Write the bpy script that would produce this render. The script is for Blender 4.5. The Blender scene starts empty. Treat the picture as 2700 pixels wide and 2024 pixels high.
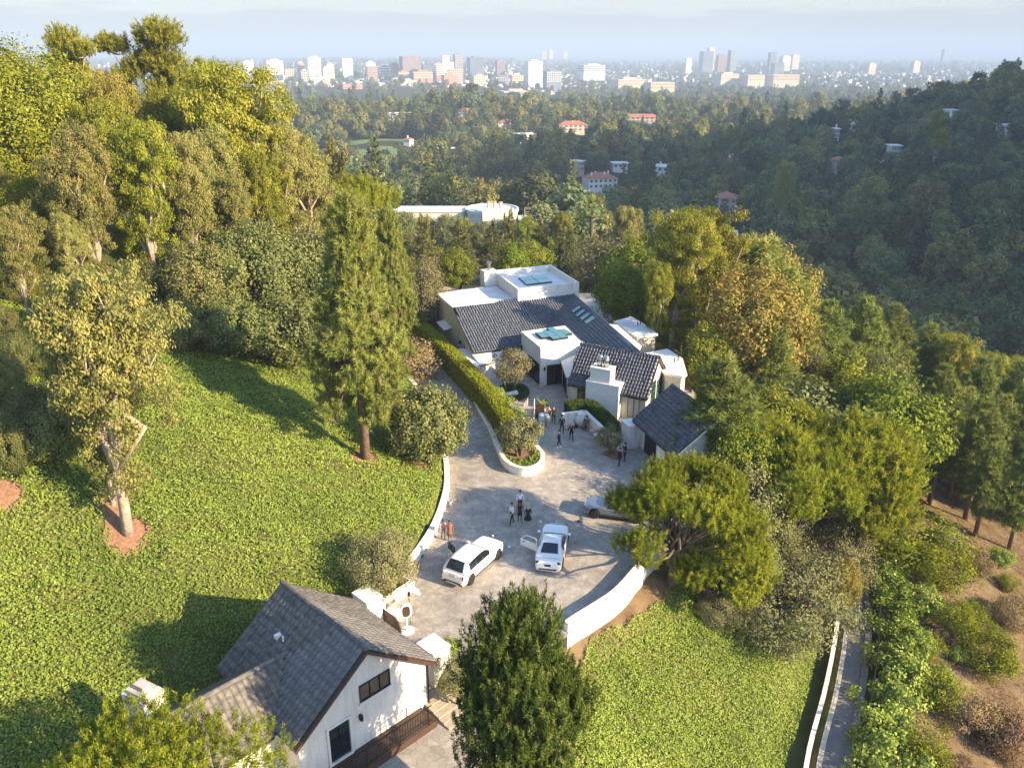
import bpy, bmesh, math, random
import numpy as np
from mathutils import Vector, Matrix

S = bpy.context.scene
# ---------------------------------------------------------------- camera
CAM_H = 33.0
HAZE_D = 0.00021
PITCH = math.atan(878 / 2200.0)
cam_d = bpy.data.cameras.new('camera')
cam_d.sensor_width = 36.0
cam_d.lens = 36.0 * 2200 / 2700
cam_d.clip_start = 0.5
cam_d.clip_end = 60000
cam = bpy.data.objects.new('camera', cam_d)
S.collection.objects.link(cam)
cam.location = (0, 0, CAM_H)
cam.rotation_euler = (math.pi / 2 - PITCH, 0, 0)
S.camera = cam
# ---------------------------------------------------------------- world, sun, exposure
SUN_EL = math.radians(22)
SUN_DIR = Vector((0.906 * math.cos(SUN_EL), -0.423 * math.cos(SUN_EL), math.sin(SUN_EL)))
W = bpy.data.worlds.new('World')
S.world = W
W.use_nodes = True
wn, wl = W.node_tree.nodes, W.node_tree.links
wn.clear()
wo = wn.new('ShaderNodeOutputWorld'); wb = wn.new('ShaderNodeBackground')
sky = wn.new('ShaderNodeTexSky'); sky.sky_type = 'NISHITA'; sky.sun_disc = False
sky.sun_elevation = SUN_EL
sky.sun_rotation = math.atan2(SUN_DIR.x, SUN_DIR.y)
sky.altitude = 200; sky.air_density = 1.0; sky.dust_density = 0.6; sky.ozone_density = 2.0
# low marine cloud bank all round the horizon, soft edged, over the clear sky
tc = wn.new('ShaderNodeTexCoord'); sep = wn.new('ShaderNodeSeparateXYZ')
wl.new(tc.outputs['Generated'], sep.inputs[0])
mp = wn.new('ShaderNodeMapping'); mp.inputs['Scale'].default_value = (1, 1, 9)
wl.new(tc.outputs['Generated'], mp.inputs[0])
nz = wn.new('ShaderNodeTexNoise'); nz.inputs['Scale'].default_value = 9; nz.inputs['Detail'].default_value = 3; nz.inputs['Roughness'].default_value = 0.55
wl.new(mp.outputs[0], nz.inputs['Vector'])
ma = wn.new('ShaderNodeMath'); ma.operation = 'MULTIPLY_ADD'
wl.new(nz.outputs['Fac'], ma.inputs[0]); ma.inputs[1].default_value = 0.034
wl.new(sep.outputs['Z'], ma.inputs[2])
mr = wn.new('ShaderNodeMapRange'); mr.interpolation_type = 'SMOOTHSTEP'
mr.inputs['From Min'].default_value = 0.10; mr.inputs['From Max'].default_value = 0.20
mr.inputs['To Min'].default_value = 0.92; mr.inputs['To Max'].default_value = 0.0
wl.new(ma.outputs[0], mr.inputs['Value'])
cl = wn.new('ShaderNodeRGB'); cl.outputs[0].default_value = (1.28, 1.33, 1.42, 1)
mx = wn.new('ShaderNodeMix'); mx.data_type = 'RGBA'
cl2 = wn.new('ShaderNodeRGB'); cl2.outputs[0].default_value = (1.66, 1.72, 1.66, 1)
mr2 = wn.new('ShaderNodeMapRange'); mr2.interpolation_type = 'SMOOTHSTEP'; mr2.inputs['From Min'].default_value = 0.051; mr2.inputs['From Max'].default_value = 0.059
wl.new(ma.outputs[0], mr2.inputs['Value'])
mxc = wn.new('ShaderNodeMix'); mxc.data_type = 'RGBA'
wl.new(mr2.outputs['Result'], mxc.inputs['Factor']); wl.new(cl.outputs[0], mxc.inputs[6]); wl.new(cl2.outputs[0], mxc.inputs[7])
wl.new(mr.outputs['Result'], mx.inputs['Factor']); wl.new(sky.outputs[0], mx.inputs[6]); wl.new(mxc.outputs[2], mx.inputs[7])
wl.new(mx.outputs[2], wb.inputs['Color'])
wb.inputs['Strength'].default_value = 0.15
wl.new(wb.outputs[0], wo.inputs['Surface'])
sun_d = bpy.data.lights.new('sun', 'SUN'); sun_d.energy = 5.0; sun_d.angle = math.radians(0.5); sun_d.color = (1.0, 0.79, 0.50)
sun = bpy.data.objects.new('sun', sun_d); S.collection.objects.link(sun)
sun.rotation_euler = SUN_DIR.to_track_quat('Z', 'Y').to_euler()
sun.location = (60, -30, 80)
S.view_settings.view_transform = 'Standard'
S.view_settings.look = 'None'
S.view_settings.gamma = 1.0
S.view_settings.exposure = 1.55
S.view_settings.use_curve_mapping = False
S.render.engine = 'CYCLES'
S.cycles.max_bounces = 5; S.cycles.diffuse_bounces = 3; S.cycles.glossy_bounces = 2
S.cycles.transmission_bounces = 3; S.cycles.transparent_max_bounces = 6; S.cycles.volume_bounces = 0
S.cycles.use_denoising = True
S.cycles.caustics_reflective = False; S.cycles.caustics_refractive = False
C = S.collection

# ---------------------------------------------------------------- layout helpers
FPX, cP, sP = 2200.0, math.cos(PITCH), math.sin(PITCH)
def at(x, y, z=0.0):
    """survey point: where the sight line through photo point (x, y) meets height z"""
    u = (x - 1350) / FPX; v = (y - 1012) / FPX
    t = (CAM_H - z) / (sP + v * cP)
    return np.array([u * t, (cP - v * sP) * t, z])
def aty(x, y, Y):
    u = (x - 1350) / FPX; v = (y - 1012) / FPX
    t = Y / (cP - v * sP)
    return np.array([u * t, Y, CAM_H - (sP + v * cP) * t])
def proj(p):
    d = p[1] * cP + (CAM_H - p[2]) * sP
    vv = -p[1] * sP + (CAM_H - p[2]) * cP
    return 1350 + FPX * p[0] / d, 1012 + FPX * vv / d, d

# ---------------------------------------------------------------- materials
MATS = {}
def mat(name, c1, c2=None, scale=3.0, rough=0.75, bump=0.0, metal=0.0, spec=0.4, detail=4, bscale=None, contrast=(0.35, 0.65), coat=0.0, objrand=0.0, streak=0.0, attrv=0.0):
    m = bpy.data.materials.new(name); m.use_nodes = True
    n, l = m.node_tree.nodes, m.node_tree.links
    b = n['Principled BSDF']
    b.inputs['Roughness'].default_value = rough; b.inputs['Metallic'].default_value = metal
    b.inputs['Specular IOR Level'].default_value = spec
    if coat: b.inputs['Coat Weight'].default_value = coat; b.inputs['Coat Roughness'].default_value = 0.05
    b.inputs['Base Color'].default_value = (*c1, 1)
    if c2 is not None or bump:
        t = n.new('ShaderNodeTexCoord'); z = n.new('ShaderNodeTexNoise')
        z.inputs['Scale'].default_value = scale; z.inputs['Detail'].default_value = detail; z.inputs['Roughness'].default_value = 0.6
        l.new(t.outputs['Object'], z.inputs['Vector'])
        if c2 is not None:
            r = n.new('ShaderNodeValToRGB')
            r.color_ramp.elements[0].position = contrast[0]; r.color_ramp.elements[1].position = contrast[1]
            r.color_ramp.elements[0].color = (*c1, 1); r.color_ramp.elements[1].color = (*c2, 1)
            l.new(z.outputs['Fac'], r.inputs['Fac'])
            src = r.outputs['Color']
            if objrand:
                oi = n.new('ShaderNodeObjectInfo'); hs = n.new('ShaderNodeHueSaturation'); k = n.new('ShaderNodeMapRange')
                k.inputs['To Min'].default_value = 1 - objrand; k.inputs['To Max'].default_value = 1 + objrand
                l.new(oi.outputs['Random'], k.inputs['Value']); l.new(k.outputs[0], hs.inputs['Value']); l.new(src, hs.inputs['Color'])
                src = hs.outputs['Color']
            if attrv:
                av = n.new('ShaderNodeAttribute'); av.attribute_name = 'v'; h2 = n.new('ShaderNodeHueSaturation'); k2 = n.new('ShaderNodeMapRange')
                k2.inputs['To Min'].default_value = 1 - attrv; k2.inputs['To Max'].default_value = 1 + attrv
                l.new(av.outputs['Fac'], k2.inputs['Value']); l.new(k2.outputs[0], h2.inputs['Value']); l.new(src, h2.inputs['Color']); src = h2.outputs['Color']
            if streak:
                mp_ = n.new('ShaderNodeMapping'); mp_.inputs['Scale'].default_value = (1.6, 1.6, 0.14); l.new(t.outputs['Object'], mp_.inputs[0])
                s1 = n.new('ShaderNodeTexNoise'); s1.inputs['Scale'].default_value = 1.7; s1.inputs['Detail'].default_value = 6; s1.inputs['Roughness'].default_value = 0.7; l.new(mp_.outputs[0], s1.inputs['Vector'])
                k3 = n.new('ShaderNodeMapRange'); k3.inputs['From Min'].default_value = 0.48; k3.inputs['From Max'].default_value = 0.72; k3.inputs['To Min'].default_value = 1.0; k3.inputs['To Max'].default_value = 1 - streak
                l.new(s1.outputs['Fac'], k3.inputs['Value']); h3 = n.new('ShaderNodeHueSaturation'); l.new(k3.outputs[0], h3.inputs['Value']); l.new(src, h3.inputs['Color']); src = h3.outputs['Color']
            l.new(src, b.inputs['Base Color'])
        if bump:
            z2 = z
            if bscale:
                z2 = n.new('ShaderNodeTexNoise'); z2.inputs['Scale'].default_value = bscale; z2.inputs['Detail'].default_value = 5
                l.new(t.outputs['Object'], z2.inputs['Vector'])
            bp = n.new('ShaderNodeBump'); bp.inputs['Strength'].default_value = bump; bp.inputs['Distance'].default_value = 0.05
            l.new(z2.outputs['Fac'], bp.inputs['Height']); l.new(bp.outputs[0], b.inputs['Normal'])
    MATS[name] = m
    return m
def leafmat(name, dark, light, tip=None, trans=0.3, gloss=0.0, hue=0.02, val=0.18, rough=0.5):
    """leaf colour differs from leaf to leaf (attribute v) and from plant to plant"""
    m = bpy.data.materials.new(name); m.use_nodes = True
    n, l = m.node_tree.nodes, m.node_tree.links
    n.clear()
    o = n.new('ShaderNodeOutputMaterial')
    a = n.new('ShaderNodeAttribute'); a.attribute_name = 'v'
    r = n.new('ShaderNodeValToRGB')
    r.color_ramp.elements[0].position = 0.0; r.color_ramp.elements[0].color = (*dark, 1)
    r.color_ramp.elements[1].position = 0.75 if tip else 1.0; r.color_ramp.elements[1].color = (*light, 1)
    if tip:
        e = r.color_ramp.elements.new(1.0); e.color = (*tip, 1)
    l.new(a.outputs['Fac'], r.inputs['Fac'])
    oi = n.new('ShaderNodeObjectInfo'); hs = n.new('ShaderNodeHueSaturation')
    k = n.new('ShaderNodeMapRange'); k.inputs['To Min'].default_value = 1 - val; k.inputs['To Max'].default_value = 1 + val
    k2 = n.new('ShaderNodeMapRange'); k2.inputs['To Min'].default_value = 0.5 - hue; k2.inputs['To Max'].default_value = 0.5 + hue
    mm = n.new('ShaderNodeMath'); mm.operation = 'MULTIPLY'; mm.inputs[1].default_value = 7.31
    fr = n.new('ShaderNodeMath'); fr.operation = 'FRACT'
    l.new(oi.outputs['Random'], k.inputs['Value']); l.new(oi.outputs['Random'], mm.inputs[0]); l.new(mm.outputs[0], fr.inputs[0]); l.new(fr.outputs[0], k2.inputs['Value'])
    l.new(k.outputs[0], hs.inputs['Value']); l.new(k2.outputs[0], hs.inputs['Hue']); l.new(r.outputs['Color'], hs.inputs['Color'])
    d = n.new('ShaderNodeBsdfDiffuse'); t = n.new('ShaderNodeBsdfTranslucent'); x = n.new('ShaderNodeMixShader')
    l.new(hs.outputs['Color'], d.inputs['Color']); l.new(hs.outputs['Color'], t.inputs['Color'])
    x.inputs[0].default_value = trans
    l.new(d.outputs[0], x.inputs[1]); l.new(t.outputs[0], x.inputs[2])
    out = x
    if gloss:
        g = n.new('ShaderNodeBsdfGlossy'); g.inputs['Roughness'].default_value = rough
        y = n.new('ShaderNodeMixShader'); y.inputs[0].default_value = gloss
        l.new(x.outputs[0], y.inputs[1]); l.new(g.outputs[0], y.inputs[2]); out = y
    l.new(out.outputs[0], o.inputs['Surface'])
    MATS[name] = m
    return m

# ---------------------------------------------------------------- mesh builder
class MB:
    def __init__(s): s.v = []; s.f = []; s.m = []
    def add(s, vs, fs, mi=0):
        k = len(s.v); s.v += [tuple(float(c) for c in p) for p in vs]
        for f in fs: s.f.append(tuple(i + k for i in f)); s.m.append(mi)
        return s
    def hull(s, b4, t4, mi=0):
        n = len(b4)
        vs = list(b4) + list(t4)
        fs = [tuple(range(n - 1, -1, -1)), tuple(range(n, 2 * n))] + [(i, (i + 1) % n, n + (i + 1) % n, n + i) for i in range(n)]
        return s.add(vs, fs, mi)
    def box(s, c, d, rz=0.0, mi=0):
        x, y, z = c; a, b, h = d[0] / 2, d[1] / 2, d[2] / 2
        ca, sa = math.cos(rz), math.sin(rz)
        q = [(x + ca * i * a - sa * j * b, y + sa * i * a + ca * j * b) for i, j in ((-1, -1), (1, -1), (1, 1), (-1, 1))]
        return s.hull([(p[0], p[1], z - h) for p in q], [(p[0], p[1], z + h) for p in q], mi)
    def prism(s, poly, z0, z1, mi=0):
        p = [(q[0], q[1]) for q in poly]
        if sum(p[i][0] * p[(i + 1) % len(p)][1] - p[(i + 1) % len(p)][0] * p[i][1] for i in range(len(p))) < 0: p = p[::-1]
        f = (lambda i: z1[i]) if hasattr(z1, '__len__') else (lambda i: z1)
        return s.hull([(a, b, z0) for a, b in p], [(a, b, f(i)) for i, (a, b) in enumerate(p)], mi)
    def extr(s, poly, vec, mi=0):
        a = [np.array(p, float) for p in poly]; v = np.array(vec, float)
        return s.hull([p for p in a], [p + v for p in a], mi)
    def quad(s, *p, mi=0): return s.add(p, [tuple(range(len(p)))], mi)
    def beam(s, a, b, w, h, mi=0, up=(0, 0, 1)):
        a = Vector(a); b = Vector(b); d = (b - a).normalized(); u = Vector(up)
        r = d.cross(u)
        if r.length < 1e-4: r = d.cross(Vector((1, 0, 0)))
        r.normalize(); u = r.cross(d).normalized()
        q = [(-1, -1), (1, -1), (1, 1), (-1, 1)]
        return s.hull([a + r * i * w / 2 + u * j * h / 2 for i, j in q], [b + r * i * w / 2 + u * j * h / 2 for i, j in q], mi)
    def tube(s, pts, rad, n=7, mi=0, cap=True):
        pts = [Vector([float(c) for c in p]) for p in pts]
        if not hasattr(rad, '__len__'): rad = [rad] * len(pts)
        k = len(s.v); ref = Vector((0.31, 0.95, 0.05))
        for i, p in enumerate(pts):
            d = (pts[min(i + 1, len(pts) - 1)] - pts[max(i - 1, 0)]).normalized()
            r = d.cross(ref)
            if r.length < 1e-3: r = d.cross(Vector((1, 0, 0)))
            r.normalize(); u = r.cross(d)
            for j in range(n):
                a = 2 * math.pi * j / n
                q = p + (r * math.cos(a) + u * math.sin(a)) * rad[i]
                s.v.append((q.x, q.y, q.z))
        for i in range(len(pts) - 1):
            for j in range(n):
                s.f.append((k + i * n + j, k + i * n + (j + 1) % n, k + (i + 1) * n + (j + 1) % n, k + (i + 1) * n + j)); s.m.append(mi)
        if cap:
            s.f.append(tuple(k + j for j in range(n - 1, -1, -1))); s.m.append(mi)
            e = k + (len(pts) - 1) * n
            s.f.append(tuple(e + j for j in range(n))); s.m.append(mi)
        return s
    def lathe(s, c, prof, n=12, mi=0, sx=1.0, sy=1.0):
        k = len(s.v)
        for r, z in prof:
            for j in range(n):
                a = 2 * math.pi * j / n
                s.v.append((c[0] + r * sx * math.cos(a), c[1] + r * sy * math.sin(a), c[2] + z))
        for i in range(len(prof) - 1):
            for j in range(n):
                s.f.append((k + i * n + j, k + i * n + (j + 1) % n, k + (i + 1) * n + (j + 1) % n, k + (i + 1) * n + j)); s.m.append(mi)
        s.f.append(tuple(k + j for j in range(n - 1, -1, -1))); s.m.append(mi)
        e = k + (len(prof) - 1) * n
        s.f.append(tuple(e + j for j in range(n))); s.m.append(mi)
        return s
    def loft(s, rings, mi=0, cap=True, closed=True):
        k = len(s.v); n = len(rings[0])
        for r in rings: s.v += [tuple(float(c) for c in p) for p in r]
        for i in range(len(rings) - 1):
            for j in range(n if closed else n - 1):
                s.f.append((k + i * n + j, k + i * n + (j + 1) % n, k + (i + 1) * n + (j + 1) % n, k + (i + 1) * n + j)); s.m.append(mi)
        if cap:
            s.f.append(tuple(k + j for j in range(n - 1, -1, -1))); s.m.append(mi)
            e = k + (len(rings) - 1) * n
            s.f.append(tuple(e + j for j in range(n))); s.m.append(mi)
        return s
    def mesh(s, name, mats, off=(0, 0, 0), smooth=False):
        me = bpy.data.meshes.new(name)
        o = off
        me.from_pydata([(a - o[0], b - o[1], c - o[2]) for a, b, c in s.v], [], s.f)
        for m in (mats if isinstance(mats, (list, tuple)) else [mats]): me.materials.append(MATS[m] if isinstance(m, str) else m)
        me.polygons.foreach_set('material_index', s.m)
        if smooth: me.polygons.foreach_set('use_smooth', [True] * len(s.f))
        bm = bmesh.new(); bm.from_mesh(me); bmesh.ops.recalc_face_normals(bm, faces=bm.faces); bm.to_mesh(me); bm.free()
        return me
    def build(s, name, mats, parent=None, smooth=False, bevel=0.0, local=False):
        off = (0, 0, 0)
        if parent is not None and not local: off = world_loc(parent)
        ob = bpy.data.objects.new(name, s.mesh(name, mats, off, smooth))
        C.objects.link(ob)
        if parent is not None: ob.parent = parent
        if bevel:
            b = ob.modifiers.new('bevel', 'BEVEL'); b.width = bevel; b.segments = 2; b.limit_method = 'ANGLE'
        return ob
def world_loc(o):
    p = np.zeros(3)
    while o is not None:
        p += np.array(o.location); o = o.parent
    return tuple(p)
def tag(o, label=None, cat=None, group=None, kind=None):
    if label: o['label'] = label
    if cat: o['category'] = cat
    if group: o['group'] = group
    if kind: o['kind'] = kind
    return o
def thing(name, label, cat, loc=(0, 0, 0), rz=0.0, group=None, sc=1.0):
    o = bpy.data.objects.new(name, None); C.objects.link(o)
    o.empty_display_size = 0.3
    o.location = [float(c) for c in loc]; o.rotation_euler = (0, 0, rz); o.scale = (sc, sc, sc)
    return tag(o, label, cat, group)
def copy_tree(o, parent=None):
    c = o.copy(); C.objects.link(c); c.parent = parent
    for ch in list(o.children): copy_tree(ch, c)
    return c
def mesh_np(name, V, F, matname, val=None, smooth=False):
    """V (n,3), F (m,k) arrays"""
    me = bpy.data.meshes.new(name)
    n, (m, k) = len(V), F.shape
    me.vertices.add(n); me.vertices.foreach_set('co', np.ascontiguousarray(V, np.float32).ravel())
    me.loops.add(m * k); me.polygons.add(m)
    me.loops.foreach_set('vertex_index', np.ascontiguousarray(F, np.int32).ravel())
    me.polygons.foreach_set('loop_start', np.arange(0, m * k, k, dtype=np.int32))
    try: me.polygons.foreach_set('loop_total', np.full(m, k, np.int32))
    except Exception: pass
    if val is not None:
        at_ = me.attributes.new('v', 'FLOAT', 'POINT'); at_.data.foreach_set('value', np.ascontiguousarray(val, np.float32))
    if smooth: me.polygons.foreach_set('use_smooth', np.ones(m, bool))
    if matname is not None: me.materials.append(MATS[matname])
    me.update(calc_edges=True)
    return me
def link(name, me, parent=None, loc=(0, 0, 0)):
    o = bpy.data.objects.new(name, me); C.objects.link(o); o.location = [float(c) for c in loc]
    if parent is not None: o.parent = parent
    return o
def sstep(a, b, x):
    t = np.clip((np.asarray(x, float) - a) / (b - a), 0, 1); return t * t * (3 - 2 * t)

# ---------------------------------------------------------------- palette
mat('ground', (0.10, 0.075, 0.045), (0.16, 0.115, 0.07), 0.35, 0.95, 0.5, bscale=3)
mat('dirt', (0.20, 0.115, 0.07), (0.30, 0.18, 0.11), 0.6, 0.95, 0.6, bscale=4)
mat('mulch', (0.17, 0.085, 0.05), (0.27, 0.15, 0.09), 6, 0.95, 0.6)
mat('stucco', (0.80, 0.76, 0.69), (0.74, 0.70, 0.63), 1.2, 0.85, 0.15, bscale=25, streak=0.3)
mat('cream', (0.62, 0.55, 0.42), (0.56, 0.50, 0.38), 1.0, 0.85, 0.15, bscale=25, streak=0.25)
mat('roofwhite', (0.78, 0.76, 0.72), (0.66, 0.64, 0.60), 0.5, 0.8)
mat('tile_blue', (0.048, 0.057, 0.080), (0.095, 0.108, 0.138), 2.5, 0.42, 0.2, spec=0.6, bscale=12, attrv=0.16)
mat('tile_gray', (0.085, 0.082, 0.082), (0.19, 0.17, 0.15), 3.0, 0.6, 0.3, objrand=0.16)
mat('metal', (0.55, 0.55, 0.54), None, rough=0.28, metal=1.0)
mat('black', (0.012, 0.012, 0.013), None, rough=0.5)
mat('darkmetal', (0.02, 0.018, 0.017), None, rough=0.45, metal=0.3)
mat('brown', (0.05, 0.028, 0.02), (0.075, 0.04, 0.028), 5, 0.5)
mat('wood', (0.22, 0.14, 0.085), (0.30, 0.20, 0.125), 7, 0.7)
mat('glass_dark', (0.012, 0.016, 0.020), None, rough=0.06, spec=0.8)
mat('glass_teal', (0.045, 0.16, 0.165), (0.06, 0.20, 0.20), 2, 0.12, spec=0.9)
mat('carwhite', (0.80, 0.79, 0.76), None, rough=0.22, spec=0.5, coat=0.6)
mat('cargray', (0.22, 0.24, 0.27), None, rough=0.25, metal=0.5, coat=0.6)
mat('tyre', (0.012, 0.012, 0.012), None, rough=0.8)
mat('chrome', (0.7, 0.7, 0.7), None, rough=0.12, metal=1.0)
mat('taillight', (0.28, 0.02, 0.02), None, rough=0.2)
mat('plate', (0.55, 0.50, 0.36), None, rough=0.5)
mat('asphalt', (0.16, 0.155, 0.15), (0.21, 0.20, 0.19), 1.2, 0.9, 0.2, bscale=20)
mat('concrete', (0.40, 0.36, 0.31), (0.50, 0.46, 0.40), 1.5, 0.9, 0.2, bscale=12)
mat('paver', (0.34, 0.27, 0.21), (0.44, 0.35, 0.28), 4, 0.9, 0.3)
mat('bark_pale', (0.42, 0.34, 0.27), (0.24, 0.19, 0.15), 2.5, 0.9, 0.4, bscale=9)
mat('bark_pine', (0.20, 0.125, 0.085), (0.11, 0.07, 0.05), 3, 0.95, 0.8, bscale=8)
mat('bark_gray', (0.15, 0.12, 0.095), (0.09, 0.07, 0.055), 3, 0.95, 0.6, bscale=8)
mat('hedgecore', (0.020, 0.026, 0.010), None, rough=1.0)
mat('skin', (0.50, 0.29, 0.20), None, rough=0.6)
mat('skin_dark', (0.20, 0.10, 0.065), None, rough=0.6)
mat('cl_black', (0.012, 0.012, 0.014), None, rough=0.85)
mat('cl_navy', (0.016, 0.020, 0.035), None, rough=0.8)
mat('cl_white', (0.78, 0.76, 0.74), None, rough=0.85)
mat('cl_peach', (0.62, 0.36, 0.27), None, rough=0.85)
mat('cl_brown', (0.27, 0.12, 0.075), (0.16, 0.07, 0.05), 14, 0.85)
mat('cl_pink', (0.65, 0.34, 0.34), None, rough=0.85)
mat('cl_blue', (0.03, 0.05, 0.22), None, rough=0.7)
mat('cl_gray', (0.26, 0.26, 0.28), None, rough=0.85)
mat('hair_dark', (0.012, 0.009, 0.008), None, rough=0.6)
mat('hair_blond', (0.52, 0.36, 0.15), None, rough=0.6)
mat('hair_gray', (0.42, 0.40, 0.38), None, rough=0.7)
mat('flower', (0.70, 0.38, 0.38), (0.78, 0.62, 0.55), 12, 0.8)
mat('candle', (0.72, 0.50, 0.44), None, rough=0.6)
mat('thatch', (0.27, 0.19, 0.13), (0.36, 0.26, 0.18), 6, 0.95, 0.5)
mat('redroof', (0.36, 0.12, 0.075), (0.46, 0.17, 0.10), 0.6, 0.85)
mat('brick', (0.42, 0.20, 0.14), (0.50, 0.26, 0.19), 0.4, 0.9)
mat('pinkwall', (0.62, 0.42, 0.38), (0.56, 0.37, 0.34), 0.3, 0.9)
mat('farwhite', (0.74, 0.71, 0.66), (0.66, 0.63, 0.58), 0.15, 0.85)
mat('farbeige', (0.58, 0.48, 0.37), (0.52, 0.43, 0.33), 0.1, 0.85)
mat('fargray', (0.15, 0.17, 0.20), (0.19, 0.21, 0.24), 0.05, 0.6)
mat('farbrown', (0.26, 0.14, 0.11), (0.31, 0.18, 0.14), 0.05, 0.7)
mat('farglass', (0.10, 0.13, 0.17), None, rough=0.3, spec=0.7)
mat('painted_room_glow', (0.34, 0.17, 0.05), (0.03, 0.016, 0.008), 1.8, 0.15, spec=0.7)  # amber of a lit room put into the glass colour
mat('grass', (0.10, 0.15, 0.035), (0.15, 0.20, 0.05), 0.05, 0.95)
mat('softwhite', (0.80, 0.79, 0.77), None, rough=0.9)
mat('fencemesh', (0.03, 0.045, 0.035), None, rough=0.7)
leafmat('L_euc', (0.13, 0.14, 0.042), (0.31, 0.295, 0.095), (0.45, 0.335, 0.13), 0.32, hue=0.012, val=0.15)
leafmat('L_euc_green', (0.10, 0.125, 0.016), (0.30, 0.30, 0.045), (0.46, 0.40, 0.08), 0.3, hue=0.012, val=0.15)
leafmat('L_euc_rust', (0.13, 0.125, 0.030), (0.33, 0.27, 0.065), (0.47, 0.28, 0.09), 0.3, hue=0.01, val=0.12)
leafmat('L_pine', (0.10, 0.145, 0.030), (0.28, 0.315, 0.075), (0.42, 0.41, 0.12), 0.25, hue=0.012, val=0.15)
leafmat('L_pine_y', (0.085, 0.115, 0.012), (0.25, 0.275, 0.024), (0.42, 0.40, 0.055), 0.28, hue=0.008, val=0.1)
leafmat('L_pine_d', (0.030, 0.055, 0.012), (0.085, 0.125, 0.022), (0.24, 0.25, 0.07), 0.2, hue=0.008, val=0.1)
leafmat('L_oak', (0.085, 0.105, 0.032), (0.215, 0.225, 0.070), (0.34, 0.30, 0.11), 0.28, gloss=0.015, hue=0.02, val=0.2)
leafmat('L_olive', (0.137, 0.137, 0.062), (0.267, 0.247, 0.120), (0.390, 0.338, 0.182), 0.25)
leafmat('L_bright', (0.085, 0.12, 0.018), (0.245, 0.275, 0.036), (0.38, 0.37, 0.065), 0.3, hue=0.015, val=0.15)
leafmat('L_ivy', (0.095, 0.155, 0.018), (0.30, 0.375, 0.058), (0.50, 0.52, 0.14), 0.28, gloss=0.02, rough=0.6, val=0.0, hue=0.0)
leafmat('L_hedge', (0.12, 0.15, 0.012), (0.31, 0.33, 0.024), (0.46, 0.44, 0.045), 0.35, val=0.0, hue=0.0)
leafmat('L_box', (0.036, 0.070, 0.014), (0.090, 0.150, 0.026), None, 0.25, val=0.05)
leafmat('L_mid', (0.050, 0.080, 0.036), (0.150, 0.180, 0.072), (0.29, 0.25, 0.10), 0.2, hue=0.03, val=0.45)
leafmat('L_dry', (0.20, 0.135, 0.075), (0.36, 0.26, 0.14), None, 0.25)
leafmat('L_palm', (0.105, 0.128, 0.038), (0.255, 0.240, 0.068), (0.360, 0.285, 0.120), 0.25)
# ================================================================ terrain
XL = np.array([(-200, -22), (20, -17), (30, -16.5), (38, -15.8), (41.5, -12.5), (43.6, -9.4), (45.6, -7.4), (48.9, -6.85), (50.6, -6.35), (52.6, -5.85), (55.3, -5.45), (58.3, -5.25),
               (61.0, -5.35), (64.8, -5.85), (72, -7.6), (79, -9.4), (83.6, -11.3), (96, -16.5), (120, -24), (400, -24)])
XR = np.array([(-200, -6), (20, -3), (30, 0.5), (36, 1.8), (40, 2.6), (42.6, 4.0), (43.7, 5.2), (45.2, 6.7), (47.5, 8.25), (50.7, 10.15), (53.3, 11.65), (57, 13.6), (61, 15.6), (66, 18.2),
               (76, 19.5), (86, 18.5), (100, 15.5), (118, 12), (400, 12)])
YB = 119.0
ROAD = np.array([(18.4, 35.5), (20.9, 41.3), (24.1, 47.3), (27.1, 53.5), (29.2, 58.8), (30.2, 66), (29.5, 74)])
def xl(y): return np.interp(y, XL[:, 0], XL[:, 1])
def xr(y): return np.interp(y, XR[:, 0], XR[:, 1])
def snoise(x, y, s=0):
    return (np.sin(x * 1.0 + 1.3 * np.sin(y * 0.7 + s) + s) + np.sin(y * 1.17 + 1.1 * np.sin(x * 0.9 - s) + 2.1 * s) + 0.5 * np.sin(x * 2.3 + y * 1.9 + s) + 0.5 * np.sin(x * 1.7 - y * 2.6 - s)) / 3.0
def poly_dist(x, y, P):
    d = np.full(np.shape(x), 1e9)
    for a, b in zip(P[:-1], P[1:]):
        ab = b - a; t = np.clip(((x - a[0]) * ab[0] + (y - a[1]) * ab[1]) / (ab @ ab), 0, 1)
        d = np.minimum(d, np.hypot(x - a[0] - t * ab[0], y - a[1] - t * ab[1]))
    return d
def zmid(x, y):
    b = -56 + 8 * snoise(x / 95, y / 95, 1.0) * sstep(100, 300, y) + 9 * sstep(430, 640, y) - 44 * sstep(800, 2200, y)
    b = b + 15 * snoise(x / 120, y / 105, 4.0) * sstep(380, 700, y) * (1 - sstep(900, 1600, y)) + 6 * snoise(x / 45, y / 50, 9.0) * sstep(250, 500, y) * (1 - sstep(1300, 2300, y))
    q = x - (96 + 0.09 * y)
    b = b + 100 * sstep(0, 430, q) * sstep(10, 90, y) * (1 - sstep(620, 950, y))
    b = b + (105 + 0.27 * np.clip(y - 80, 0, 400)) * sstep(0, 260, x - (0.60 * y + 75)) * sstep(10, 90, y) * (1 - sstep(400, 680, y))  # unseen ridge right of the view, raised to shade the valley
    b = b + 8 * sstep(40, 160, -x - 40) * sstep(0, 60, y) * (1 - sstep(150, 330, y))
    return b
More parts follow.
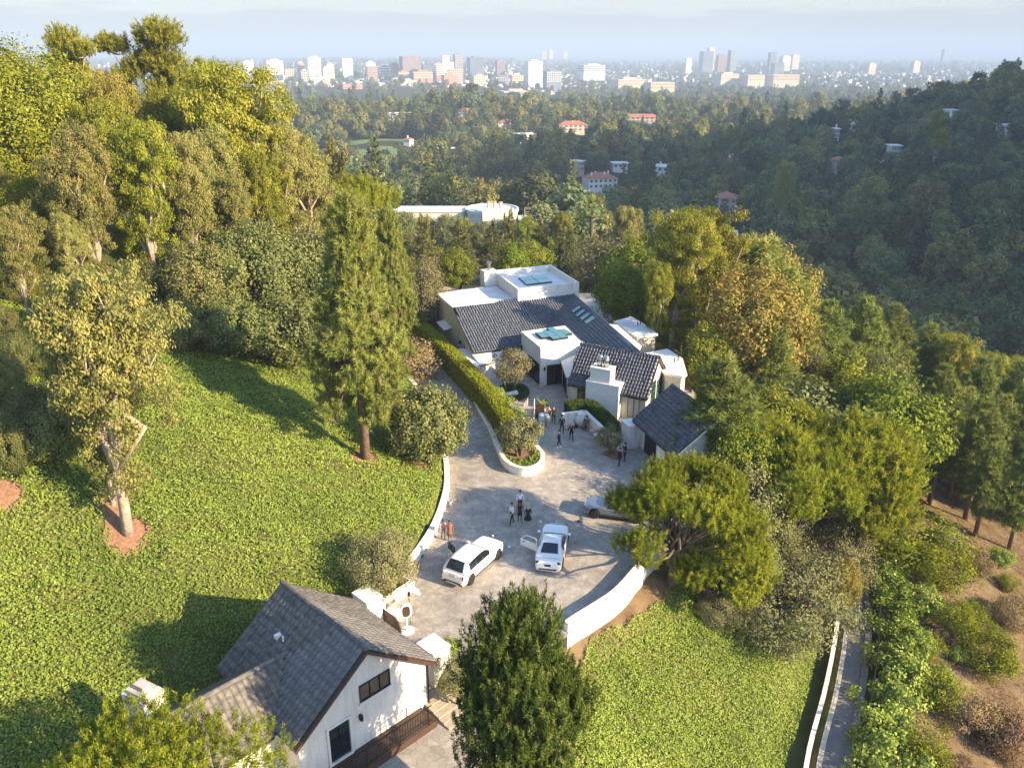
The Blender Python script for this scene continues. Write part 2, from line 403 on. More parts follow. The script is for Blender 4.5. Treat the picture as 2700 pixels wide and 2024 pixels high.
def terrain(x, y):
    x = np.asarray(x, float); y = np.asarray(y, float)
    s = xl(y) - x
    r = np.maximum(x - xr(y), 0)
    base = np.where(y > YB, -30 * (1 - np.exp(-np.maximum(y - YB, 0) * 0.0105)), 0.0) - 32 * sstep(300, 430, y)
    sl = np.maximum(s - 0.2, 0)
    hill = np.where(s > 0.2, 0.55 + 36 * (1 - np.exp(-0.47 * sl / 36)), 0.0) * (1 - sstep(112, 200, y)) + np.where(s > 2, 0.35 * snoise(x / 3.1, y / 3.6, 2.0) * sstep(2, 8, sl), 0)
    drop = np.where(r > 0.2, 1.0 + 0.62 * np.minimum(r, 15.2), 0) + 0.34 * np.maximum(r - 19.5, 0) + np.where(r > 3, 0.3 * snoise(x / 3.0, y / 3.3, 5.0), 0)
    z = base + hill - drop
    rd = poly_dist(x, y, ROAD)
    z = z + (-10.6 - z) * (1 - sstep(2.0, 5.0, rd)) * (r > 3)
    z = np.maximum(z, -90.0)
    inside = (s < 0.2) & (r < 0.2) & (y < YB) & (y > 26)
    m = zmid(x, y)
    k = 6.0
    zz = 0.5 * (z + m + np.sqrt((z - m) ** 2 + k * k))
    w = sstep(-30, -12, z)
    zz = w * z + (1 - w) * zz
    zz = np.where(m > z + 8, np.maximum(zz, m), zz)
    return np.where(inside, -0.35 - 1.0 * sstep(-2.2, 0.2, x - xr(y)), zz)
def tz(x, y): return float(terrain(np.array([x]), np.array([y]))[0])
def hit(px, py, tmax=4000):
    """where the sight line through a photo point meets the terrain"""
    u = (px - 1350) / FPX; v = (py - 1012) / FPX
    t = np.concatenate([np.arange(18, 300, 0.1), np.arange(300, tmax, 1.0)])
    X, Y, Z = u * t, (cP - v * sP) * t, CAM_H - (sP + v * cP) * t
    g = terrain(X, Y)
    i = np.argmax(Z < g)
    if not (Z < g).any(): i = len(t) - 1
    return np.array([X[i], Y[i], g[i]])
def axis(segs):
    out = []
    for a, b, st in segs: out += list(np.arange(a, b, st))
    return np.array(out)
def geo(a, b, n, r): # growing steps
    w = r ** np.arange(n); w = np.cumsum(w) / w.sum(); return a + (b - a) * w
gx = np.concatenate([-geo(150, 30000, 26, 1.28)[::-1], axis([(-150, -62, 4), (-62, 42, 0.85), (42, 150, 2.0), (150, 620, 10)]), geo(620, 30000, 24, 1.28)])
gy = np.concatenate([axis([(-600, 10, 30), (10, 110, 0.85), (110, 300, 2.5), (300, 1000, 12), (1000, 3200, 60)]), geo(3200, 42000, 20, 1.2)])
GX, GY = np.meshgrid(gx, gy)
GZ = terrain(GX, GY)
nx, ny = len(gx), len(gy)
idx = np.arange(nx * ny).reshape(ny, nx)
Fq = np.stack([idx[:-1, :-1], idx[:-1, 1:], idx[1:, 1:], idx[1:, :-1]], -1).reshape(-1, 4)
# ground: earth near by, dry dirt slope below the road, leaf litter in the woods, pale built-up plain
gm = bpy.data.materials.new('terrain'); gm.use_nodes = True; MATS['terrain'] = gm
def ground_nodes(m):
    n, l = m.node_tree.nodes, m.node_tree.links
    b = n['Principled BSDF']; b.inputs['Roughness'].default_value = 0.95; b.inputs['Specular IOR Level'].default_value = 0.1
    t = n.new('ShaderNodeTexCoord'); a = n.new('ShaderNodeAttribute'); a.attribute_name = 'v'
    z = n.new('ShaderNodeTexNoise'); z.inputs['Scale'].default_value = 0.5; z.inputs['Detail'].default_value = 8; z.inputs['Roughness'].default_value = 0.65
    z2 = n.new('ShaderNodeTexNoise'); z2.inputs['Scale'].default_value = 0.012; z2.inputs['Detail'].default_value = 10; z2.inputs['Roughness'].default_value = 0.75
    l.new(t.outputs['Object'], z.inputs['Vector']); l.new(t.outputs['Object'], z2.inputs['Vector'])
    def ramp(src, c, p):
        r = n.new('ShaderNodeValToRGB')
        while len(r.color_ramp.elements) < len(c): r.color_ramp.elements.new(0.5)
        for e, cc, pp in zip(r.color_ramp.elements, c, p): e.position = pp; e.color = (*cc, 1)
        l.new(src.outputs['Fac'], r.inputs['Fac']); return r
    def mixc(f, a_, b_):
        x = n.new('ShaderNodeMix'); x.data_type = 'RGBA'
        l.new(f, x.inputs['Factor']); l.new(a_, x.inputs[6]); l.new(b_, x.inputs[7]); return x.outputs[2]
    def band(lo, hi):
        r = n.new('ShaderNodeMapRange'); r.inputs['From Min'].default_value = lo; r.inputs['From Max'].default_value = hi
        l.new(a.outputs['Fac'], r.inputs['Value']); return r.outputs[0]
    soil = ramp(z, [(0.075, 0.085, 0.022), (0.125, 0.12, 0.04)], [0.35, 0.7])
    dirt = ramp(z, [(0.085, 0.058, 0.032), (0.155, 0.108, 0.062), (0.235, 0.17, 0.10)], [0.3, 0.52, 0.75])
    wood = ramp(z2, [(0.030, 0.036, 0.014), (0.065, 0.062, 0.026)], [0.35, 0.65])
    plain = ramp(z2, [(0.05, 0.065, 0.045), (0.10, 0.115, 0.10), (0.30, 0.29, 0.27)], [0.40, 0.56, 0.72])
    c = mixc(band(0.5, 1.0), soil.outputs[0], dirt.outputs[0])
    c = mixc(band(1.5, 2.0), c, wood.outputs[0])
    c = mixc(band(2.5, 3.0), c, plain.outputs[0])
    l.new(c, b.inputs['Base Color'])
    bp = n.new('ShaderNodeBump'); bp.inputs['Strength'].default_value = 0.8; bp.inputs['Distance'].default_value = 0.25
    l.new(z.outputs['Fac'], bp.inputs['Height']); l.new(bp.outputs[0], b.inputs['Normal'])
ground_nodes(gm)
rdist = GX - xr(GY)
gv = np.where((rdist > 19) & (GX < 78) & (GY < 125), 1.0, 0.0)
gv = np.where((rdist > -.5) & (rdist < 2.6) & (GY < 70), 1.0, gv)
gv = np.where((GY > 125) | (GX > 78) | (GX < -90), 2.0, gv)
gv = np.where(GY > 2500, 3.0, gv)
me = mesh_np('ground', np.stack([GX, GY, GZ], -1).reshape(-1, 3), Fq, 'terrain', gv.ravel(), smooth=True)
tag(link('ground', me), kind='structure')

# ---------------------------------------------------------------- paving
dm = bpy.data.materials.new('driveway'); dm.use_nodes = True; MATS['driveway'] = dm
def drive_nodes(m):
    n, l = m.node_tree.nodes, m.node_tree.links
    b = n['Principled BSDF']; b.inputs['Roughness'].default_value = 0.85; b.inputs['Specular IOR Level'].default_value = 0.25
    t = n.new('ShaderNodeTexCoord')
    z = n.new('ShaderNodeTexNoise'); z.inputs['Scale'].default_value = 0.9; z.inputs['Detail'].default_value = 7; z.inputs['Roughness'].default_value = 0.7
    z2 = n.new('ShaderNodeTexNoise'); z2.inputs['Scale'].default_value = 0.13; z2.inputs['Detail'].default_value = 3
    v = n.new('ShaderNodeTexVoronoi'); v.feature = 'DISTANCE_TO_EDGE'; v.inputs['Scale'].default_value = 2.2
    for q in (z, z2, v): l.new(t.outputs['Object'], q.inputs['Vector'])
    r = n.new('ShaderNodeValToRGB'); e = r.color_ramp.elements
    e[0].position = 0.3; e[0].color = (0.27, 0.240, 0.207, 1); e[1].position = 0.72; e[1].color = (0.46, 0.410, 0.352, 1)
    l.new(z.outputs['Fac'], r.inputs['Fac'])
    r2 = n.new('ShaderNodeMapRange'); r2.inputs['From Min'].default_value = 0.3; r2.inputs['From Max'].default_value = 0.7; r2.inputs['To Min'].default_value = 0.82; r2.inputs['To Max'].default_value = 1.12
    l.new(z2.outputs['Fac'], r2.inputs['Value'])
    j = n.new('ShaderNodeMapRange'); j.inputs['From Min'].default_value = 0.0; j.inputs['From Max'].default_value = 0.05; j.inputs['To Min'].default_value = 0.72; j.inputs['To Max'].default_value = 1.0
    l.new(v.outputs['Distance'], j.inputs['Value'])
    v2 = n.new('ShaderNodeTexVoronoi'); v2.inputs['Scale'].default_value = 2.2; l.new(t.outputs['Object'], v2.inputs['Vector'])
    sx_ = n.new('ShaderNodeSeparateColor'); l.new(v2.outputs['Color'], sx_.inputs[0])
    r3 = n.new('ShaderNodeMapRange'); r3.inputs['To Min'].default_value = 0.86; r3.inputs['To Max'].default_value = 1.1; l.new(sx_.outputs[0], r3.inputs['Value'])
    m0 = n.new('ShaderNodeMath'); m0.operation = 'MULTIPLY'; l.new(r2.outputs[0], m0.inputs[0]); l.new(r3.outputs[0], m0.inputs[1])
    mu = n.new('ShaderNodeMath'); mu.operation = 'MULTIPLY'; l.new(m0.outputs[0], mu.inputs[0]); l.new(j.outputs[0], mu.inputs[1])
    hs = n.new('ShaderNodeHueSaturation'); l.new(r.outputs[0], hs.inputs['Color']); l.new(mu.outputs[0], hs.inputs['Value'])
    l.new(hs.outputs[0], b.inputs['Base Color'])
    bp = n.new('ShaderNodeBump'); bp.inputs['Strength'].default_value = 0.35; bp.inputs['Distance'].default_value = 0.03
    l.new(j.outputs[0], bp.inputs['Height']); l.new(bp.outputs[0], b.inputs['Normal'])
drive_nodes(dm)
ys = np.concatenate([[26], XL[(XL[:, 0] > 26) & (XL[:, 0] < 119), 0], [118.5]])
ys2 = np.concatenate([[26], XR[(XR[:, 0] > 26) & (XR[:, 0] < 118), 0], [118.5]])
ring = [(xl(y) + 0.02, y) for y in ys] + [(xr(y) - 0.02, y) for y in ys2[::-1]]
b_ = MB(); b_.add([(p[0], p[1], 0.0) for p in ring], [tuple(range(len(ring)))[::-1]])
tag(b_.build('driveway', 'driveway'), kind='structure')
def ribbon(pts, w, z, name, m, thick=0.12):
    P = np.array(pts, float); d = np.gradient(P, axis=0); d /= np.linalg.norm(d, axis=1)[:, None]
    nn = np.stack([-d[:, 1], d[:, 0]], 1)
    b = MB(); rings = []
    for p, q in zip(P, nn):
        a, c = p + q * w / 2, p - q * w / 2
        rings.append([(a[0], a[1], z - thick), (c[0], c[1], z - thick), (c[0], c[1], z), (a[0], a[1], z)])
    b.loft(rings); return b.build(name, m)
def smooth_path(P, n):
    P = np.array(P, float); s = np.concatenate([[0], np.cumsum(np.linalg.norm(np.diff(P, axis=0), axis=1))])
    # Catmull-Rom through the points
    Q = np.vstack([2 * P[0] - P[1], P, 2 * P[-1] - P[-2]]); out = []
    for t in np.linspace(0, len(P) - 1 - 1e-6, n):
        i = int(t); f = t - i; a, b, c, d = Q[i:i + 4]
        out.append(0.5 * ((2 * b) + (c - a) * f + (2 * a - 5 * b + 4 * c - d) * f * f + (3 * b - a - 3 * c + d) * f ** 3))
    return np.array(out)
tag(ribbon(smooth_path(ROAD[:, :2], 24), 1.25, -10.35, 'lower_road', 'asphalt', 0.5), kind='structure')
# ================================================================ plants
R = np.random.default_rng
def unit(v): return v / np.maximum(np.linalg.norm(v, axis=-1, keepdims=True), 1e-9)
def rhombs(P, axis_, nrm, L, Wd):
    """leaf blades: base, side, tip, side"""
    a = unit(axis_); b = unit(np.cross(a, nrm)); n = len(P)
    L = np.broadcast_to(L, (n,))[:, None]; Wd = np.broadcast_to(Wd, (n,))[:, None]
    V = np.stack([P - a * L / 2, P + b * Wd / 2 + a * L * 0.05, P + a * L / 2, P - b * Wd / 2 + a * L * 0.05], 1)
    return V.reshape(-1, 3), np.arange(n * 4).reshape(-1, 4)
def leaf_mesh(name, P, A, Nn, L, Wd, m, val):
    V, F = rhombs(P, A, Nn, L, Wd)
    return mesh_np(name, V, F, m, np.repeat(val, 4))
def crown(name, cl, per, L, Wd, m, seed, spread=1.0, droop=0.0, out=0.6, up=0.3, tipv=None, flat=1.0):
    """leaf clumps: cl rows are x, y, z, radius"""
    g = R(seed); cl = np.asarray(cl, float)
    n = len(cl) * per
    ci = np.repeat(np.arange(len(cl)), per)
    d = unit(g.normal(size=(n, 3))); rr = g.random(n) ** 0.45
    P = cl[ci, :3] + d * (rr * cl[ci, 3])[:, None] * np.array([1, 1, flat]) * spread
    cen = cl[:, :3].mean(0)
    o = unit(P - cen)
    nr = unit(o * out + d * 0.65 + g.normal(size=(n, 3)) * 0.42 + np.array([0, 0, up]))
    ax = g.normal(size=(n, 3)); ax[:, 2] -= droop * 2.5
    ax = ax - (ax * nr).sum(1, keepdims=True) * nr * 0.7
    cv = g.random(len(cl)) * 0.45
    v = cv[ci] + g.random(n) * 0.45
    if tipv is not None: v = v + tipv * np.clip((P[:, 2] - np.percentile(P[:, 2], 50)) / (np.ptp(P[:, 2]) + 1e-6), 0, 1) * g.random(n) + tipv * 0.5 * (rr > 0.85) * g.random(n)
    sz = 0.7 + 0.6 * g.random(n)
    return leaf_mesh(name, P, ax, nr, L * sz, Wd * sz, m, np.clip(v, 0, 1))
def tufts(name, T, D, nb, L, w, m, seed, spread=0.7, val=None):
    """needle tufts: T tuft centres, D main directions, nb blades each"""
    g = R(seed); n = len(T) * nb; ci = np.repeat(np.arange(len(T)), nb)
    a = unit(D[ci] + g.normal(size=(n, 3)) * spread)
    l = L * (0.7 + 0.5 * g.random(n))[:, None]
    oc = unit(T - np.array([0, 0, T[:, 2].mean() * .85]) + np.array([0, 0, .2]))
    s = unit(np.cross(a, oc[ci] + D[ci] * .3 + g.normal(size=(n, 3)) * .45)) * w / 2
    P = T[ci] + g.normal(size=(n, 3)) * 0.04
    V = np.stack([P - s, P + s, P + a * l], 1).reshape(-1, 3)
    cv = (g.random(len(T)) * 0.5 if val is None else val)
    v = np.clip(cv[ci] + g.random(n) * 0.4, 0, 1)
    return mesh_np(name, V, np.arange(n * 3).reshape(-1, 3), m, np.repeat(v, 3))
def trunk(name, stems, m, n=7):
    b = MB()
    for pts, r in stems: b.tube(pts, r, n)
    return b.mesh(name, m, smooth=True)
def limb(a, b, g, sag=0.08, k=4):
    a = np.array(a, float); b = np.array(b, float); L = np.linalg.norm(b - a)
    return [a + (b - a) * t + g.normal(size=3) * L * sag * math.sin(math.pi * t) for t in np.linspace(0, 1, k)]
def ell(n, c, r, g, lo=0.55):
    d = unit(g.normal(size=(n, 3))); q = lo + (1 - lo) * g.random(n) ** 0.6
    return np.array(c) + d * q[:, None] * np.array(r)
PROTO = {}
def p_round(key, h, rx, rz, zc, ncl, per, L, Wd, m, bark, seed, cr=1.0, th=0.28, lumpy=0.25, tip=None, stems=1):
    g = R(seed)
    cc = ell(ncl, (0, 0, zc), (rx, rx, rz), g, 0.5)
    # lumpy outline
    k = unit(g.normal(size=(7, 3))); dirs = unit(cc - np.array([0, 0, zc]))
    bump = 1 + lumpy * np.maximum(dirs @ k.T, 0).max(1) - lumpy * 0.6
    cc = np.array([0, 0, zc]) + (cc - np.array([0, 0, zc])) * bump[:, None]
    cc[:, 2] = np.maximum(cc[:, 2], 0.3 * cr)
    cl = np.c_[cc, cr * (0.7 + 0.6 * g.random(ncl))]
    st = []
    for s in range(stems):
        o = g.normal(size=2) * 0.35 * (stems > 1)
        top = np.array([o[0] * 2.5, o[1] * 2.5, zc - rz * 0.25])
        st.append(([(o[0] * .5, o[1] * .5, -0.6), (o[0], o[1], zc * 0.3), top], [th * 1.25, th, th * 0.6]))
        for i in g.choice(ncl, min(ncl, 7), replace=False):
            st.append((limb(top * np.array([1, 1, 0.9]), cc[i], g, 0.06), [th * 0.5, th * 0.35, th * 0.2, th * 0.06]))
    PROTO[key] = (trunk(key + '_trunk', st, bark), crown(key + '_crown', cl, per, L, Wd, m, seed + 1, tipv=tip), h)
def p_euc(key, h, m, seed, lobes=7, per=70, spread=2.2, bare=0.32, fork=True, L=0.21, Wd=0.075, bark='bark_pale', wid=0.95, dens=28):
    g = R(seed); cl = []; st = []
    fz = h * bare
    st.append(([(0, 0, -0.8), (0.1, 0, fz * 0.5), (0.05, 0.1, fz)], [0.33, 0.26, 0.21]))
    for i in range(lobes):
        a = 2 * math.pi * (i + g.random() * 0.6) / lobes
        rad = spread * (0.25 + 0.75 * g.random()) if i else 0.2
        zt = h * (0.70 + 0.22 * g.random()) if i else h * 0.86
        c = np.array([rad * math.cos(a), rad * math.sin(a), zt])
        lr = wid * (1.15 + 0.6 * g.random()); lz = h * (0.13 + 0.10 * g.random())
        c[2] = min(c[2], h - lz * 0.9)
        pts = ell(dens, c, (lr, lr, lz), g, 0.35)
        lo = ell(dens // 2, c - np.array([c[0] * 0.15, c[1] * 0.15, lz * 1.3]), (lr * 0.9, lr * 0.9, lz * 0.9), g, 0.3)
        cl.append(np.c_[pts, 0.38 + 0.42 * g.random(len(pts))]); cl.append(np.c_[lo, 0.35 + 0.35 * g.random(len(lo))])
        st.append((limb((0.05, 0.1, fz * (0.85 + 0.15 * g.random())), c + np.array([0, 0, lz * 0.4]), g, 0.05, 5), [0.2, 0.16, 0.12, 0.08, 0.03]))
        for j in range(3):
            q = pts[g.integers(len(pts))]
            st.append((limb(c - np.array([0, 0, lz * 0.8]), q, g, 0.05, 3), [0.07, 0.05, 0.02]))
    # low sparse sprouts
    sp = ell(14, (0, 0, fz * 0.9), (spread * 0.6, spread * 0.6, fz * 0.4), g, 0.2)
    cl.append(np.c_[sp, 0.4 + 0.2 * g.random(14)])
    cl = np.vstack(cl)
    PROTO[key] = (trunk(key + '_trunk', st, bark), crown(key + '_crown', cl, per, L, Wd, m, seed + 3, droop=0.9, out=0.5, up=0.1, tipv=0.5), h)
def p_conifer(key, h, rmax, m, seed, bare=0.2, whorls=22, per=7, tl=0.55, nb=16, tw=0.07, shape=0.8, candles=0, bark='bark_pine', droop=0.0, side=6, fill=1):
    g = R(seed); T = []; D = []; st = [([(0, 0, -0.8), (0.05, 0, h * 0.5), (0, 0.05, h * 0.97)], [0.02 * h + 0.08, 0.012 * h + 0.05, 0.03])]
    for i in range(whorls):
        f = i / (whorls - 1); z = h * (bare + (0.97 - bare) * f)
        env = rmax * (1 - f) ** shape * min(1, 0.55 + 2.2 * f) * (0.8 + 0.4 * g.random())
        env = max(env, 0.25)
        nb_ = max(3, int(per * (0.5 + env / rmax)))
        for k in range(nb_):
            a = g.random() * 2 * math.pi; r = env * (0.75 + 0.4 * g.random())
            rise = 0.25 - droop + 0.35 * f
            tip = np.array([math.cos(a) * r, math.sin(a) * r, z + r * rise])
            if r > 0.6 and g.random() < 0.5: st.append(([(0, 0, z), tip * np.array([.6, .6, 1]) + np.array([0, 0, -r * rise * .45]), tip], [0.05, 0.035, 0.012]))
            ns = max(2, int(side * r / rmax * fill))
            for q in range(ns):
                t = 0.35 + 0.65 * (q + g.random()) / ns
                off = g.normal(size=3) * 0.22 * r * (0.4 + 0.3 * t); off[2] *= 0.6
                p = np.array([0, 0, z]) * (1 - t) + tip * t + off
                T.append(p); D.append(unit(np.array([math.cos(a), math.sin(a), 0.7]) + g.normal(size=3) * 0.35))
    T = np.array(T); D = np.array(D)
    val = g.random(len(T)) * 0.55
    if candles:
        rr = np.hypot(T[:, 0], T[:, 1]); score = T[:, 2] + rr * 0.8 + g.random(len(T)) * h * 0.2
        ix = np.argsort(-score)[:candles]
        ct = np.repeat(T[ix], 6, 0) + np.tile(np.linspace(0.0, 1.0, 6), candles)[:, None] * np.array([0, 0, 1]) * np.repeat(0.5 + 0.8 * g.random(candles), 6)[:, None]
        T = np.vstack([T, ct]); D = np.vstack([D, np.tile([0, 0, 1.0], (len(ct), 1)) ]); val = np.concatenate([val, 0.6 + 0.3 * g.random(len(ct))])
    PROTO[key] = (trunk(key + '_trunk', st, bark, 6), tufts(key + '_crown', T, D, nb, tl, tw, m, seed + 5, 0.75, val), h)
def p_tuftpads(key, h, pads, m, seed, nt=130, tl=0.45, nb=14, tw=0.06, bark='bark_gray', th=0.3, fork=0.35, up=0.9):
    """open pine with flattish pads of upright shoots: pads rows x, y, z, rx, rz"""
    g = R(seed); T = []; D = []; st = []
    top = np.array([0, 0, h * fork]); st.append(([(0, 0, -0.8), (0.15, 0.1, h * fork * 0.5), top], [th * 1.2, th, th * 0.8]))
    for (x, y, z, rx, rz) in pads:
        k = int(nt * rx * rx / 2.2) + 20
        q = unit(g.normal(size=(k, 3))) * (0.35 + 0.65 * g.random(k) ** 0.5)[:, None] * np.array([rx, rx, rz])
        q[:, 2] = np.where(q[:, 2] < -0.35 * rz, -0.35 * rz * g.random(k), q[:, 2])
        T.append(np.array([x, y, z]) + q)
        D.append(unit(q / np.array([rx, rx, rz]) * 0.5 + np.array([0, 0, up]) + g.normal(size=(k, 3)) * 0.25))
        c = np.array([x, y, z - rz * 0.3])
        st.append((limb(top * (0.75 + 0.25 * g.random()), c, g, 0.07, 5), [th * 0.55, th * 0.42, th * 0.3, th * 0.2, 0.04]))
        for j in range(4):
            st.append((limb(c, T[-1][g.integers(k)], g, 0.06, 3), [0.06, 0.04, 0.015]))
    T = np.vstack(T); D = np.vstack(D)
    PROTO[key] = (trunk(key + '_trunk', st, bark), tufts(key + '_crown', T, D, nb, tl, tw, m, seed + 2, 0.5), h)
def p_shoots(key, h, tips, m, seed, n=900, stack=6, sl=.7, sr=.16, nb=11, bl=.17, bw=.03, bark='bark_gray', th=.3, fork=.35, jit=1.0):
    """open pine built of upright leafy shoots; tips rows: x, y, z, rx, rz (branch masses)"""
    g = R(seed); T = []; D = []; val = []; st = []
    top = np.array([0, 0, h * fork]); st.append(([(0, 0, -0.8), (.15, .1, h * fork * .5), top], [th * 1.2, th, th * .8]))
    area = np.array([t[3] ** 2 for t in tips]); cnt = np.maximum(6, (n * area / area.sum()).astype(int))
    for (x, y, z, rx, rz), k in zip(tips, cnt):
        q = unit(g.normal(size=(k, 3))) * (.30 + .70 * g.random(k) ** .6)[:, None]; q[:, 2] = np.abs(q[:, 2]) * 1.2 - .3
        base = np.array([x, y, z]) + q * np.array([rx, rx, rz])
        dr = unit(q * np.array([.45, .45, .2]) + np.array([0, 0, 1.0]) + g.normal(size=(k, 3)) * .22 * jit)
        ln = sl * (.55 + .8 * g.random(k)); cv = g.random(k) * .4
        for j in range(stack):
            f = (j + .5) / stack
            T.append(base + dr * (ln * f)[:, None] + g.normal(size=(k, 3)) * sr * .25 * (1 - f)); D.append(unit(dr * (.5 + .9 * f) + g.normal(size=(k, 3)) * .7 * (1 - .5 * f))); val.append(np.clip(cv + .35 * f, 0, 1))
        c = np.array([x, y, z - rz * .2]); st.append((limb(top * (.75 + .25 * g.random()), c, g, .07, 5), [th * .5, th * .38, th * .26, th * .16, .03]))
        for j in range(5): st.append((limb(c, base[g.integers(k)], g, .06, 3), [.05, .035, .012]))
    T = np.vstack(T); D = np.vstack(D); val = np.concatenate(val)
    PROTO[key] = (trunk(key + '_trunk', st, bark, 6), tufts(key + '_crown', T, D, nb, bl, bw, m, seed + 2, .75, val), h)
def p_palm(key, h, seed, nf=34, L=2.1):
    g = R(seed); V = []; F = []; val = []
    for i in range(nf):
        a = g.random() * 6.283; e = math.radians(-35 + 115 * g.random()); d = np.array([math.cos(a) * math.cos(e), math.sin(a) * math.cos(e), math.sin(e)])
        s = unit(np.cross(d, [0, 0, 1.0])[None])[0]
        p0 = np.array([0, 0, h]); fan = p0 + d * L * 0.55
        for k in range(11):
            b = (k - 5) / 5 * 1.35; dd = d * math.cos(b) + s * math.sin(b) + np.array([0, 0, -0.25 * abs(b)])
            n0 = len(V); w = np.cross(dd, s * 0.3 + np.array([0, 0, 1.0])); w = w / (np.linalg.norm(w) + 1e-6) * 0.05
            V += [fan - w, fan + w, fan + dd * L * 0.5]; F.append((n0, n0 + 1, n0 + 2)); val += [0.2 + 0.6 * g.random()] * 3
        n0 = len(V); V += [p0 - s * .03, p0 + s * .03, fan]; F.append((n0, n0 + 1, n0 + 2)); val += [0.4] * 3
    cm = mesh_np(key + '_crown', np.array(V), np.array(F), 'L_palm', np.array(val))
    tm = trunk(key + '_trunk', [([(0, 0, -0.6), (0.1, 0, h * 0.5), (0, 0, h)], [0.28, 0.2, 0.19])], 'bark_gray')
    PROTO[key] = (tm, cm, h + L * 0.75)
# --- near species
p_euc('euc_a', 16, 'L_euc', 11, 11, 150, 2.6, 0.27)
p_euc('euc_b', 16, 'L_euc', 23, 8, 150, 1.7, 0.30, wid=1.1)
p_euc('euc_g', 17, 'L_euc_green', 37, 10, 150, 2.2, 0.28, wid=1.2)
p_euc('euc_r', 15, 'L_euc_rust', 41, 11, 150, 2.2, 0.40, wid=1.1)


p_conifer('pine_small', 11, 2.6, 'L_pine', 61, 0.15, 22, 11, 0.48, 18, 0.06, 0.5, 10, side=12)
p_conifer('cedar', 13, 2.8, 'L_oak', 63, 0.12, 24, 10, 0.5, 14, 0.10, 0.5, 6, side=9)
p_round('oak', 6.5, 3.6, 2.5, 3.6, 200, 100, 0.22, 0.15, 'L_oak', 'bark_gray', 71, 0.8, 0.26, tip=0.35, stems=3)
p_round('oak_big', 11, 5.2, 4.4, 6.2, 260, 130, 0.27, 0.17, 'L_oak', 'bark_gray', 73, 1.15, 0.4, 0.35, tip=0.3)
p_round('camphor', 12, 4.8, 4.6, 7.2, 280, 180, 0.18, 0.11, 'L_euc_green', 'bark_gray', 75, 1.1, 0.35, 0.4, tip=0.3)
p_round('green', 9, 3.3, 3.6, 5.2, 170, 100, 0.27, 0.17, 'L_bright', 'bark_gray', 77, 0.9, 0.2, 0.35, tip=0.2)
p_round('rust', 11, 3.8, 4.0, 6.8, 190, 110, 0.26, 0.14, 'L_euc_rust', 'bark_pale', 79, 0.95, 0.25, 0.4, tip=0.5)
p_round('olive', 4.2, 1.75, 1.45, 2.7, 90, 80, 0.16, 0.07, 'L_olive', 'bark_gray', 81, 0.5, 0.11, 0.35, tip=0.3, stems=2)
p_round('olive_wide', 3.8, 2.3, 1.2, 2.3, 95, 60, 0.24, 0.11, 'L_olive', 'bark_gray', 83, 0.55, 0.14, 0.4, tip=0.3, stems=3)
p_round('grayshrub', 4.5, 3.0, 2.0, 2.3, 150, 110, 0.17, 0.08, 'L_olive', 'bark_gray', 85, 0.75, 0.12, 0.4, tip=0.2, stems=3)
p_round('shrub', 2.2, 1.3, 0.95, 1.1, 56, 80, 0.16, 0.11, 'L_ivy', 'bark_gray', 87, 0.45, 0.06, 0.35, tip=0.3, stems=2)
p_round('shrub_y', 2.4, 1.6, 1.0, 1.1, 60, 110, 0.13, 0.06, 'L_pine_y', 'bark_gray', 89, 0.5, 0.06, 0.35, tip=0.3, stems=2)
p_round('shrub_dry', 1.6, 1.2, 0.7, 0.7, 60, 120, 0.12, 0.04, 'L_dry', 'bark_gray', 91, 0.45, 0.05, 0.35, stems=2)
def pads_of(n, c, r, seed, rr=(.7, 1.35), zr=(.45, .8), extra=()):
    g = R(seed); d = unit(g.normal(size=(n, 3))); d[:, 2] = np.abs(d[:, 2]) * .9 - .25
    q = np.array(c) + d * (.45 + .55 * g.random(n) ** .5)[:, None] * np.array(r)
    k = rr[0] + (rr[1] - rr[0]) * g.random(n)
    return [(*q[i], k[i], zr[0] + (zr[1] - zr[0]) * g.random()) for i in range(n)] + list(extra)
p_shoots('aleppo', 9, pads_of(34, (.6, 0, 6.2), (4.0, 3.6, 2.3), 100, extra=[(-3.6, -1.4, 5.0, 1.1, .7), (-4.2, -.6, 4.5, .9, .6), (-3.9, -2.2, 4.2, .8, .5), (3.2, -3.2, 4.4, 1.2, .8), (4.2, -2.6, 4.8, 1.1, .7), (2.2, -3.9, 3.8, 1.0, .6)]), 'L_pine_y', 101, n=2300, stack=6, sl=.85, nb=12, bl=.22, bw=.035)
p_shoots('aleppo_b', 8, pads_of(26, (0, 0, 5.0), (2.9, 2.9, 2.5), 102), 'L_pine_y', 103, n=1500, stack=6, sl=.85, nb=12, bl=.22, bw=.035)
p_shoots('bushpine', 6.5, [(0, 0, 5.4, 2.6, 1.3), (2.4, .6, 4.6, 2.3, 1.2), (-2.4, .4, 4.7, 2.3, 1.2), (.6, -2.2, 4.2, 2.2, 1.2), (-1.6, -2.2, 3.9, 2.0, 1.1), (3.6, -1.6, 3.6, 1.9, 1.1), (-3.8, -1.0, 3.6, 1.9, 1.1), (.4, 2.3, 4.8, 2.2, 1.2)],
            'L_pine_y', 105, n=3000, stack=5, sl=.36, sr=.1, nb=12, bl=.115, bw=.026, jit=.6)
p_shoots('skypine', 15, [(0.6, 0, 14.0, 1.5, 1.2), (0.2, 0.5, 12.3, 1.7, 1.4), (-2.3, 0, 13.4, 1.0, 0.7), (1.2, 0, 10.6, 1.7, 1.5), (-2.8, 0.5, 10.6, 1.3, 1.0), (-1.4, -.4, 11.6, 0.9, .6), (0.5, -1, 8.6, 1.8, 1.4), (-2, 0, 8.2, 1.7, 1.2)],
            'L_euc_green', 107, n=1500, stack=5, sl=.8, nb=11, bl=.3, bw=.05, bark='bark_pale', th=0.3, fork=0.45)
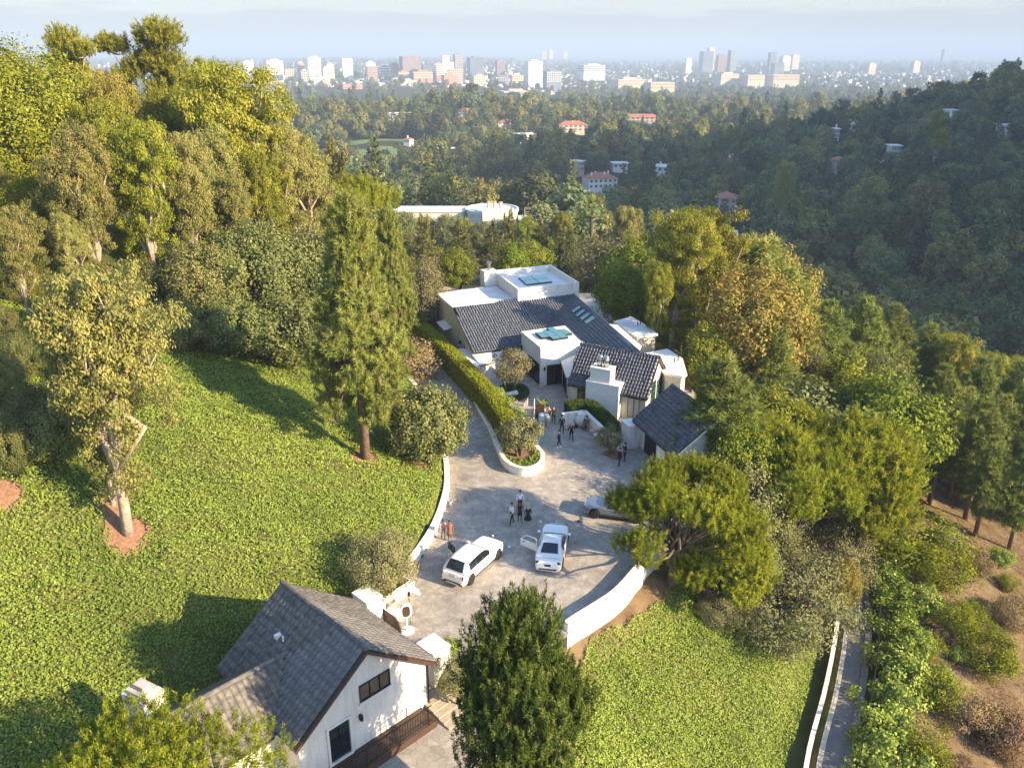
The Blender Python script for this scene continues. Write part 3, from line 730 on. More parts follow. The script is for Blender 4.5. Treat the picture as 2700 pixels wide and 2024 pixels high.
p_shoots('pine_dark', 13, pads_of(70, (0, 0, 6.6), (3.5, 3.5, 5.6), 58, (.8, 1.4), (.8, 1.3), [(0, 0, 11.6, 1.5, .8), (1.4, .4, 11, 1.4, .8), (-1.3, .5, 11, 1.4, .8), (.2, -1.3, 10.9, 1.3, .8), (.2, 1.4, 10.9, 1.3, .8)]), 'L_pine_d', 57, n=3100, stack=6, sl=.75, nb=12, bl=.2, bw=.048, jit=.8)
p_conifer('pine_tall', 15, 3.0, 'L_pine', 109, 0.22, 24, 10, 0.6, 16, 0.08, 0.45, 0, side=10)
gc_ = R(50); ct_ = []
for i in range(120):
    f = (i + gc_.random()) / 120; env = 3.9 * (1 - f) ** .9 * min(1, .6 + 2.5 * f); a_ = gc_.random() * 6.283; r_ = env * (.55 + .4 * gc_.random())
    ct_.append((r_ * math.cos(a_), r_ * math.sin(a_), 18 * (.17 + .78 * f) + .15 * r_, .85 + .4 * gc_.random(), .6 + .25 * gc_.random()))
p_shoots('pine_canary', 18, ct_, 'L_pine', 51, n=3000, stack=5, sl=.6, nb=12, bl=.36, bw=.05, bark='bark_pine', th=.32, fork=.9, jit=1.6)
p_palm('palm', 9, 111)
p_palm('palm_tall', 17, 113, 26, 1.7)
# --- valley species (few, larger blades)
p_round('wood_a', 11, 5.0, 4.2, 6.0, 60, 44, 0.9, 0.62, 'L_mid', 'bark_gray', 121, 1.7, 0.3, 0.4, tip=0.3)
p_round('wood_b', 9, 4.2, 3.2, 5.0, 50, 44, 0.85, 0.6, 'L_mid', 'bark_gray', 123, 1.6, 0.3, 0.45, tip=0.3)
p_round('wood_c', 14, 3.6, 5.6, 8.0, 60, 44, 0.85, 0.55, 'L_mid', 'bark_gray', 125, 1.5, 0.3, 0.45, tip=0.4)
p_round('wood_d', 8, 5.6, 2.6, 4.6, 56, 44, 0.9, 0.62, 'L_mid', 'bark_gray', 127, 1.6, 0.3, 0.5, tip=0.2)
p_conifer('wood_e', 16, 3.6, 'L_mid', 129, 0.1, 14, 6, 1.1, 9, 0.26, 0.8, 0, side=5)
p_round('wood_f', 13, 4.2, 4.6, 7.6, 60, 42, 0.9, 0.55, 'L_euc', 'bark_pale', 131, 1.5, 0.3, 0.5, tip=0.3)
def plant(key, name, label, base, h=None, rz=0.0, cat='tree', group=None, sx=1.0):
    tm, cm, h0 = PROTO[key]
    k = 1.0 if h is None else h / h0
    t = thing(name, label, cat, base, rz, group)
    t.scale = (k * sx, k * sx, k)
    link('trunk' if cat == 'tree' else 'stem', tm, t); link('crown' if cat == 'tree' else 'foliage', cm, t)
    return t
def plant_px(key, name, label, bx, by, ty, rz=0.0, cat='tree', sx=1.0, group=None, base=None):
    """base seen (or known to stand) at photo point bx, by; ty: photo height of its top"""
    b = hit(bx, by) if base is None else np.array(base, float)
    # height so that the top reaches ty
    lo, hi = 0.5, 60.0
    for _ in range(40):
        mid = (lo + hi) / 2
        if proj((b[0], b[1], b[2] + mid))[1] > ty: lo = mid
        else: hi = mid
    return plant(key, name, label, b, lo, rz, cat, group, sx)
def leafy_sweep(name, path, w, h, z0, m, seed, dens=150, L=0.12, round_=0.25, parent=None, tipv=0.0):
    """clipped hedge: leaf shell over a solid dark core along a path"""
    g = R(seed); P = np.array(path, float); seg = np.diff(P, axis=0); sl = np.linalg.norm(seg, axis=1); cs = np.concatenate([[0], np.cumsum(sl)])
    n = int(dens * cs[-1] * (w + 2 * h))
    s = g.random(n) * cs[-1]; i = np.clip(np.searchsorted(cs, s) - 1, 0, len(sl) - 1); f = (s - cs[i]) / sl[i]
    c = P[i] + seg[i] * f[:, None]; d = seg[i] / sl[i][:, None]; nn = np.stack([-d[:, 1], d[:, 0]], 1)
    per = w + 2 * h; q = g.random(n) * per
    side = np.where(q < h, -1.0, np.where(q < h + w, 0.0, 1.0))
    off = np.where(side == -1, -w / 2, np.where(side == 0, q - h - w / 2, w / 2)); zz = np.where(side == -1, q, np.where(side == 0, h, per - q))
    # soft shoulders
    e = np.minimum(1, np.abs(off) / (w / 2)); zz = np.where(side == 0, zz - round_ * e ** 4, np.minimum(zz, h - round_ * 0.6 * (zz / h) ** 6))
    off = off * np.where(side == 0, 1, 1 - 0.12 * (zz / h) ** 6)
    z0a = z0 if np.isscalar(z0) else np.interp(s, cs, z0)
    X = np.c_[c + nn * off[:, None], z0a + zz] + g.normal(size=(n, 3)) * 0.05
    no = np.c_[nn * side[:, None], (side == 0) * 1.0]
    nr = unit(no * 0.8 + g.normal(size=(n, 3)) * 0.6)
    v = np.clip(g.random(n) * 0.8 + tipv * (side == 0), 0, 1)  # top leaves paler: sunlit hedge top put into the leaf colour
    me = leaf_mesh(name, X, g.normal(size=(n, 3)), nr, L * (0.7 + 0.6 * g.random(n)), L * 0.7 * (0.7 + 0.6 * g.random(n)), m, v)
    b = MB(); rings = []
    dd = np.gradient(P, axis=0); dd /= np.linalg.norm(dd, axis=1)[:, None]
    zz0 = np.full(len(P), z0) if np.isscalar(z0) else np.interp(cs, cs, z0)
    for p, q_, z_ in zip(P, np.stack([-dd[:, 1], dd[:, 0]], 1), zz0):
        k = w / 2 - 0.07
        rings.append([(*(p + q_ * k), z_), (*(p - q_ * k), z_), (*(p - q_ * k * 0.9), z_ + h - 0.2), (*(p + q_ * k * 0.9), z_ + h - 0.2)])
    b.loft(rings)  # solid dark filler body added inside the leaf shell
    return me, b
# ================================================================ buildings of the estate
def V3(p): return np.array(p, float)
def in_poly(px, py, poly):
    c = np.zeros(px.shape, bool); n = len(poly)
    for i in range(n):
        x1, y1 = poly[i]; x2, y2 = poly[(i + 1) % n]
        c ^= ((y1 > py) != (y2 > py)) & (px < (x2 - x1) * (py - y1) / (y2 - y1 + 1e-12) + x1)
    return c
def slope_frame(poly, eave):
    U = V3(eave); U /= np.linalg.norm(U)
    N = np.zeros(3)
    for i in range(1, len(poly) - 1): N += np.cross(V3(poly[i]) - V3(poly[0]), V3(poly[i + 1]) - V3(poly[0]))
    N /= np.linalg.norm(N)
    if N[2] < 0: N = -N
    U = U - N * (U @ N); U /= np.linalg.norm(U)
    Vv = np.cross(N, U)
    if Vv[2] < 0: U = -U; Vv = np.cross(N, U)
    return U, Vv, N
PROF = [(0.0, 0.0), (0.10, 0.075), (0.30, 0.13), (0.50, 0.13), (0.68, 0.075), (0.78, 0.0), (1.0, 0.0)]
def tile_cells(poly, eave, cw, rl):
    U, Vv, N = slope_frame(poly, eave); o = V3(poly[0])
    q = np.array([((V3(p) - o) @ U, (V3(p) - o) @ Vv) for p in poly])
    u = np.arange(q[:, 0].min(), q[:, 0].max(), cw); v = np.arange(q[:, 1].min(), q[:, 1].max(), rl)
    uu, vv = np.meshgrid(u, v); uu = uu.ravel(); vv = vv.ravel()
    k = in_poly(uu + cw / 2, vv + rl / 2, q)
    return o, U, Vv, N, uu[k], vv[k]
def tile_field(name, poly, eave, m, parent, cw=0.31, rl=0.40, seed=0, lift=0.03, hs=1.0):
    o, U, Vv, N, u, v = tile_cells(poly, eave, cw, rl)
    g = R(seed); n = len(u); k = len(PROF)
    j = g.normal(size=(n, 2)) * 0.014
    Vt = []
    for end, (dv, dz) in enumerate(((0, lift), (rl + 0.05, 0.0))):
        for a, b in PROF:
            Vt.append(o + U * (u + a * cw + j[:, 0])[:, None] + Vv * (v + dv + j[:, 1])[:, None] + N * (0.02 + b * hs + dz) * np.ones((n, 1)))
    for a, b in PROF: # lower lip
        Vt.append(o + U * (u + a * cw + j[:, 0])[:, None] + Vv * (v + j[:, 1])[:, None] + N * (0.0 + b * hs * 0.0) * np.ones((n, 1)))
    Vt = np.stack(Vt, 1)
    F = [(i, i + 1, k + i + 1, k + i) for i in range(k - 1)] + [(2 * k + i, 2 * k + i + 1, i + 1, i) for i in range(k - 1)]
    F = (np.array(F)[None] + (np.arange(n) * 3 * k)[:, None, None]).reshape(-1, 4)
    me = mesh_np(name, Vt.reshape(-1, 3) - np.array(world_loc(parent)), F, m, np.repeat(g.random(n), 3 * k))
    ob = link(name, me, parent); ob['kind'] = 'stuff'
    return ob
def roof_slab(name, poly, thick, m, parent):
    b = MB(); b.extr([V3(p) - V3((0, 0, thick)) for p in poly], (0, 0, thick)); return b.build(name, m, parent)
def window(parent, a, b, z0, z1, nx=2, ny=1, frame='black', glass='glass_dark', bar=0.07, name='window', side=1, out=0.03):
    a = V3(a)[:2]; b = V3(b)[:2]; d = (b - a) / np.linalg.norm(b - a); n = np.array([d[1], -d[0]]) * side
    L = np.linalg.norm(b - a)
    A = lambda s, z, o: (*(a + d * s + n * o), z)
    f = MB()
    for i in range(nx + 1): s = L * i / nx; f.beam(A(s, z0, out), A(s, z1, out), bar, bar * 1.4, up=(n[0], n[1], 0))
    for i in range(ny + 1): z = z0 + (z1 - z0) * i / ny; f.beam(A(-bar / 2, z, out + 0.004), A(L + bar / 2, z, out + 0.004), bar, bar * 1.4, up=(n[0], n[1], 0))
    fo = f.build(name, frame, parent)
    for i in range(nx):
        for j in range(ny):
            s0, s1 = L * i / nx, L * (i + 1) / nx; q0, q1 = z0 + (z1 - z0) * j / ny, z0 + (z1 - z0) * (j + 1) / ny
            p = MB(); p.extr([A(s0, q0, 0.004), A(s1, q0, 0.004), A(s1, q1, 0.004), A(s0, q1, 0.004)], (n[0] * 0.012, n[1] * 0.012, 0))
            p.build('pane', glass, fo)
    return fo
def lamp(parent, p, n):
    b = MB(); p = V3(p); n = V3(n)
    b.box(p + n * 0.06, (0.12, 0.12, 0.3)); b.lathe(p + n * 0.16 - V3((0, 0, 0.2)), [(0.03, 0), (0.09, 0.05), (0.10, 0.32), (0.02, 0.44)], 8)
    b.build('wall_lamp', 'darkmetal', parent)
def skylight(parent, P, nx, ny, skip=(), h=0.12, gap=0.06):
    """P: four roof corners; glass panes in a raised curb"""
    P = [V3(p) for p in P]; N = np.cross(P[1] - P[0], P[3] - P[0]); N /= np.linalg.norm(N)
    if N[2] < 0: N = -N
    B = lambda s, t: (P[0] * (1 - s) + P[1] * s) * (1 - t) + (P[3] * (1 - s) + P[2] * s) * t
    c = MB(); panes = []
    for i in range(nx):
        for j in range(ny):
            if (i, j) in skip: continue
            q = [B(i / nx, j / ny), B((i + 1) / nx, j / ny), B((i + 1) / nx, (j + 1) / ny), B(i / nx, (j + 1) / ny)]
            c.extr(q, N * h); panes.append(q)
    f = c.build('skylight', 'darkmetal', parent)
    for q in panes:
        m = sum(q) / 4; r = [m + (p - m) * (1 - gap) + N * (h + 0.004) for p in q]
        MB().extr(r, N * 0.02).build('pane', 'glass_teal', f)
    return f
# ---------------------------------------------------------------- main house
wb_m = bpy.data.materials.new('whitebrick'); wb_m.use_nodes = True; MATS['whitebrick'] = wb_m
def wb_nodes(m):
    n, l = m.node_tree.nodes, m.node_tree.links; b = n['Principled BSDF']; b.inputs['Roughness'].default_value = 0.85
    t = n.new('ShaderNodeTexCoord'); k = n.new('ShaderNodeTexBrick'); k.inputs['Scale'].default_value = 1.0
    k.inputs['Brick Width'].default_value = 0.42; k.inputs['Row Height'].default_value = 0.14; k.inputs['Mortar Size'].default_value = 0.012
    k.inputs['Color1'].default_value = (0.80, 0.78, 0.74, 1); k.inputs['Color2'].default_value = (0.70, 0.68, 0.64, 1); k.inputs['Mortar'].default_value = (0.58, 0.56, 0.53, 1)
    mpn = n.new('ShaderNodeMapping'); mpn.inputs['Rotation'].default_value = (math.pi / 2, 0, 0)
    l.new(t.outputs['Object'], mpn.inputs[0]); l.new(mpn.outputs[0], k.inputs['Vector']); l.new(k.outputs['Color'], b.inputs['Base Color'])
    bp = n.new('ShaderNodeBump'); bp.inputs['Strength'].default_value = 0.6; bp.inputs['Distance'].default_value = 0.02
    l.new(k.outputs['Fac'], bp.inputs['Height']); bp.invert = True; l.new(bp.outputs[0], b.inputs['Normal'])
wb_nodes(wb_m)
HL = (2, 85, 0)
H = thing('main_house', 'long low white villa with dark blue tiled roofs and flat white roof boxes', 'house', HL)
e1 = V3((0.930, 0.367, 0)); e2 = V3((0.367, -0.930, 0))
TL, TR = V3((-6.8, 92.7, 5.5)), V3((7.4, 98.3, 5.5))
BL = V3((-4.25, 85.55, 2.5)); VB = V3((2.1, 88.0, 2.5))
Bend = V3((12.7, 76.7, 5.5)); nB = V3((-0.971, -0.238, 0))
BLo = Bend + nB * 7.6; BLo[2] = 2.5
pA = [BL, VB, TR, TL]
pB = [VB, V3((7.8, 84.0, 4.31)), Bend + nB * 3.0 - V3((0, 0, 1.185)), Bend, TR]
rA = roof_slab('roof', pA, 0.2, 'darkmetal', H); rA['label'] = 'wide blue tile roof slope facing the court'
tile_field('roof_tiles', pA, VB - BL, 'tile_blue', rA, seed=1)
rB = roof_slab('roof', pB, 0.2, 'darkmetal', H)
tile_field('roof_tiles', pB, BLo - VB, 'tile_blue', rB, seed=2)
def ridge(parent, a, b, r=0.13, m='tile_blue', st=0.4):
    a = V3(a); b = V3(b); n = max(1, int(np.linalg.norm(b - a) / st)); k = MB()
    for i in range(n): k.tube([a + (b - a) * (i / n), a + (b - a) * ((i + 1.08) / n)], [r, r * 0.86], 8)
    return k.build('ridge_cap', m, parent)
ridge(rB, TR + V3((0, 0, .05)), Bend + V3((0, 0, .05)))
# lower apron of the court slope beside the entrance box
ap = [at(1357, 936, 1.9), at(1398.6, 914, 1.9), VB + V3((-0.1, -0.6, 0.25)), at(1328, 920, 2.55)]
ap[2] = V3((1.15, 87.4, 2.62)); 
rC = roof_slab('roof', ap, 0.15, 'darkmetal', H); tile_field('roof_tiles', ap, ap[1] - ap[0], 'tile_blue', rC, seed=3)
# walls under the court slope and the left gable end
bk = V3((-9.3, 99.2, 5.5)); bk2 = V3((-10.4, 102.3, 3.6))
w = MB()
ga = [(-4.35, 85.95), (-6.75, 92.6), (-9.2, 99.0), (-10.3, 102.2)]
gz = [2.35, 5.28, 5.28, 3.5]
th_ = V3((0.28, 0.1, 0))
w.extr([(*ga[0], 0)] + [(*g_, z) for g_, z in zip(ga, gz)] + [(*ga[3], 0)], th_)
w.build('gable_wall', 'cream', H)
w = MB()
f0, f1 = V3((-4.2, 86.0, 0)), V3((1.9, 88.4, 0))
w.extr([f0, f1, f1 + V3((0, 0, 2.3)), f0 + V3((0, 0, 2.3))], e2 * -0.3)
w.build('wall', 'stucco', H)
# flat white roof behind the slope
fl = MB(); fl.prism([TL[:2] + e1[:2] * 0.05, (0.66, 95.62), (-2.0, 102.4), bk[:2]], 5.0, 5.42); fl.build('flat_roof', 'roofwhite', H)
fl = MB(); fl.extr([(*bk[:2], 5.25), (-2.0, 102.3, 5.25), (-3.2, 105.6, 3.4), (-10.5, 102.6, 3.4)], (0, 0, 0.15)); fl.build('rear_roof', 'darkmetal', H)
fv = MB(); p = at(1212, 794, 5.45); fv.tube([p, p + V3((0, 0, 0.75))], 0.06, 8); fv.build('vent_pipe', 'roofwhite', H)
# entry canopy, lamp and arched door on the gable end
cpy = MB(); q = V3((-7.6, 95.2, 0)); cpy.extr([(-7.0, 93.6, 2.7), (-8.1, 96.6, 2.7), (-9.1, 96.2, 2.5), (-8.0, 93.2, 2.5)], (0, 0, 0.16)); cpy.build('canopy', 'stucco', H)
lamp(H, (-5.8, 89.8, 2.3), (-0.93, -0.33, 0))
dq = MB(); arc = [(-5.15, 88.1, 0), (-5.45, 89.0, 0), (-5.45, 89.0, 1.7), (-5.38, 88.78, 2.05), (-5.3, 88.55, 2.15), (-5.22, 88.32, 2.05), (-5.15, 88.1, 1.7)]
dq.extr(arc, (-0.06, -0.02, 0)); dq.build('door', 'brown', H)
dp = MB(); p0 = at(1167, 800, 4.9); dp.tube([(-9.05, 98.3, 4.9), (-9.05, 98.3, 1.5)], 0.06, 6); dp.build('downpipe', 'darkmetal', H)
# rear roof box with parapets, four-pane rooflight and flue
Tq = [V3((0.7, 95.3, 0)), V3((8.15, 98.5, 0)), V3((5.1, 107.5, 0)), V3((-2.45, 104.4, 0))]
t = MB(); t.prism([p[:2] for p in Tq], 0, 6.2)
cen = sum(Tq) / 4
inn = [cen + (p - cen) * 0.93 for p in Tq]
t.build('roof_box', 'whitebrick', H)
pr_ = MB()
for i in range(4):
    a, b, c, d = Tq[i], Tq[(i + 1) % 4], inn[(i + 1) % 4], inn[i]
    pr_.hull([(*x[:2], 6.2) for x in (a, b, c, d)], [(*x[:2], 6.95) for x in (a, b, c, d)])
pr_.build('parapet', 'stucco', H)
rf = MB(); rf.prism([p[:2] for p in inn], 6.2, 6.26); rf.build('flat_roof', 'roofwhite', H)
skylight(H, [at(1388, 752.5, 6.3), at(1456, 745, 6.3), at(1430, 726, 6.3), at(1367, 734, 6.3)], 2, 2)
ch = MB(); c0 = V3((-3.15, 103.0, 0)); ch.hull([c0 + V3((x, y, 5.2)) for x, y in ((-0.3, -0.9), (1.3, -0.25), (0.75, 1.3), (-0.9, 0.7))], [c0 + V3((x, y, 7.3)) for x, y in ((-0.3, -0.9), (1.3, -0.25), (0.75, 1.3), (-0.9, 0.7))])
chn = ch.build('chimney', 'stucco', H)
fu = MB(); c1 = c0 + V3((0.25, 0.25, 7.3)); fu.lathe(c1, [(0.24, 0), (0.24, 0.75), (0.36, 0.8), (0.36, 0.95), (0.12, 1.1)], 12); fu.build('flue', 'metal', chn, smooth=False)
for px, py, col in ((1408.7, 780, 'darkmetal'), (1481.5, 772, 'brown')):
    v_ = MB(); p = at(px, py, 5.6); v_.tube([p, p + V3((0, 0, 0.65))], 0.07, 8); v_.box(p + V3((0, 0, 0.75)), (0.34, 0.34, 0.28)); v_.build('roof_vent', col, H)
v_ = MB(); p = at(1456.6, 797, 5.0); v_.tube([p - V3((0, 0, .3)), p + V3((0, 0, 0.35))], 0.08, 8); v_.box(p, (0.7, 0.5, 0.06), 0.4); v_.build('roof_vent', 'roofwhite', H)
# entrance box with stepped rooflight
Eq = [V3((3.0, 82.2, 0)), V3((8.6, 83.9, 0)), V3((9.35, 84.2, 0)), V3((7.5, 89.5, 0)), V3((6.2, 89.0, 0)), V3((6.0, 89.6, 0)), V3((1.05, 87.5, 0))]
b = MB(); b.prism([p[:2] for p in Eq], 0, 4.05); b.build('entrance_box', 'whitebrick', H)
ce = V3((5.0, 85.8, 0)); b = MB(); b.prism([(ce + (p - ce) * 1.015)[:2] for p in Eq], 4.05, 4.3); b.build('flat_roof', 'roofwhite', H)
sk = [at(1437, 902, 4.34), at(1519, 889, 4.34), at(1478, 865, 4.34), at(1403, 874, 4.34)]
skylight(H, sk, 4, 4, {(0, 3), (3, 3), (3, 0), (0, 0), (1, 3)}, 0.2)
fdir = (Eq[1] - Eq[0]) / np.linalg.norm(Eq[1] - Eq[0])
dn = V3((fdir[1], -fdir[0], 0))
d0, d1 = Eq[0] + fdir * 0.75, Eq[0] + fdir * 2.35
window(H, d0, d1, 0.02, 2.2, 2, 1, name='entrance_door', out=0.05)
lamp(H, Eq[0] + fdir * 0.42 + V3((0, 0, 1.9)), dn)
lw0, lw1 = Eq[6] * 0.62 + Eq[0] * 0.38, Eq[0] + (Eq[6] - Eq[0]) * 0.06
window(H, lw0, lw1, 0.1, 2.3, 2, 1, side=1)
# glazed link wall between entrance box and front wing
k0, k1 = V3((5.45, 82.9, 0)), V3((5.75, 77.9, 0))
b = MB(); b.extr([k0, k1, k1 + V3((0, 0, 2.4)), k0 + V3((0, 0, 2.4))], (2.6, 0.2, 0)); b.build('link_wall', 'stucco', H)
b = MB(); b.extr([k0 + V3((-.3, 0, 2.42)), k1 + V3((-.3, 0.2, 2.42)), k1 + V3((1.6, 0, 3.3)), k0 + V3((1.6, 0, 3.3))], (0, 0, .12)); b.build('link_roof', 'stucco', H)
b = MB(); b.beam(k0 + V3((-.32, 0, 2.45)), k1 + V3((-.32, 0.2, 2.45)), .12, .12); b.build('gutter', 'darkmetal', H)
window(H, k0 + V3((0, -0.5, 0)), k1 + V3((0, 0.6, 0)), 0.05, 2.2, 3, 1)
# wall with window beside the olive tree
b = MB(); b.extr([at(1357, 960, 0), at(1400, 950, 0), at(1400, 950, 0) + V3((0, 0, 1.8)), at(1357, 960, 0) + V3((0, 0, 1.8))], (-.1, .3, 0))
b.v = []; b.f = []; b.m = []
b.hull([(0.2, 85.2, 0), (2.0, 85.9, 0), (1.6, 87.3, 0), (-0.2, 86.6, 0)], [(0.2, 85.2, 1.75), (2.0, 85.9, 1.75), (1.6, 87.3, 2.2), (-0.2, 86.6, 2.2)])
b.build('wall', 'stucco', H); window(H, (0.5, 85.3), (1.9, 85.85), 0.1, 1.6, 3, 1)
# low white blocks by the hedge
b = MB(); q = [at(1244, 931, 2.35), at(1328, 920, 2.35), at(1303, 953, 2.0), at(1268, 961, 2.0)]
b.hull([(*p[:2], 0) for p in q], [p - V3((0, 0, .14)) for p in q]); b.build('side_wing', 'stucco', H)
b = MB(); m_ = sum(q) / 4; b.extr([m_ + (p - m_) * 1.05 - V3((0, 0, .13)) for p in q], (0, 0, .13)); b.build('flat_roof', 'roofwhite', H)
b = MB(); b.beam(q[3] * 1.0 + V3((0, -.15, -.1)), q[2] + V3((0, -.15, -.1)), .08, .16); b.build('fascia', 'wood', H)
b = MB(); q = [at(1207, 919, 2.0), at(1228, 917, 2.0), at(1248, 932, 2.0), at(1267, 960, 2.0), at(1252, 966, 2.0), at(1219, 937, 2.0)]
b.prism([p[:2] for p in q], 0, 2.0); b.build('side_wing', 'stucco', H)
# front wing
w1 = V3((0.885, -0.466, 0)); w2 = V3((-0.466, -0.885, 0))
WRl, WRr = V3((6.85, 79.6, 5.5)), V3((14.3, 75.7, 5.5))
WEl, WEr = V3((5.45, 76.35, 2.5)), V3((12.75, 72.45, 2.5))
WBl, WBr = WRl - (WEl - WRl) * V3((1, 1, -1)), WRr - (WEr - WRr) * V3((1, 1, -1))
rW = roof_slab('roof', [WEl, WEr, WRr, WRl], 0.18, 'brown', H); tile_field('roof_tiles', [WEl, WEr, WRr, WRl], WEr - WEl, 'tile_blue', rW, seed=4, hs=1.15)
rW2 = roof_slab('roof', [WBr, WBl, WRl, WRr], 0.18, 'brown', H); tile_field('roof_tiles', [WBr, WBl, WRl, WRr], WBl - WBr, 'tile_blue', rW2, seed=5)
ridge(rW, WRl + V3((0, 0, .06)), WRr + V3((0, 0, .06)))
ix = lambda P, a, b_: P + w1 * a - w2 * b_
b = MB(); A0 = ix(WEl, .25, .35); A1 = ix(WEr, -.25, .35); A2 = ix(WBr, -.25, -.35); A3 = ix(WBl, .25, -.35)
apx = lambda P: V3((P[0], P[1], 5.22))
b.hull([(*A0[:2], 0), (*A1[:2], 0), (*A2[:2], 0), (*A3[:2], 0)], [(*A0[:2], 2.45), (*A1[:2], 2.45), (*A2[:2], 2.45), (*A3[:2], 2.45)]); b.build('wall', 'cream', H)
for s_, P in ((1, A1), (-1, A0)):
    b = MB()
    Q = A2 if s_ > 0 else A3; top = apx((WRr if s_ > 0 else WRl) - w1 * 0.25 * s_)
    b.extr([(*P[:2], 2.4), (*Q[:2], 2.4), top], w1 * -0.2 * s_)
    b.build('gable', 'stucco', H)
# front wing windows: warm room light painted into the pane colour
window(H, ix(A0, 0.75, 0), ix(A0, 1.75, 0), 0.75, 2.2, 2, 1, frame='brown', glass='painted_room_glow')
window(H, ix(A0, 6.0, 0), ix(A0, 7.15, 0), 0.25, 2.2, 2, 1, frame='wood', glass='painted_room_glow')
lamp(H, ix(A0, 0.3, 0) + V3((0, 0, 1.9)), w2); lamp(H, ix(A1, -0.3, 0) + V3((0, 0, 1.7)), w2)
ge = A2 - A1; ge = ge / np.linalg.norm(ge)
window(H, A1 + ge * 1.6, A1 + ge * 3.0, 0.6, 3.3, 3, 4, frame='black', glass='glass_teal', side=1)
window(H, A1 + ge * 3.6, A1 + ge * 5.4, 0.6, 2.9, 3, 4, frame='black', glass='glass_teal', side=1)
# front chimney: wide brick block, narrower stack, two steel flues
b = MB(); c0 = ix(WEl, 2.15, -0.45); c1 = ix(WEl, 5.55, -0.45); c2 = ix(WEl, 5.55, 1.6); c3 = ix(WEl, 2.15, 1.6)
b.prism([p[:2] for p in (c0, c1, c2, c3)], 0, 3.35); cb = b.build('chimney', 'whitebrick', H)
b = MB(); b.prism([(p + (p - (c0 + c2) / 2) * 0.02)[:2] for p in (c0, c1, c2, c3)], 3.35, 3.45); b.build('ledge', 'stucco', cb)
c0 = ix(WEl, 2.5, -0.30); c1 = ix(WEl, 4.55, -0.30); c2 = ix(WEl, 4.55, 1.0); c3 = ix(WEl, 2.5, 1.0)
b = MB(); b.prism([p[:2] for p in (c0, c1, c2, c3)], 3.45, 4.75); b.build('stack', 'whitebrick', cb)
b = MB(); b.prism([(p + (p - (c0 + c2) / 2) * 0.06)[:2] for p in (c0, c1, c2, c3)], 4.75, 4.87); b.build('cap', 'stucco', cb)
for s_ in (3.1, 3.75):
    b = MB(); p = ix(WEl, s_ + .1, .35); b.lathe((p[0], p[1], 4.87), [(0.25, 0), (0.25, 0.85), (0.21, 0.9), (0.27, 0.95), (0.27, 1.05), (0.1, 1.15)], 14); b.build('flue', 'metal', cb, smooth=True)
# four narrow rooflights on the right slope
for k in range(4):
    cxp = [(1509, 827.5), (1520, 838), (1531, 846), (1543, 855.5)][k]
    cx2 = [(1533, 811.5), (1544, 820), (1557, 829), (1569, 838)][k]
    zf = lambda P: None
    def on_B(px, py):
        lo, hi = 2.0, 6.5
        for _ in range(30):
            z = (lo + hi) / 2; P = at(px, py, z); d = (P - Bend) @ nB; zr = 5.5 - 3.0 / 7.6 * d
            if z > zr: hi = z
            else: lo = z
        return P
    a_, b__ = on_B(*cxp), on_B(*cx2); sd = (Bend - TR) / np.linalg.norm(Bend - TR) * 0.42
    skylight(H, [a_ - sd, a_ + sd, b__ + sd, b__ - sd], 1, 1, (), 0.22, 0.16)
# dormer wall and flat roofs on the far right
b = MB(); q = [at(1580, 854, 4.0), at(1602, 840, 5.3), at(1670, 880, 4.6), at(1690, 890, 3.6), at(1650, 905, 3.3)]
b.extr([V3((9.3, 85.6, 3.9)), V3((10.3, 86.3, 5.6)), V3((11.9, 79.4, 5.6)), V3((11.3, 79.0, 4.4))], (1.2, 0.3, -0.3)); b.build('dormer', 'stucco', H)
for q, z in (([(1617, 847), (1665, 834), (1698, 853), (1735, 880), (1680, 889), (1648, 868)], 4.4), ([(1692, 932), (1760, 919), (1800, 944), (1812, 985), (1800, 992), (1755, 983)], 3.6)):
    P = [at(x, y, z) for x, y in q]; cq = sum(P) / len(P)
    b = MB(); b.prism([(cq + (p - cq) * 0.9)[:2] for p in P], -2, z - .25); b.build('wing_wall', 'cream', H)
    b = MB(); b.prism([p[:2] for p in P], z - .25, z); b.build('flat_roof', 'roofwhite', H)
    for s_ in (0.3, 0.6):
        b = MB(); p = cq + (P[2] - cq) * s_; b.tube([p, p + V3((0, 0, .5))], .05, 6); b.build('vent_pipe', 'darkmetal', H)
# ---------------------------------------------------------------- garage
g1 = V3((2.25, -7.3, 0)); g1 /= np.linalg.norm(g1); g2 = V3((-g1[1], g1[0], 0))
G = thing('garage', 'low garage with dark blue tile roof and wide black door beside the court', 'garage', (14, 65, 0))
Ge0, Ge1 = V3((10.7, 67.8, 2.5)), V3((13.05, 60.35, 2.5))
Gr0, Gr1 = Ge0 + g2 * 3.7 + V3((0, 0, 2.9)), Ge1 + g2 * 3.7 + V3((0, 0, 2.9))
Gf0, Gf1 = Gr0 + g2 * 3.7 + V3((0, 0, -2.9)), Gr1 + g2 * 3.7 + V3((0, 0, -2.9))
r1 = roof_slab('roof', [Ge0, Ge1, Gr1, Gr0], .18, 'brown', G); tile_field('roof_tiles', [Ge0, Ge1, Gr1, Gr0], Ge1 - Ge0, 'tile_blue', r1, seed=6)
r2 = roof_slab('roof', [Gf1, Gf0, Gr0, Gr1], .18, 'brown', G); tile_field('roof_tiles', [Gf1, Gf0, Gr0, Gr1], Gf0 - Gf1, 'tile_blue', r2, seed=7)
ridge(r1, Gr0 + V3((0, 0, .05)), Gr1 + V3((0, 0, .05)))
i_ = lambda P, a, b__: P + g1 * a + g2 * b__
A = [i_(Ge0, .3, .7), i_(Ge1, -.3, .7), i_(Gf1, -.3, -.5), i_(Gf0, .3, -.5)]
b = MB(); b.prism([p[:2] for p in A], 0, 2.35)
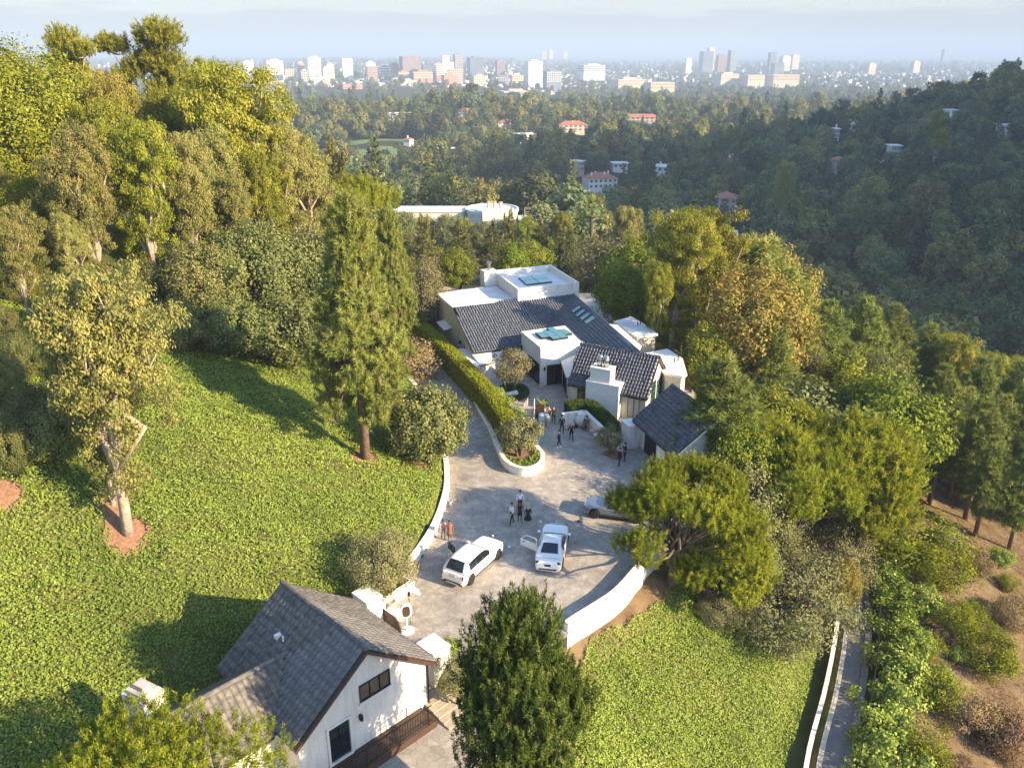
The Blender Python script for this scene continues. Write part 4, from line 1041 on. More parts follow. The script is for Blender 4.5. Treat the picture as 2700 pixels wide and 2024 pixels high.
for E0, E1, s_ in ((Ge0, Gf0, 1), (Ge1, Gf1, -1)):
    b.extr([i_(E0, .3 * s_, .7) * V3((1, 1, 0)) + V3((0, 0, 2.34)), i_(E1, .3 * s_, -.5) * V3((1, 1, 0)) + V3((0, 0, 2.34)), ((E0 + E1) / 2 + g1 * .3 * s_) * V3((1, 1, 0)) + V3((0, 0, 5.15))], g1 * .2 * s_)
b.build('wall', 'stucco', G)
dr = MB(); D0 = i_(Ge0, 1.5, .66); D1 = i_(Ge0, 6.6, .66); dr.extr([(*D0[:2], .02), (*D1[:2], .02), (*D1[:2], 2.15), (*D0[:2], 2.15)], -g2 * .06); dd_ = dr.build('garage_door', 'black', G)
for k in range(5):
    p = MB(); z = .08 + k * .42; p.extr([D0 * V3((1, 1, 0)) + V3((0, 0, z)) - g2 * .065, D1 * V3((1, 1, 0)) + V3((0, 0, z)) - g2 * .065, D1 * V3((1, 1, 0)) + V3((0, 0, z + .38)) - g2 * .065, D0 * V3((1, 1, 0)) + V3((0, 0, z + .38)) - g2 * .065], -g2 * .03); p.build('panel', 'black', dd_)
ba = MB(); ba.extr([Ge1 + V3((0, 0, -.2)) + g1 * .03, Gr1 + V3((0, 0, -.2)) + g1 * .03, Gr1 + g1 * .03, Ge1 + g1 * .03], g1 * .06); ba.build('bargeboard', 'stucco', G)
# white piers at the garage door
for px, py, nm in ((1658, 1184, 'white block pier at the left end of the garage door'), (1752, 1250, 'white block pier at the near corner of the garage')):
    P = at(px, py, 0) + g2 * .3
    t_ = thing('gate_pier', nm, 'pier', P, math.atan2(g1[1], g1[0]))
    MB().box((-.75, .1, 1.1), (1.5, 1.1, 2.2)).build('pier', 'stucco', t_, local=True, bevel=.03)
    MB().box((-.75, .1, 2.24), (1.62, 1.22, .09)).build('coping', 'stucco', t_, local=True)
# ---------------------------------------------------------------- guard house
q1 = V3((0.705, -0.709, 0)); q2 = V3((0.709, 0.705, 0)); O = V3((-9.72, 35.2, 0)); ZR, ZE, HW = 6.3, 3.05, 4.25
GH = thing('guard_house', 'white gabled gate lodge with worn gray tile roof in the foreground', 'house', O)
f_ = lambda s_, t_, z: O + q1 * s_ + q2 * t_ + V3((0, 0, z))
S0, S1 = -3.85, 3.85
slopes = {'R': [f_(S0, HW, ZE), f_(S1, HW, ZE), f_(S1, 0, ZR), f_(S0, 0, ZR)], 'L': [f_(S1, -HW, ZE), f_(S0, -HW, ZE), f_(S0, 0, ZR), f_(S1, 0, ZR)]}
# one tile mesh, many tiles
def tile_mesh(name, cw, rl, m):
    b = MB(); pr = [(0.0, 0.0), (0.12, 0.035), (0.35, 0.05), (0.6, 0.05), (0.85, 0.035), (1.0, 0.0)]
    t_ = [(a * cw, 0, z + .045) for a, z in pr]; u_ = [(a * cw, rl + .05, z) for a, z in pr]; l_ = [(a * cw, 0, 0) for a, z in pr]
    k = len(pr); b.add(t_ + u_ + l_, [(i, i + 1, k + i + 1, k + i) for i in range(k - 1)] + [(2 * k + i, 2 * k + i + 1, i + 1, i) for i in range(k - 1)])
    return b.mesh(name, m)
TM = tile_mesh('tile', 0.33, 0.44, 'tile_gray')
budget = [300]
def tiled(parent, poly, eave, seed, cw=.33, rl=.44, single=True):
    o, U, Vv, N, u, v = tile_cells(poly, eave, cw, rl)
    g = R(seed); order = np.argsort(-(o + U * u[:, None] + Vv * v[:, None])[:, 1] * 0 + g.random(len(u)) * 0 + (o + U * u[:, None] + Vv * v[:, None])[:, 1])
    rest = []
    M = Matrix((U, Vv, N)).transposed().to_4x4()
    pl = V3(world_loc(parent))
    for i in order:
        P = o + U * u[i] + Vv * (v[i] + g.normal() * .01) + N * (.015 + abs(g.normal()) * .006)
        if single and budget[0] > 0:
            budget[0] -= 1
            ob = bpy.data.objects.new('tile', TM); C.objects.link(ob); ob.parent = parent
            mm = M.copy(); mm.translation = Vector(P - pl); ob.matrix_local = mm
        else: rest.append((P, i))
    if rest:
        V0 = np.array([x.co for x in TM.vertices]); F0 = np.array([p.vertices[:] for p in TM.polygons])
        B3 = np.array([U, Vv, N])
        VV = np.vstack([V0 @ B3 + (P - pl) for P, _ in rest]); FF = np.vstack([F0 + k * len(V0) for k in range(len(rest))])
        ob = link('tiles', mesh_np('tiles', VV, FF, 'tile_gray'), parent); ob['kind'] = 'stuff'
rR = roof_slab('roof', slopes['R'], .2, 'brown', GH); rL = roof_slab('roof', slopes['L'], .2, 'brown', GH)
budget[0] = 150; tiled(rR, slopes['R'], slopes['R'][1] - slopes['R'][0], 1)
budget[0] = 150; tiled(rL, slopes['L'], slopes['L'][1] - slopes['L'][0], 2)
ridge(rL, f_(S0, 0, ZR + .07), f_(S1, 0, ZR + .07), .14, 'tile_gray', .42)
# cross wing running left from the left slope
wz, we = 4.75, 2.9
wl_ = [f_(-.35 + 2.6, -1.9, we), f_(-.35 + 2.6, -9.5, we), f_(-.35, -9.5, wz), f_(-.35, -1.95, wz)]
wl_[0] = f_(2.25, -4.4, we); wr_ = [f_(-2.95, -9.5, we), f_(-2.95, -4.4, we), f_(-.35, -1.95, wz), f_(-.35, -9.5, wz)]
budget[0] = 0
for k, pl_ in enumerate((wl_, wr_)):
    rr_ = roof_slab('roof', pl_, .18, 'brown', GH); tiled(rr_, pl_, pl_[1] - pl_[0], 3 + k)
ridge(rr_, f_(-.35, -1.8, wz + .07), f_(-.35, -9.5, wz + .07), .14, 'tile_gray', .42)
b = MB(); b.prism([f_(-2.6, -9.2, 0)[:2], f_(1.9, -9.2, 0)[:2], f_(1.9, -3, 0)[:2], f_(-2.6, -3, 0)[:2]], 0, 2.85); b.build('wing_wall', 'stucco', GH)
b = MB(); b.prism([f_(S0 + .35, -HW + .35, 0)[:2], f_(S1 - .35, -HW + .35, 0)[:2], f_(S1 - .35, HW - .35, 0)[:2], f_(S0 + .35, HW - .35, 0)[:2]], 0, 2.95)
for s_ in (S0 + .35, S1 - .35):
    b.extr([f_(s_, -HW + .35, 2.94), f_(s_, HW - .35, 2.94), f_(s_, 0, ZR - .25)], q1 * (.2 if s_ < 0 else -.2))
b.build('wall', 'stucco', GH)
for t_ in (-1, 1):
    for S_, o_ in ((S1, .03), (S0, -.09)):
        ba = MB(); ba.extr([f_(S_ + o_, HW * t_, ZE - .22), f_(S_ + o_, 0, ZR - .22), f_(S_ + o_, 0, ZR - .02), f_(S_ + o_, HW * t_, ZE - .02)], q1 * .06); ba.build('bargeboard', 'brown', GH)
sg = S1 - .35
window(GH, f_(sg, -.35, 0), f_(sg, 1.45, 0), 3.15, 4.1, 3, 1, frame='black', glass='glass_dark', bar=.05, side=1)
b = MB(); b.beam(f_(sg + .05, -.45, 3.05), f_(sg + .05, 1.55, 3.05), .12, .14); b.build('sill', 'stucco', GH)
window(GH, f_(sg, -2.35, 0), f_(sg, -1.05, 0), .5, 2.75, 1, 1, frame='stucco', glass='glass_dark', bar=.12, name='door', side=1)
lamp(GH, f_(sg, -.45, 2.3), q1)
b = MB(); b.tube([f_(sg + .08, HW - .4, 2.9), f_(sg + .08, HW - .4, .3)], .05, 6); b.build('downpipe', 'darkmetal', GH)
v_ = MB(); P = at(807, 1652, 4.3); 
pv = f_(-1.5, -1.75, ZR - (ZR - ZE) * 1.75 / HW)
v_.box(pv + V3((0, 0, .12)), (.35, .3, .2), .8); v_.tube([pv + q1 * .5, pv + q1 * .5 + V3((0, 0, .4))], .06, 6); v_.build('roof_vent', 'roofwhite', GH)
# detached white chimney of the wing
b = MB(); P = at(392, 1900, 3.4); b.box((P[0], P[1], 2.6), (1.5, 1.2, 5.2), -.5); ck = b.build('chimney', 'stucco', GH, bevel=.02)
b = MB(); b.box((P[0], P[1], 5.3), (1.2, .9, .2), -.5); b.box((P[0], P[1], 5.5), (.7, .4, .25), -.5); b.build('cap', 'concrete', ck)
# raised walk and iron railing along the gable
wk = MB(); wk.prism([f_(sg + .02, -HW - 1, 0)[:2], f_(sg + 1.35, -HW - 1, 0)[:2], f_(sg + 1.35, HW - .9, 0)[:2], f_(sg + .02, HW - .9, 0)[:2]], -1, .42)
tag(wk.build('gable_walk', 'brown'), kind='structure')
RL = thing('iron_railing', 'black iron railing along the walk below the lodge gable', 'railing', f_(sg + 1.25, 0, .42))
for k in range(3):
    t_ = -HW - .6 + k * 3.85; MB().beam(f_(sg + 1.25, t_, .42), f_(sg + 1.25, t_, 1.55), .07, .07).build('post', 'black', RL)
for z in (.55, 1.5): MB().beam(f_(sg + 1.25, -HW - .6, z), f_(sg + 1.25, HW - 1.15, z), .05, .04).build('rail', 'black', RL)
bal = MB().beam(f_(sg + 1.25, 0, .55), f_(sg + 1.25, 0, 1.5), .022, .022).mesh('baluster', 'black', world_loc(RL))
for k in range(46):
    ob = bpy.data.objects.new('baluster', bal); C.objects.link(ob); ob.parent = RL; ob.location = Vector(q2 * (-HW - .5 + k * .165))
# brick steps beside the lodge
ST = thing('garden_steps', 'tan brick steps between the lodge gable and the gate pier', 'steps', f_(sg + .5, HW + .6, 0))
for k in range(5):
    MB().box(f_(sg + .15 + k * .42, HW + .35, .38 - k * .09), (.40, 2.0, .14), math.atan2(q1[1], q1[0])).build('step', 'paver', ST)
# ================================================================ walls, hedges, ground cover
def wall_path(name, label, pts, thick, z0, z1, m='stucco', cope=True, cat='wall'):
    P = np.array(pts, float); d = np.gradient(P, axis=0); d /= np.linalg.norm(d, axis=1)[:, None]; nn = np.stack([-d[:, 1], d[:, 0]], 1)
    za = lambda i, z: z[i] if hasattr(z, '__len__') else z
    t = thing(name, label, cat, (*P[0], 0))
    for part, th, a, b_ in (('wall', thick, lambda i: za(i, z0), lambda i: za(i, z1) - .08), ('coping', thick + .08, lambda i: za(i, z1) - .08, lambda i: za(i, z1))):
        r = [[(*(p + q * th / 2), a(i)), (*(p - q * th / 2), a(i)), (*(p - q * th / 2), b_(i)), (*(p + q * th / 2), b_(i))] for i, (p, q) in enumerate(zip(P, nn))]
        MB().loft(r).build(part, m, t)
    return t
lw = [(-7.15, 47.3), (-6.85, 48.9), (-6.35, 50.6), (-5.85, 52.6), (-5.45, 55.3), (-5.25, 58.3), (-5.35, 61.0), (-5.85, 64.8), (-7.6, 72), (-9.4, 79), (-11.3, 83.6), (-16, 95)]
wall_path('retaining_wall', 'curving low white wall between ivy hillside and driveway', smooth_path(lw, 60), .36, -.4, .72)
rw = [(3.3, 41.9), (4.0, 42.6), (5.2, 43.7), (6.7, 45.2), (8.25, 47.5), (10.15, 50.7), (11.65, 53.3), (13.6, 57), (15.6, 61)]
wall_path('parapet_wall', 'tall curving white wall along the right edge of the driveway', smooth_path(rw, 40), .32, -2.6, .62)
pw = [(-13.5, 101), (-11.3, 96.4), (-7.7, 88.7), (-5.0, 82.0), (-3.4, 76.2), (-2.1, 71.3), (-1.15, 66.1), (-.55, 63.6), (.45, 62.25), (1.5, 62.1), (2.4, 63.1), (2.65, 64.8), (2.15, 66.7)]
sp_ = smooth_path(pw, 80); zt = np.interp(sp_[:, 1], [60, 66, 70, 110], [.85, .62, .4, .4])
wall_path('planter_wall', 'rounded white planter wall at the hedge foot where the road forks', sp_, .3, -.1, zt)
bed = MB(); bp = [(-1.0, 66.1), (-.4, 63.7), (.5, 62.4), (1.5, 62.25), (2.25, 63.2), (2.5, 64.8), (2.0, 66.6), (1.6, 68.5), (0.6, 72.5), (-1.0, 72.5), (-1.9, 71)]
bed.prism(bp, 0, .42); tag(bed.build('planting_bed', 'mulch'), kind='structure')
# long clipped hedge
hp = smooth_path([(-14.5, 104.5), (-12.0, 98.9), (-8.4, 90.9), (-5.55, 83.9), (-3.3, 78.2), (-1.9, 74.0), (-.75, 70.3), (.25, 67.2)], 40)
HG = thing('long_hedge', 'long clipped golden green hedge between upper road and house', 'hedge', (*hp[0], 0))
me, core = leafy_sweep('foliage', hp - hp[0], 1.65, 2.45, 0.0, 'L_hedge', 201, 310, .125, .3, tipv=.25)
link('foliage', me, HG); core.build('dark_core', 'hedgecore', HG, local=True)
# box hedge on the court wall
bx = smooth_path([(5.2, 73.5), (6.4, 73.9), (7.5, 73.9), (8.3, 71.8), (9.3, 68.9)], 16)
HB = thing('box_hedge', 'dark green clipped hedge with a corner behind the court wall', 'hedge', (*bx[0], 0))
me, core = leafy_sweep('foliage', bx - bx[0], 1.15, 1.75, 0.0, 'L_box', 203, 240, .13, .2)
link('foliage', me, HB); core.build('dark_core', 'hedgecore', HB, local=True)
wall_path('court_wall', 'pale stepped court wall behind the vase and musician', [(4.75, 72.1), (6.9, 72.75), (6.96, 72.7), (8.6, 67.9), (9.9, 66.6)], .28, 0, 1.25)
wall_path('court_side_wall', 'short taupe wall with dark gate panel left of the court entry', [(1.9, 74.0), (3.2, 73.9), (3.45, 71.6)], .25, 0, .95, 'concrete')
gp = MB(); gp_t = thing('court_gate', 'dark brown solid gate leaf standing open at the court entry', 'gate', (2.25, 73.6, 0)); gp.extr([(2.25, 73.6, .1), (3.1, 73.5, .1), (3.1, 73.5, 1.5), (2.25, 73.6, 1.5)], (0, .07, 0)); gp.build('gate_leaf', 'brown', gp_t)
# gate piers and low walls by the lodge
def pier(px, py, zt, nm, sx=1.5, sy=1.1, rz=-.79):
    P = at(px, py, zt); t = thing('gate_pier', nm, 'pier', (P[0], P[1], 0), rz)
    MB().box((0, 0, zt / 2 - .04), (sx, sy, zt - .08)).build('pier', 'stucco', t, local=True, bevel=.02)
    MB().box((0, 0, zt - .02), (sx + .08, sy + .08, .1)).build('coping', 'stucco', t, local=True)
    return P
pier(968, 1566, 2.3, 'square white gate pier behind the lodge roof near the bench')
pier(1143, 1698, 2.3, 'square white gate pier by the lodge front corner', 1.4, 1.2)
wall_path('gate_wall', 'low white planter wall with a clay pot below the bench', [at(996, 1590, .75)[:2], at(1087, 1530, .75)[:2], at(1058, 1512, .75)[:2]], .3, -.1, .75)
wall_path('gate_wall', 'short white return wall left of the gate pier', [at(919, 1552, 1.2)[:2], at(940, 1543, 1.2)[:2], at(958, 1555, 1.2)[:2]], .3, -.1, 1.2)
wall_path('steps_wall', 'cream sloping wall running down from the lodge gate pier', [at(1168, 1716, 1.6)[:2], at(1200, 1745, 1.3)[:2], at(1225, 1790, 1.0)[:2]], .3, -1, [1.6, 1.3, 1.0], 'cream')
wall_path('path_wall', 'low gray wall along the planted strip below the railing', [at(1150, 1905, -.6)[:2], at(1060, 2000, -.8)[:2], at(1000, 2060, -1)[:2]], .3, -2.5, -.3, 'concrete')
gt = MB(); P0, P1 = at(988, 1636, 0), at(1057, 1678, 0)
d_ = (P1 - P0); gt.extr([P0 + V3((0, 0, .05)), P1 + V3((0, 0, .05)), P1 + V3((0, 0, .55)), P1 - d_ * .06 + V3((0, 0, .95)), P1 - d_ * .2 + V3((0, 0, 1.15)), P0 + V3((0, 0, 1.3))], (.06, .07, 0))
tag(gt.build('sliding_gate', 'brown', None), 'dark brown panel gate with rounded end behind the lodge eave', 'gate')
# lower road kerbs, walls and fence
rp = smooth_path(ROAD, 30); dr_ = np.gradient(rp, axis=0); dr_ /= np.linalg.norm(dr_, axis=1)[:, None]; rn = np.stack([-dr_[:, 1], dr_[:, 0]], 1)
wall_path('kerb_wall', 'thin white retaining wall on the ivy side of the lower road', rp + rn * 1.55, .22, -11.6, -9.75)
wall_path('road_kerb', 'tan inner kerb along the lower road beside the white wall', rp + rn * .8, .25, -10.9, -10.15, 'concrete')
wall_path('road_kerb', 'dark outer kerb of the lower road beside the wire fence', rp - rn * .85, .4, -10.9, -10.2, 'asphalt')
FN = thing('wire_fence', 'dark wire fence between lower road and ivy hedge', 'fence', (*rp[0], -10.6))
fp = rp - rn * 1.5
for i in range(0, 30, 3): MB().tube([(*fp[i], -11), (*fp[i], -8.9)], .04, 6).build('post', 'darkmetal', FN)
MB().tube([(*p, -8.9) for p in fp], .035, 6).build('top_rail', 'darkmetal', FN)
mw = MB()
for z in np.arange(-10.6, -8.9, .28): mw.tube([(*p, z) for p in fp[::2]], .012, 3, cap=False)
for i in range(len(fp) - 1):
    for s_ in np.arange(0, 1, .16): q = fp[i] * (1 - s_) + fp[i + 1] * s_; mw.beam((*q, -10.7), (*q, -8.9), .016, .016)
wire = mw.build('wire_mesh', 'fencemesh', FN); wire['kind'] = 'stuff'
IH = thing('ivy_hedge', 'thick glossy ivy hedge running along the lower road fence', 'hedge', (*rp[0], -10.6))
ip = rp[:-4] - rn[:-4] * 3.0; g_ = R(77); k_ = len(ip)
icl = np.repeat(np.c_[ip, np.full(k_, -9.9)], 16, 0) + g_.normal(size=(k_ * 16, 3)) * np.array([.85, .85, .6])
link('foliage', crown('ivy_foliage', np.c_[icl - np.array([*rp[0], -10.6]), .5 + .35 * g_.random(len(icl))], 90, .22, .17, 'L_ivy', 78, tipv=.3), IH)
# ---------------------------------------------------------------- ivy
def ivy(name, label, X, Y, seed, L=.12, tip=0.0, hmax=.35):
    g = R(seed); n = len(X)
    Z = terrain(X, Y)
    gxn = (terrain(X + .4, Y) - Z) / .4; gyn = (terrain(X, Y + .4) - Z) / .4
    N0 = unit(np.c_[-gxn, -gyn, np.ones(n)])
    clump = .5 + .5 * snoise(X * 2.3, Y * 2.1, 3.0)
    mound = .5 + .5 * snoise(X / 1.1, Y / 1.2, 7.0)
    gap = snoise(X / 4.3, Y / 3.7, 11.0) + .3 * g.normal(size=n) > .82
    P = np.c_[X, Y, Z + .05 + hmax * clump * g.random(n) ** .5 + .7 * mound ** 3]; P[gap, 2] -= .25
    nr = unit(N0 * .9 + g.normal(size=(n, 3)) * .45 + np.array([.15, -.25, .1]))
    patch = .5 + .5 * snoise(X / 6.0, Y / 7.0, 1.7) * .7 + .3 * snoise(X / 2.2, Y / 2.0, 3.3)
    v = np.clip(-.06 + .36 * g.random(n) + .55 * patch + .22 * clump * g.random(n) + tip, 0, 1)  # yellow to dark green patches; the darker tone also stands for shadows
    sz = L * (.45 + 1.0 * g.random(n))
    kp = ~gap | (g.random(n) < .3); m_ = kp.sum()
    me = leaf_mesh(name, P[kp], (g.normal(size=(n, 3)) - N0 * .3)[kp], nr[kp], sz[kp], sz[kp] * .85, 'L_ivy', v[kp])
    return tag(link(name, me), label, 'ivy', kind='stuff')
def frustum_xy(n, x0, x1, y0, y1, seed):
    g = R(seed); return x0 + (x1 - x0) * g.random(n), y0 + (y1 - y0) * g.random(n)
X, Y = frustum_xy(540000, -48, -4, 19, 92, 301)
s_ = xl(Y) - X; Z = terrain(X, Y); px, py, dd_ = proj((X, Y, Z))
TW = [hit(334, 1408), hit(963, 1210), hit(1100, 1222), hit(300, 1335), hit(15, 1310)]
ok = (s_ > .35) & (px > -80) & (px < 2750) & (py < 2080) & (py > 800)
for q, r_ in zip(TW, (1.3, 1.1, 1.0, .9, 1.0)): ok &= (np.hypot(X - q[0], Y - q[1]) > r_ * (.85 + .3 * snoise(X * 3, Y * 3)))
# thin out with distance
ok &= (R(5).random(len(X)) < np.clip(1.25 - (Y - 40) / 130, .45, 1))
ivy('hillside_ivy', 'bright green ivy covering the hillside left of the driveway', X[ok], Y[ok], 302)
X, Y = frustum_xy(290000, 1, 30, 24, 62, 303)
r_ = X - xr(Y); rd = poly_dist(X, Y, ROAD); px, py, dd_ = proj((X, Y, terrain(X, Y)))
ok = (r_ > 1.2 + .9 * sstep(44, 48, Y) + .5 * snoise(X, Y)) & (r_ < 14.5) & (rd > 2.6) & (py < 2080) & (px > 900)
ivy('slope_ivy', 'pale glossy ivy on the slope below the white driveway wall', X[ok], Y[ok], 304, .12, .06)
X, Y = frustum_xy(5000, -1, 2.4, 62.4, 72, 305)
ok = in_poly(X, Y, [tuple(p) for p in bp])
g = R(306); n = ok.sum(); P = np.c_[X[ok], Y[ok], .45 + .25 * g.random(n)]
edge = (np.hypot(X[ok] - .7, Y[ok] - 65.2) > 1.25); P = P[edge]; n = len(P)
tag(link('bed_planting', leaf_mesh('bed_planting', P, g.normal(size=(n, 3)), unit(g.normal(size=(n, 3)) * .6 + [0, 0, 1]), .2, .15, 'L_ivy', g.random(n) * .8)), 'leafy ground cover inside the rounded planter', 'ground cover', kind='stuff')
# round lawn, garden bed and mulch rings
b = MB(); b.prism([(.1 + 1.75 * math.cos(a), 80.4 + 2.6 * math.sin(a)) for a in np.linspace(0, 6.28, 28)[:-1]], .0, .06); tag(b.build('round_lawn', 'soil' if 'soil' in MATS else 'mulch'), kind='structure')
g = R(311); a = g.random(9000) * 6.283; r_ = np.sqrt(g.random(9000)); P = np.c_[.1 + 1.72 * r_ * np.cos(a), 80.4 + 2.55 * r_ * np.sin(a), .07 + .04 * g.random(9000)]
tag(link('lawn_grass', leaf_mesh('lawn_grass', P, g.normal(size=(9000, 3)) + [0, 0, 1], unit(g.normal(size=(9000, 3))), .12, .05, 'L_box', g.random(9000))), 'small round green lawn under the court olive tree', 'grass', kind='stuff')
def ring(name, c, r, seed):
    g = R(seed); n = 900; a = g.random(n) * 6.283; q = np.sqrt(g.random(n)) * r
    X = c[0] + q * np.cos(a); Y = c[1] + q * np.sin(a)
    b = MB(); k = 20
    aa = np.linspace(0, 2 * math.pi, k + 1)[:-1]; P = [(c[0] + r * math.cos(t) * (.9 + .2 * g.random()), c[1] + r * math.sin(t) * (.9 + .2 * g.random())) for t in aa]
    vs = [(x, y, tz(x, y) + .06) for x, y in P] + [(c[0], c[1], tz(c[0], c[1]) + .16)]
    b.add(vs, [(i, (i + 1) % k, k) for i in range(k)])
    return tag(b.build(name, 'mulch', smooth=True), kind='structure')
for i, (q, r_) in enumerate(zip(TW, (1.3, 1.1, 1.0, .9, 1.0))): ring('mulch_ring', q, r_, 400 + i)
# ================================================================ trees of the estate
def gb(px, Y):
    X = 0.0
    for _ in range(12):
        z = tz(X, Y); X = (px - 1350) / FPX * (Y * cP + (CAM_H - z) * sP)
    return np.array([X, Y, tz(X, Y)])
def tree(key, nm, label, px, Y, ty, rz=0.0, sx=1.0, cat='tree', group=None):
    return plant_px(key, nm, label, 0, 0, ty, rz, cat, sx, group, gb(px, Y))
# --- left hillside
plant_px('euc_a', 'eucalyptus_tree', 'tall rust tinged eucalyptus with pale forked trunk standing in the ivy', 336, 1408, 705, .4, sx=1.15)
plant_px('euc_a', 'eucalyptus_tree', 'slim eucalyptus close behind the forked one on the ivy slope', 300, 1335, 800, 2.0, sx=.7)
LT = [
 ('euc_g', 'feathery eucalyptus filling the top of the left stand', 130, 82, 260, 1.7, 1.0), ('euc_g', 'leafy eucalyptus between the pollarded and the upright one', 350, 84, 260, 4.7, 1.0), ('euc_a', 'feathery eucalyptus right of the white trunked one', 600, 86, 330, 2.0, 1.0),
 ('euc_g', 'yellow green eucalyptus on the shoulder left of the canary pine', 730, 90, 400, 3.6, .9), ('euc_a', 'pale eucalyptus low in the left stand', 220, 66, 560, 5.5, .9), ('euc_b', 'slim eucalyptus behind the leftmost one', 20, 74, 420, 2.2, 1.0), ('euc_g', 'eucalyptus in the dip between skyline pines', 480, 98, 230, .9, 1.0),
 ('euc_a', 'eucalyptus with bare twisted trunk near the left picture edge', 85, 62, 540, 1.0, 1.0),
 ('euc_a', 'eucalyptus with pollarded pinkish branches, second from the left', 285, 70, 330, 2.4, 1.0),
 ('euc_g', 'upright green eucalyptus in the middle of the left stand', 425, 74, 310, .7, .9),
 ('euc_b', 'narrow olive eucalyptus with a white lower trunk on the left hill', 540, 78, 350, 3.1, .85),
 ('euc_g', 'broad leafy eucalyptus crowning the left stand', 660, 92, 165, 1.4, 1.15),
 ('euc_b', 'short gray green eucalyptus below the broad one', 650, 84, 460, 4.4, .85),
 ('euc_a', 'eucalyptus with straight pale trunk at the right end of the left stand', 800, 98, 330, 5.2, 1.0),
 ('euc_r', 'rusty topped eucalyptus behind the left stand near the skyline', 355, 96, 190, 2.9, .9),
 ('euc_g', 'small eucalyptus on the skyline left of the city towers', 590, 112, 150, .2, .7),
]
for k, lb, x, Y, ty, rz, sx in LT: tree(k, 'eucalyptus_tree', lb, x, Y, ty, rz, sx)
tree('skypine', 'pine_tree', 'open armed pine with white trunk rising above the skyline', 470, 110, 72, .2, 1.1)
tree('skypine', 'pine_tree', 'smaller open pine left of the tall skyline pine', 265, 104, 88, 2.6, .8)
LB = [
 ('camphor', 'rounded olive tree behind the pollarded eucalyptus on the left edge', 110, 66, 690, .8, .75), ('oak_big', 'lit oak halfway down the left edge', 30, 50, 930, 5.1, .62), ('oak_big', 'oak between the left edge oaks and the forked eucalyptus', 130, 56, 845, 1.7, .7),
 ('camphor', 'leafy tree above the shaded oaks left of the canary pine', 610, 88, 520, 2.9, .75), ('oak_big', 'dark oak under the middle eucalyptus', 410, 72, 690, 2.2, .75), ('oak_big', 'dark oak under the white trunked eucalyptus', 500, 76, 640, .9, .75), ('oak_big', 'shaded oak against the canary pine', 870, 76, 700, 1.9, .7),
 ('oak', 'low shaded oak along the upper ivy edge', 620, 69, 790, 2.2, 1.1), ('oak', 'low shaded oak next to the canary pine trunk shadow', 770, 71, 780, 4.0, 1.1),
 ('oak_big', 'sunlit oak low on the left edge above bare soil', 40, 44.5, 1090, .7, .62), ('oak', 'small oak between the left edge and the forked eucalyptus', 150, 46.5, 1075, 2.6, 1.0), ('oak_big', 'oak left of the forked eucalyptus trunk', 205, 50.5, 985, 4.1, .6),
 ('oak_big', 'gray green oak high on the left edge', 15, 58, 800, 2.0, .7), ('oak', 'oak tucked behind the forked eucalyptus crown', 285, 56, 900, .2, 1.1), ('oak_big', 'dark oak between the two nearer eucalyptus trees', 330, 64, 720, 3.0, .7),
 ('camphor', 'big rounded yellow green tree at the top left corner', 60, 84, 105, .3, 1.0), ('camphor', 'rounded leafy tree right of the corner tree', 175, 92, 160, 1.9, .8),
 ('oak_big', 'dark spreading oak low on the left edge', 25, 66, 660, .9, .8), ('camphor', 'shaded bright leaved tree under the corner canopy', 130, 72, 470, 2.2, .8),
 ('oak_big', 'oak beside the rust tinged eucalyptus on the left edge', 60, 54, 880, 1.5, .8), ('oak_big', 'lower oak with bare soil beneath at the left edge', 110, 47.5, 1010, 3.5, .72),
 ('oak_big', 'oak behind the forked eucalyptus', 215, 60, 740, 5.0, .75), ('oak_big', 'shaded oak at the top of the ivy slope, left', 560, 72, 640, 2.7, .8),
 ('oak_big', 'shaded oak at the top of the ivy slope, middle', 690, 76, 590, .4, .9), ('oak_big', 'shaded oak at the top of the ivy slope, right', 830, 82, 610, 4.0, .9),
 ('camphor', 'dark leafy tree behind the pollarded eucalyptus', 400, 78, 560, 3.3, .75), ('oak', 'small shaded oak beside the upper ivy edge', 470, 66, 790, 1.0, .9),
 ('oak_big', 'round oak filling the gap behind the left eucalyptus row', 500, 104, 330, 1.1, .9), ('camphor', 'green tree behind the broad eucalyptus', 745, 112, 330, .8, .8),
 ('oak_big', 'oak on the hill shoulder above the canary pine', 880, 108, 500, 2.1, .8), ('oak_big', 'brownish oak between hill shoulder and villa', 1020, 116, 640, .6, .7),
]
for k, lb, x, Y, ty, rz, sx in LB: tree(k, 'oak_tree' if 'oak' in k else 'camphor_tree', lb, x, Y, ty, rz, sx)
tree('cedar', 'conifer_tree', 'conifer with layered boughs right of the left eucalyptus stand', 905, 122, 390, .5, 1.0)
tree('aleppo_b', 'pine_tree', 'umbrella shaped dark pine above the canary pine', 950, 118, 430, .9, .9)
plant_px('pine_canary', 'pine_tree', 'tall dense canary pine with bare trunk between ivy and road', 963, 1212, 512, .3, sx=.92)
tree('pine_canary', 'pine_tree', 'second canary pine close behind the tall one', 1045, 78, 545, 2.2, .75)
tree('grayshrub', 'shrub', 'brown leaved tall shrub between canary pine and villa', 1115, 100, 680, 1.2, .5, 'shrub')
plant_px('oak', 'oak_tree', 'round low oak between ivy and driveway beside the canary pine', 1130, 1222, 1020, .4, sx=.88)
plant_px('shrub_dry', 'shrub', 'bare pinkish shrub between canary pine and upper road', 1085, 1000, 900, .4, 'shrub', sx=1.0)
plant_px('grayshrub', 'shrub', 'gray green shrub behind the bench and low wall', 1012, 1560, 1405, 1.0, 'shrub', sx=.72)
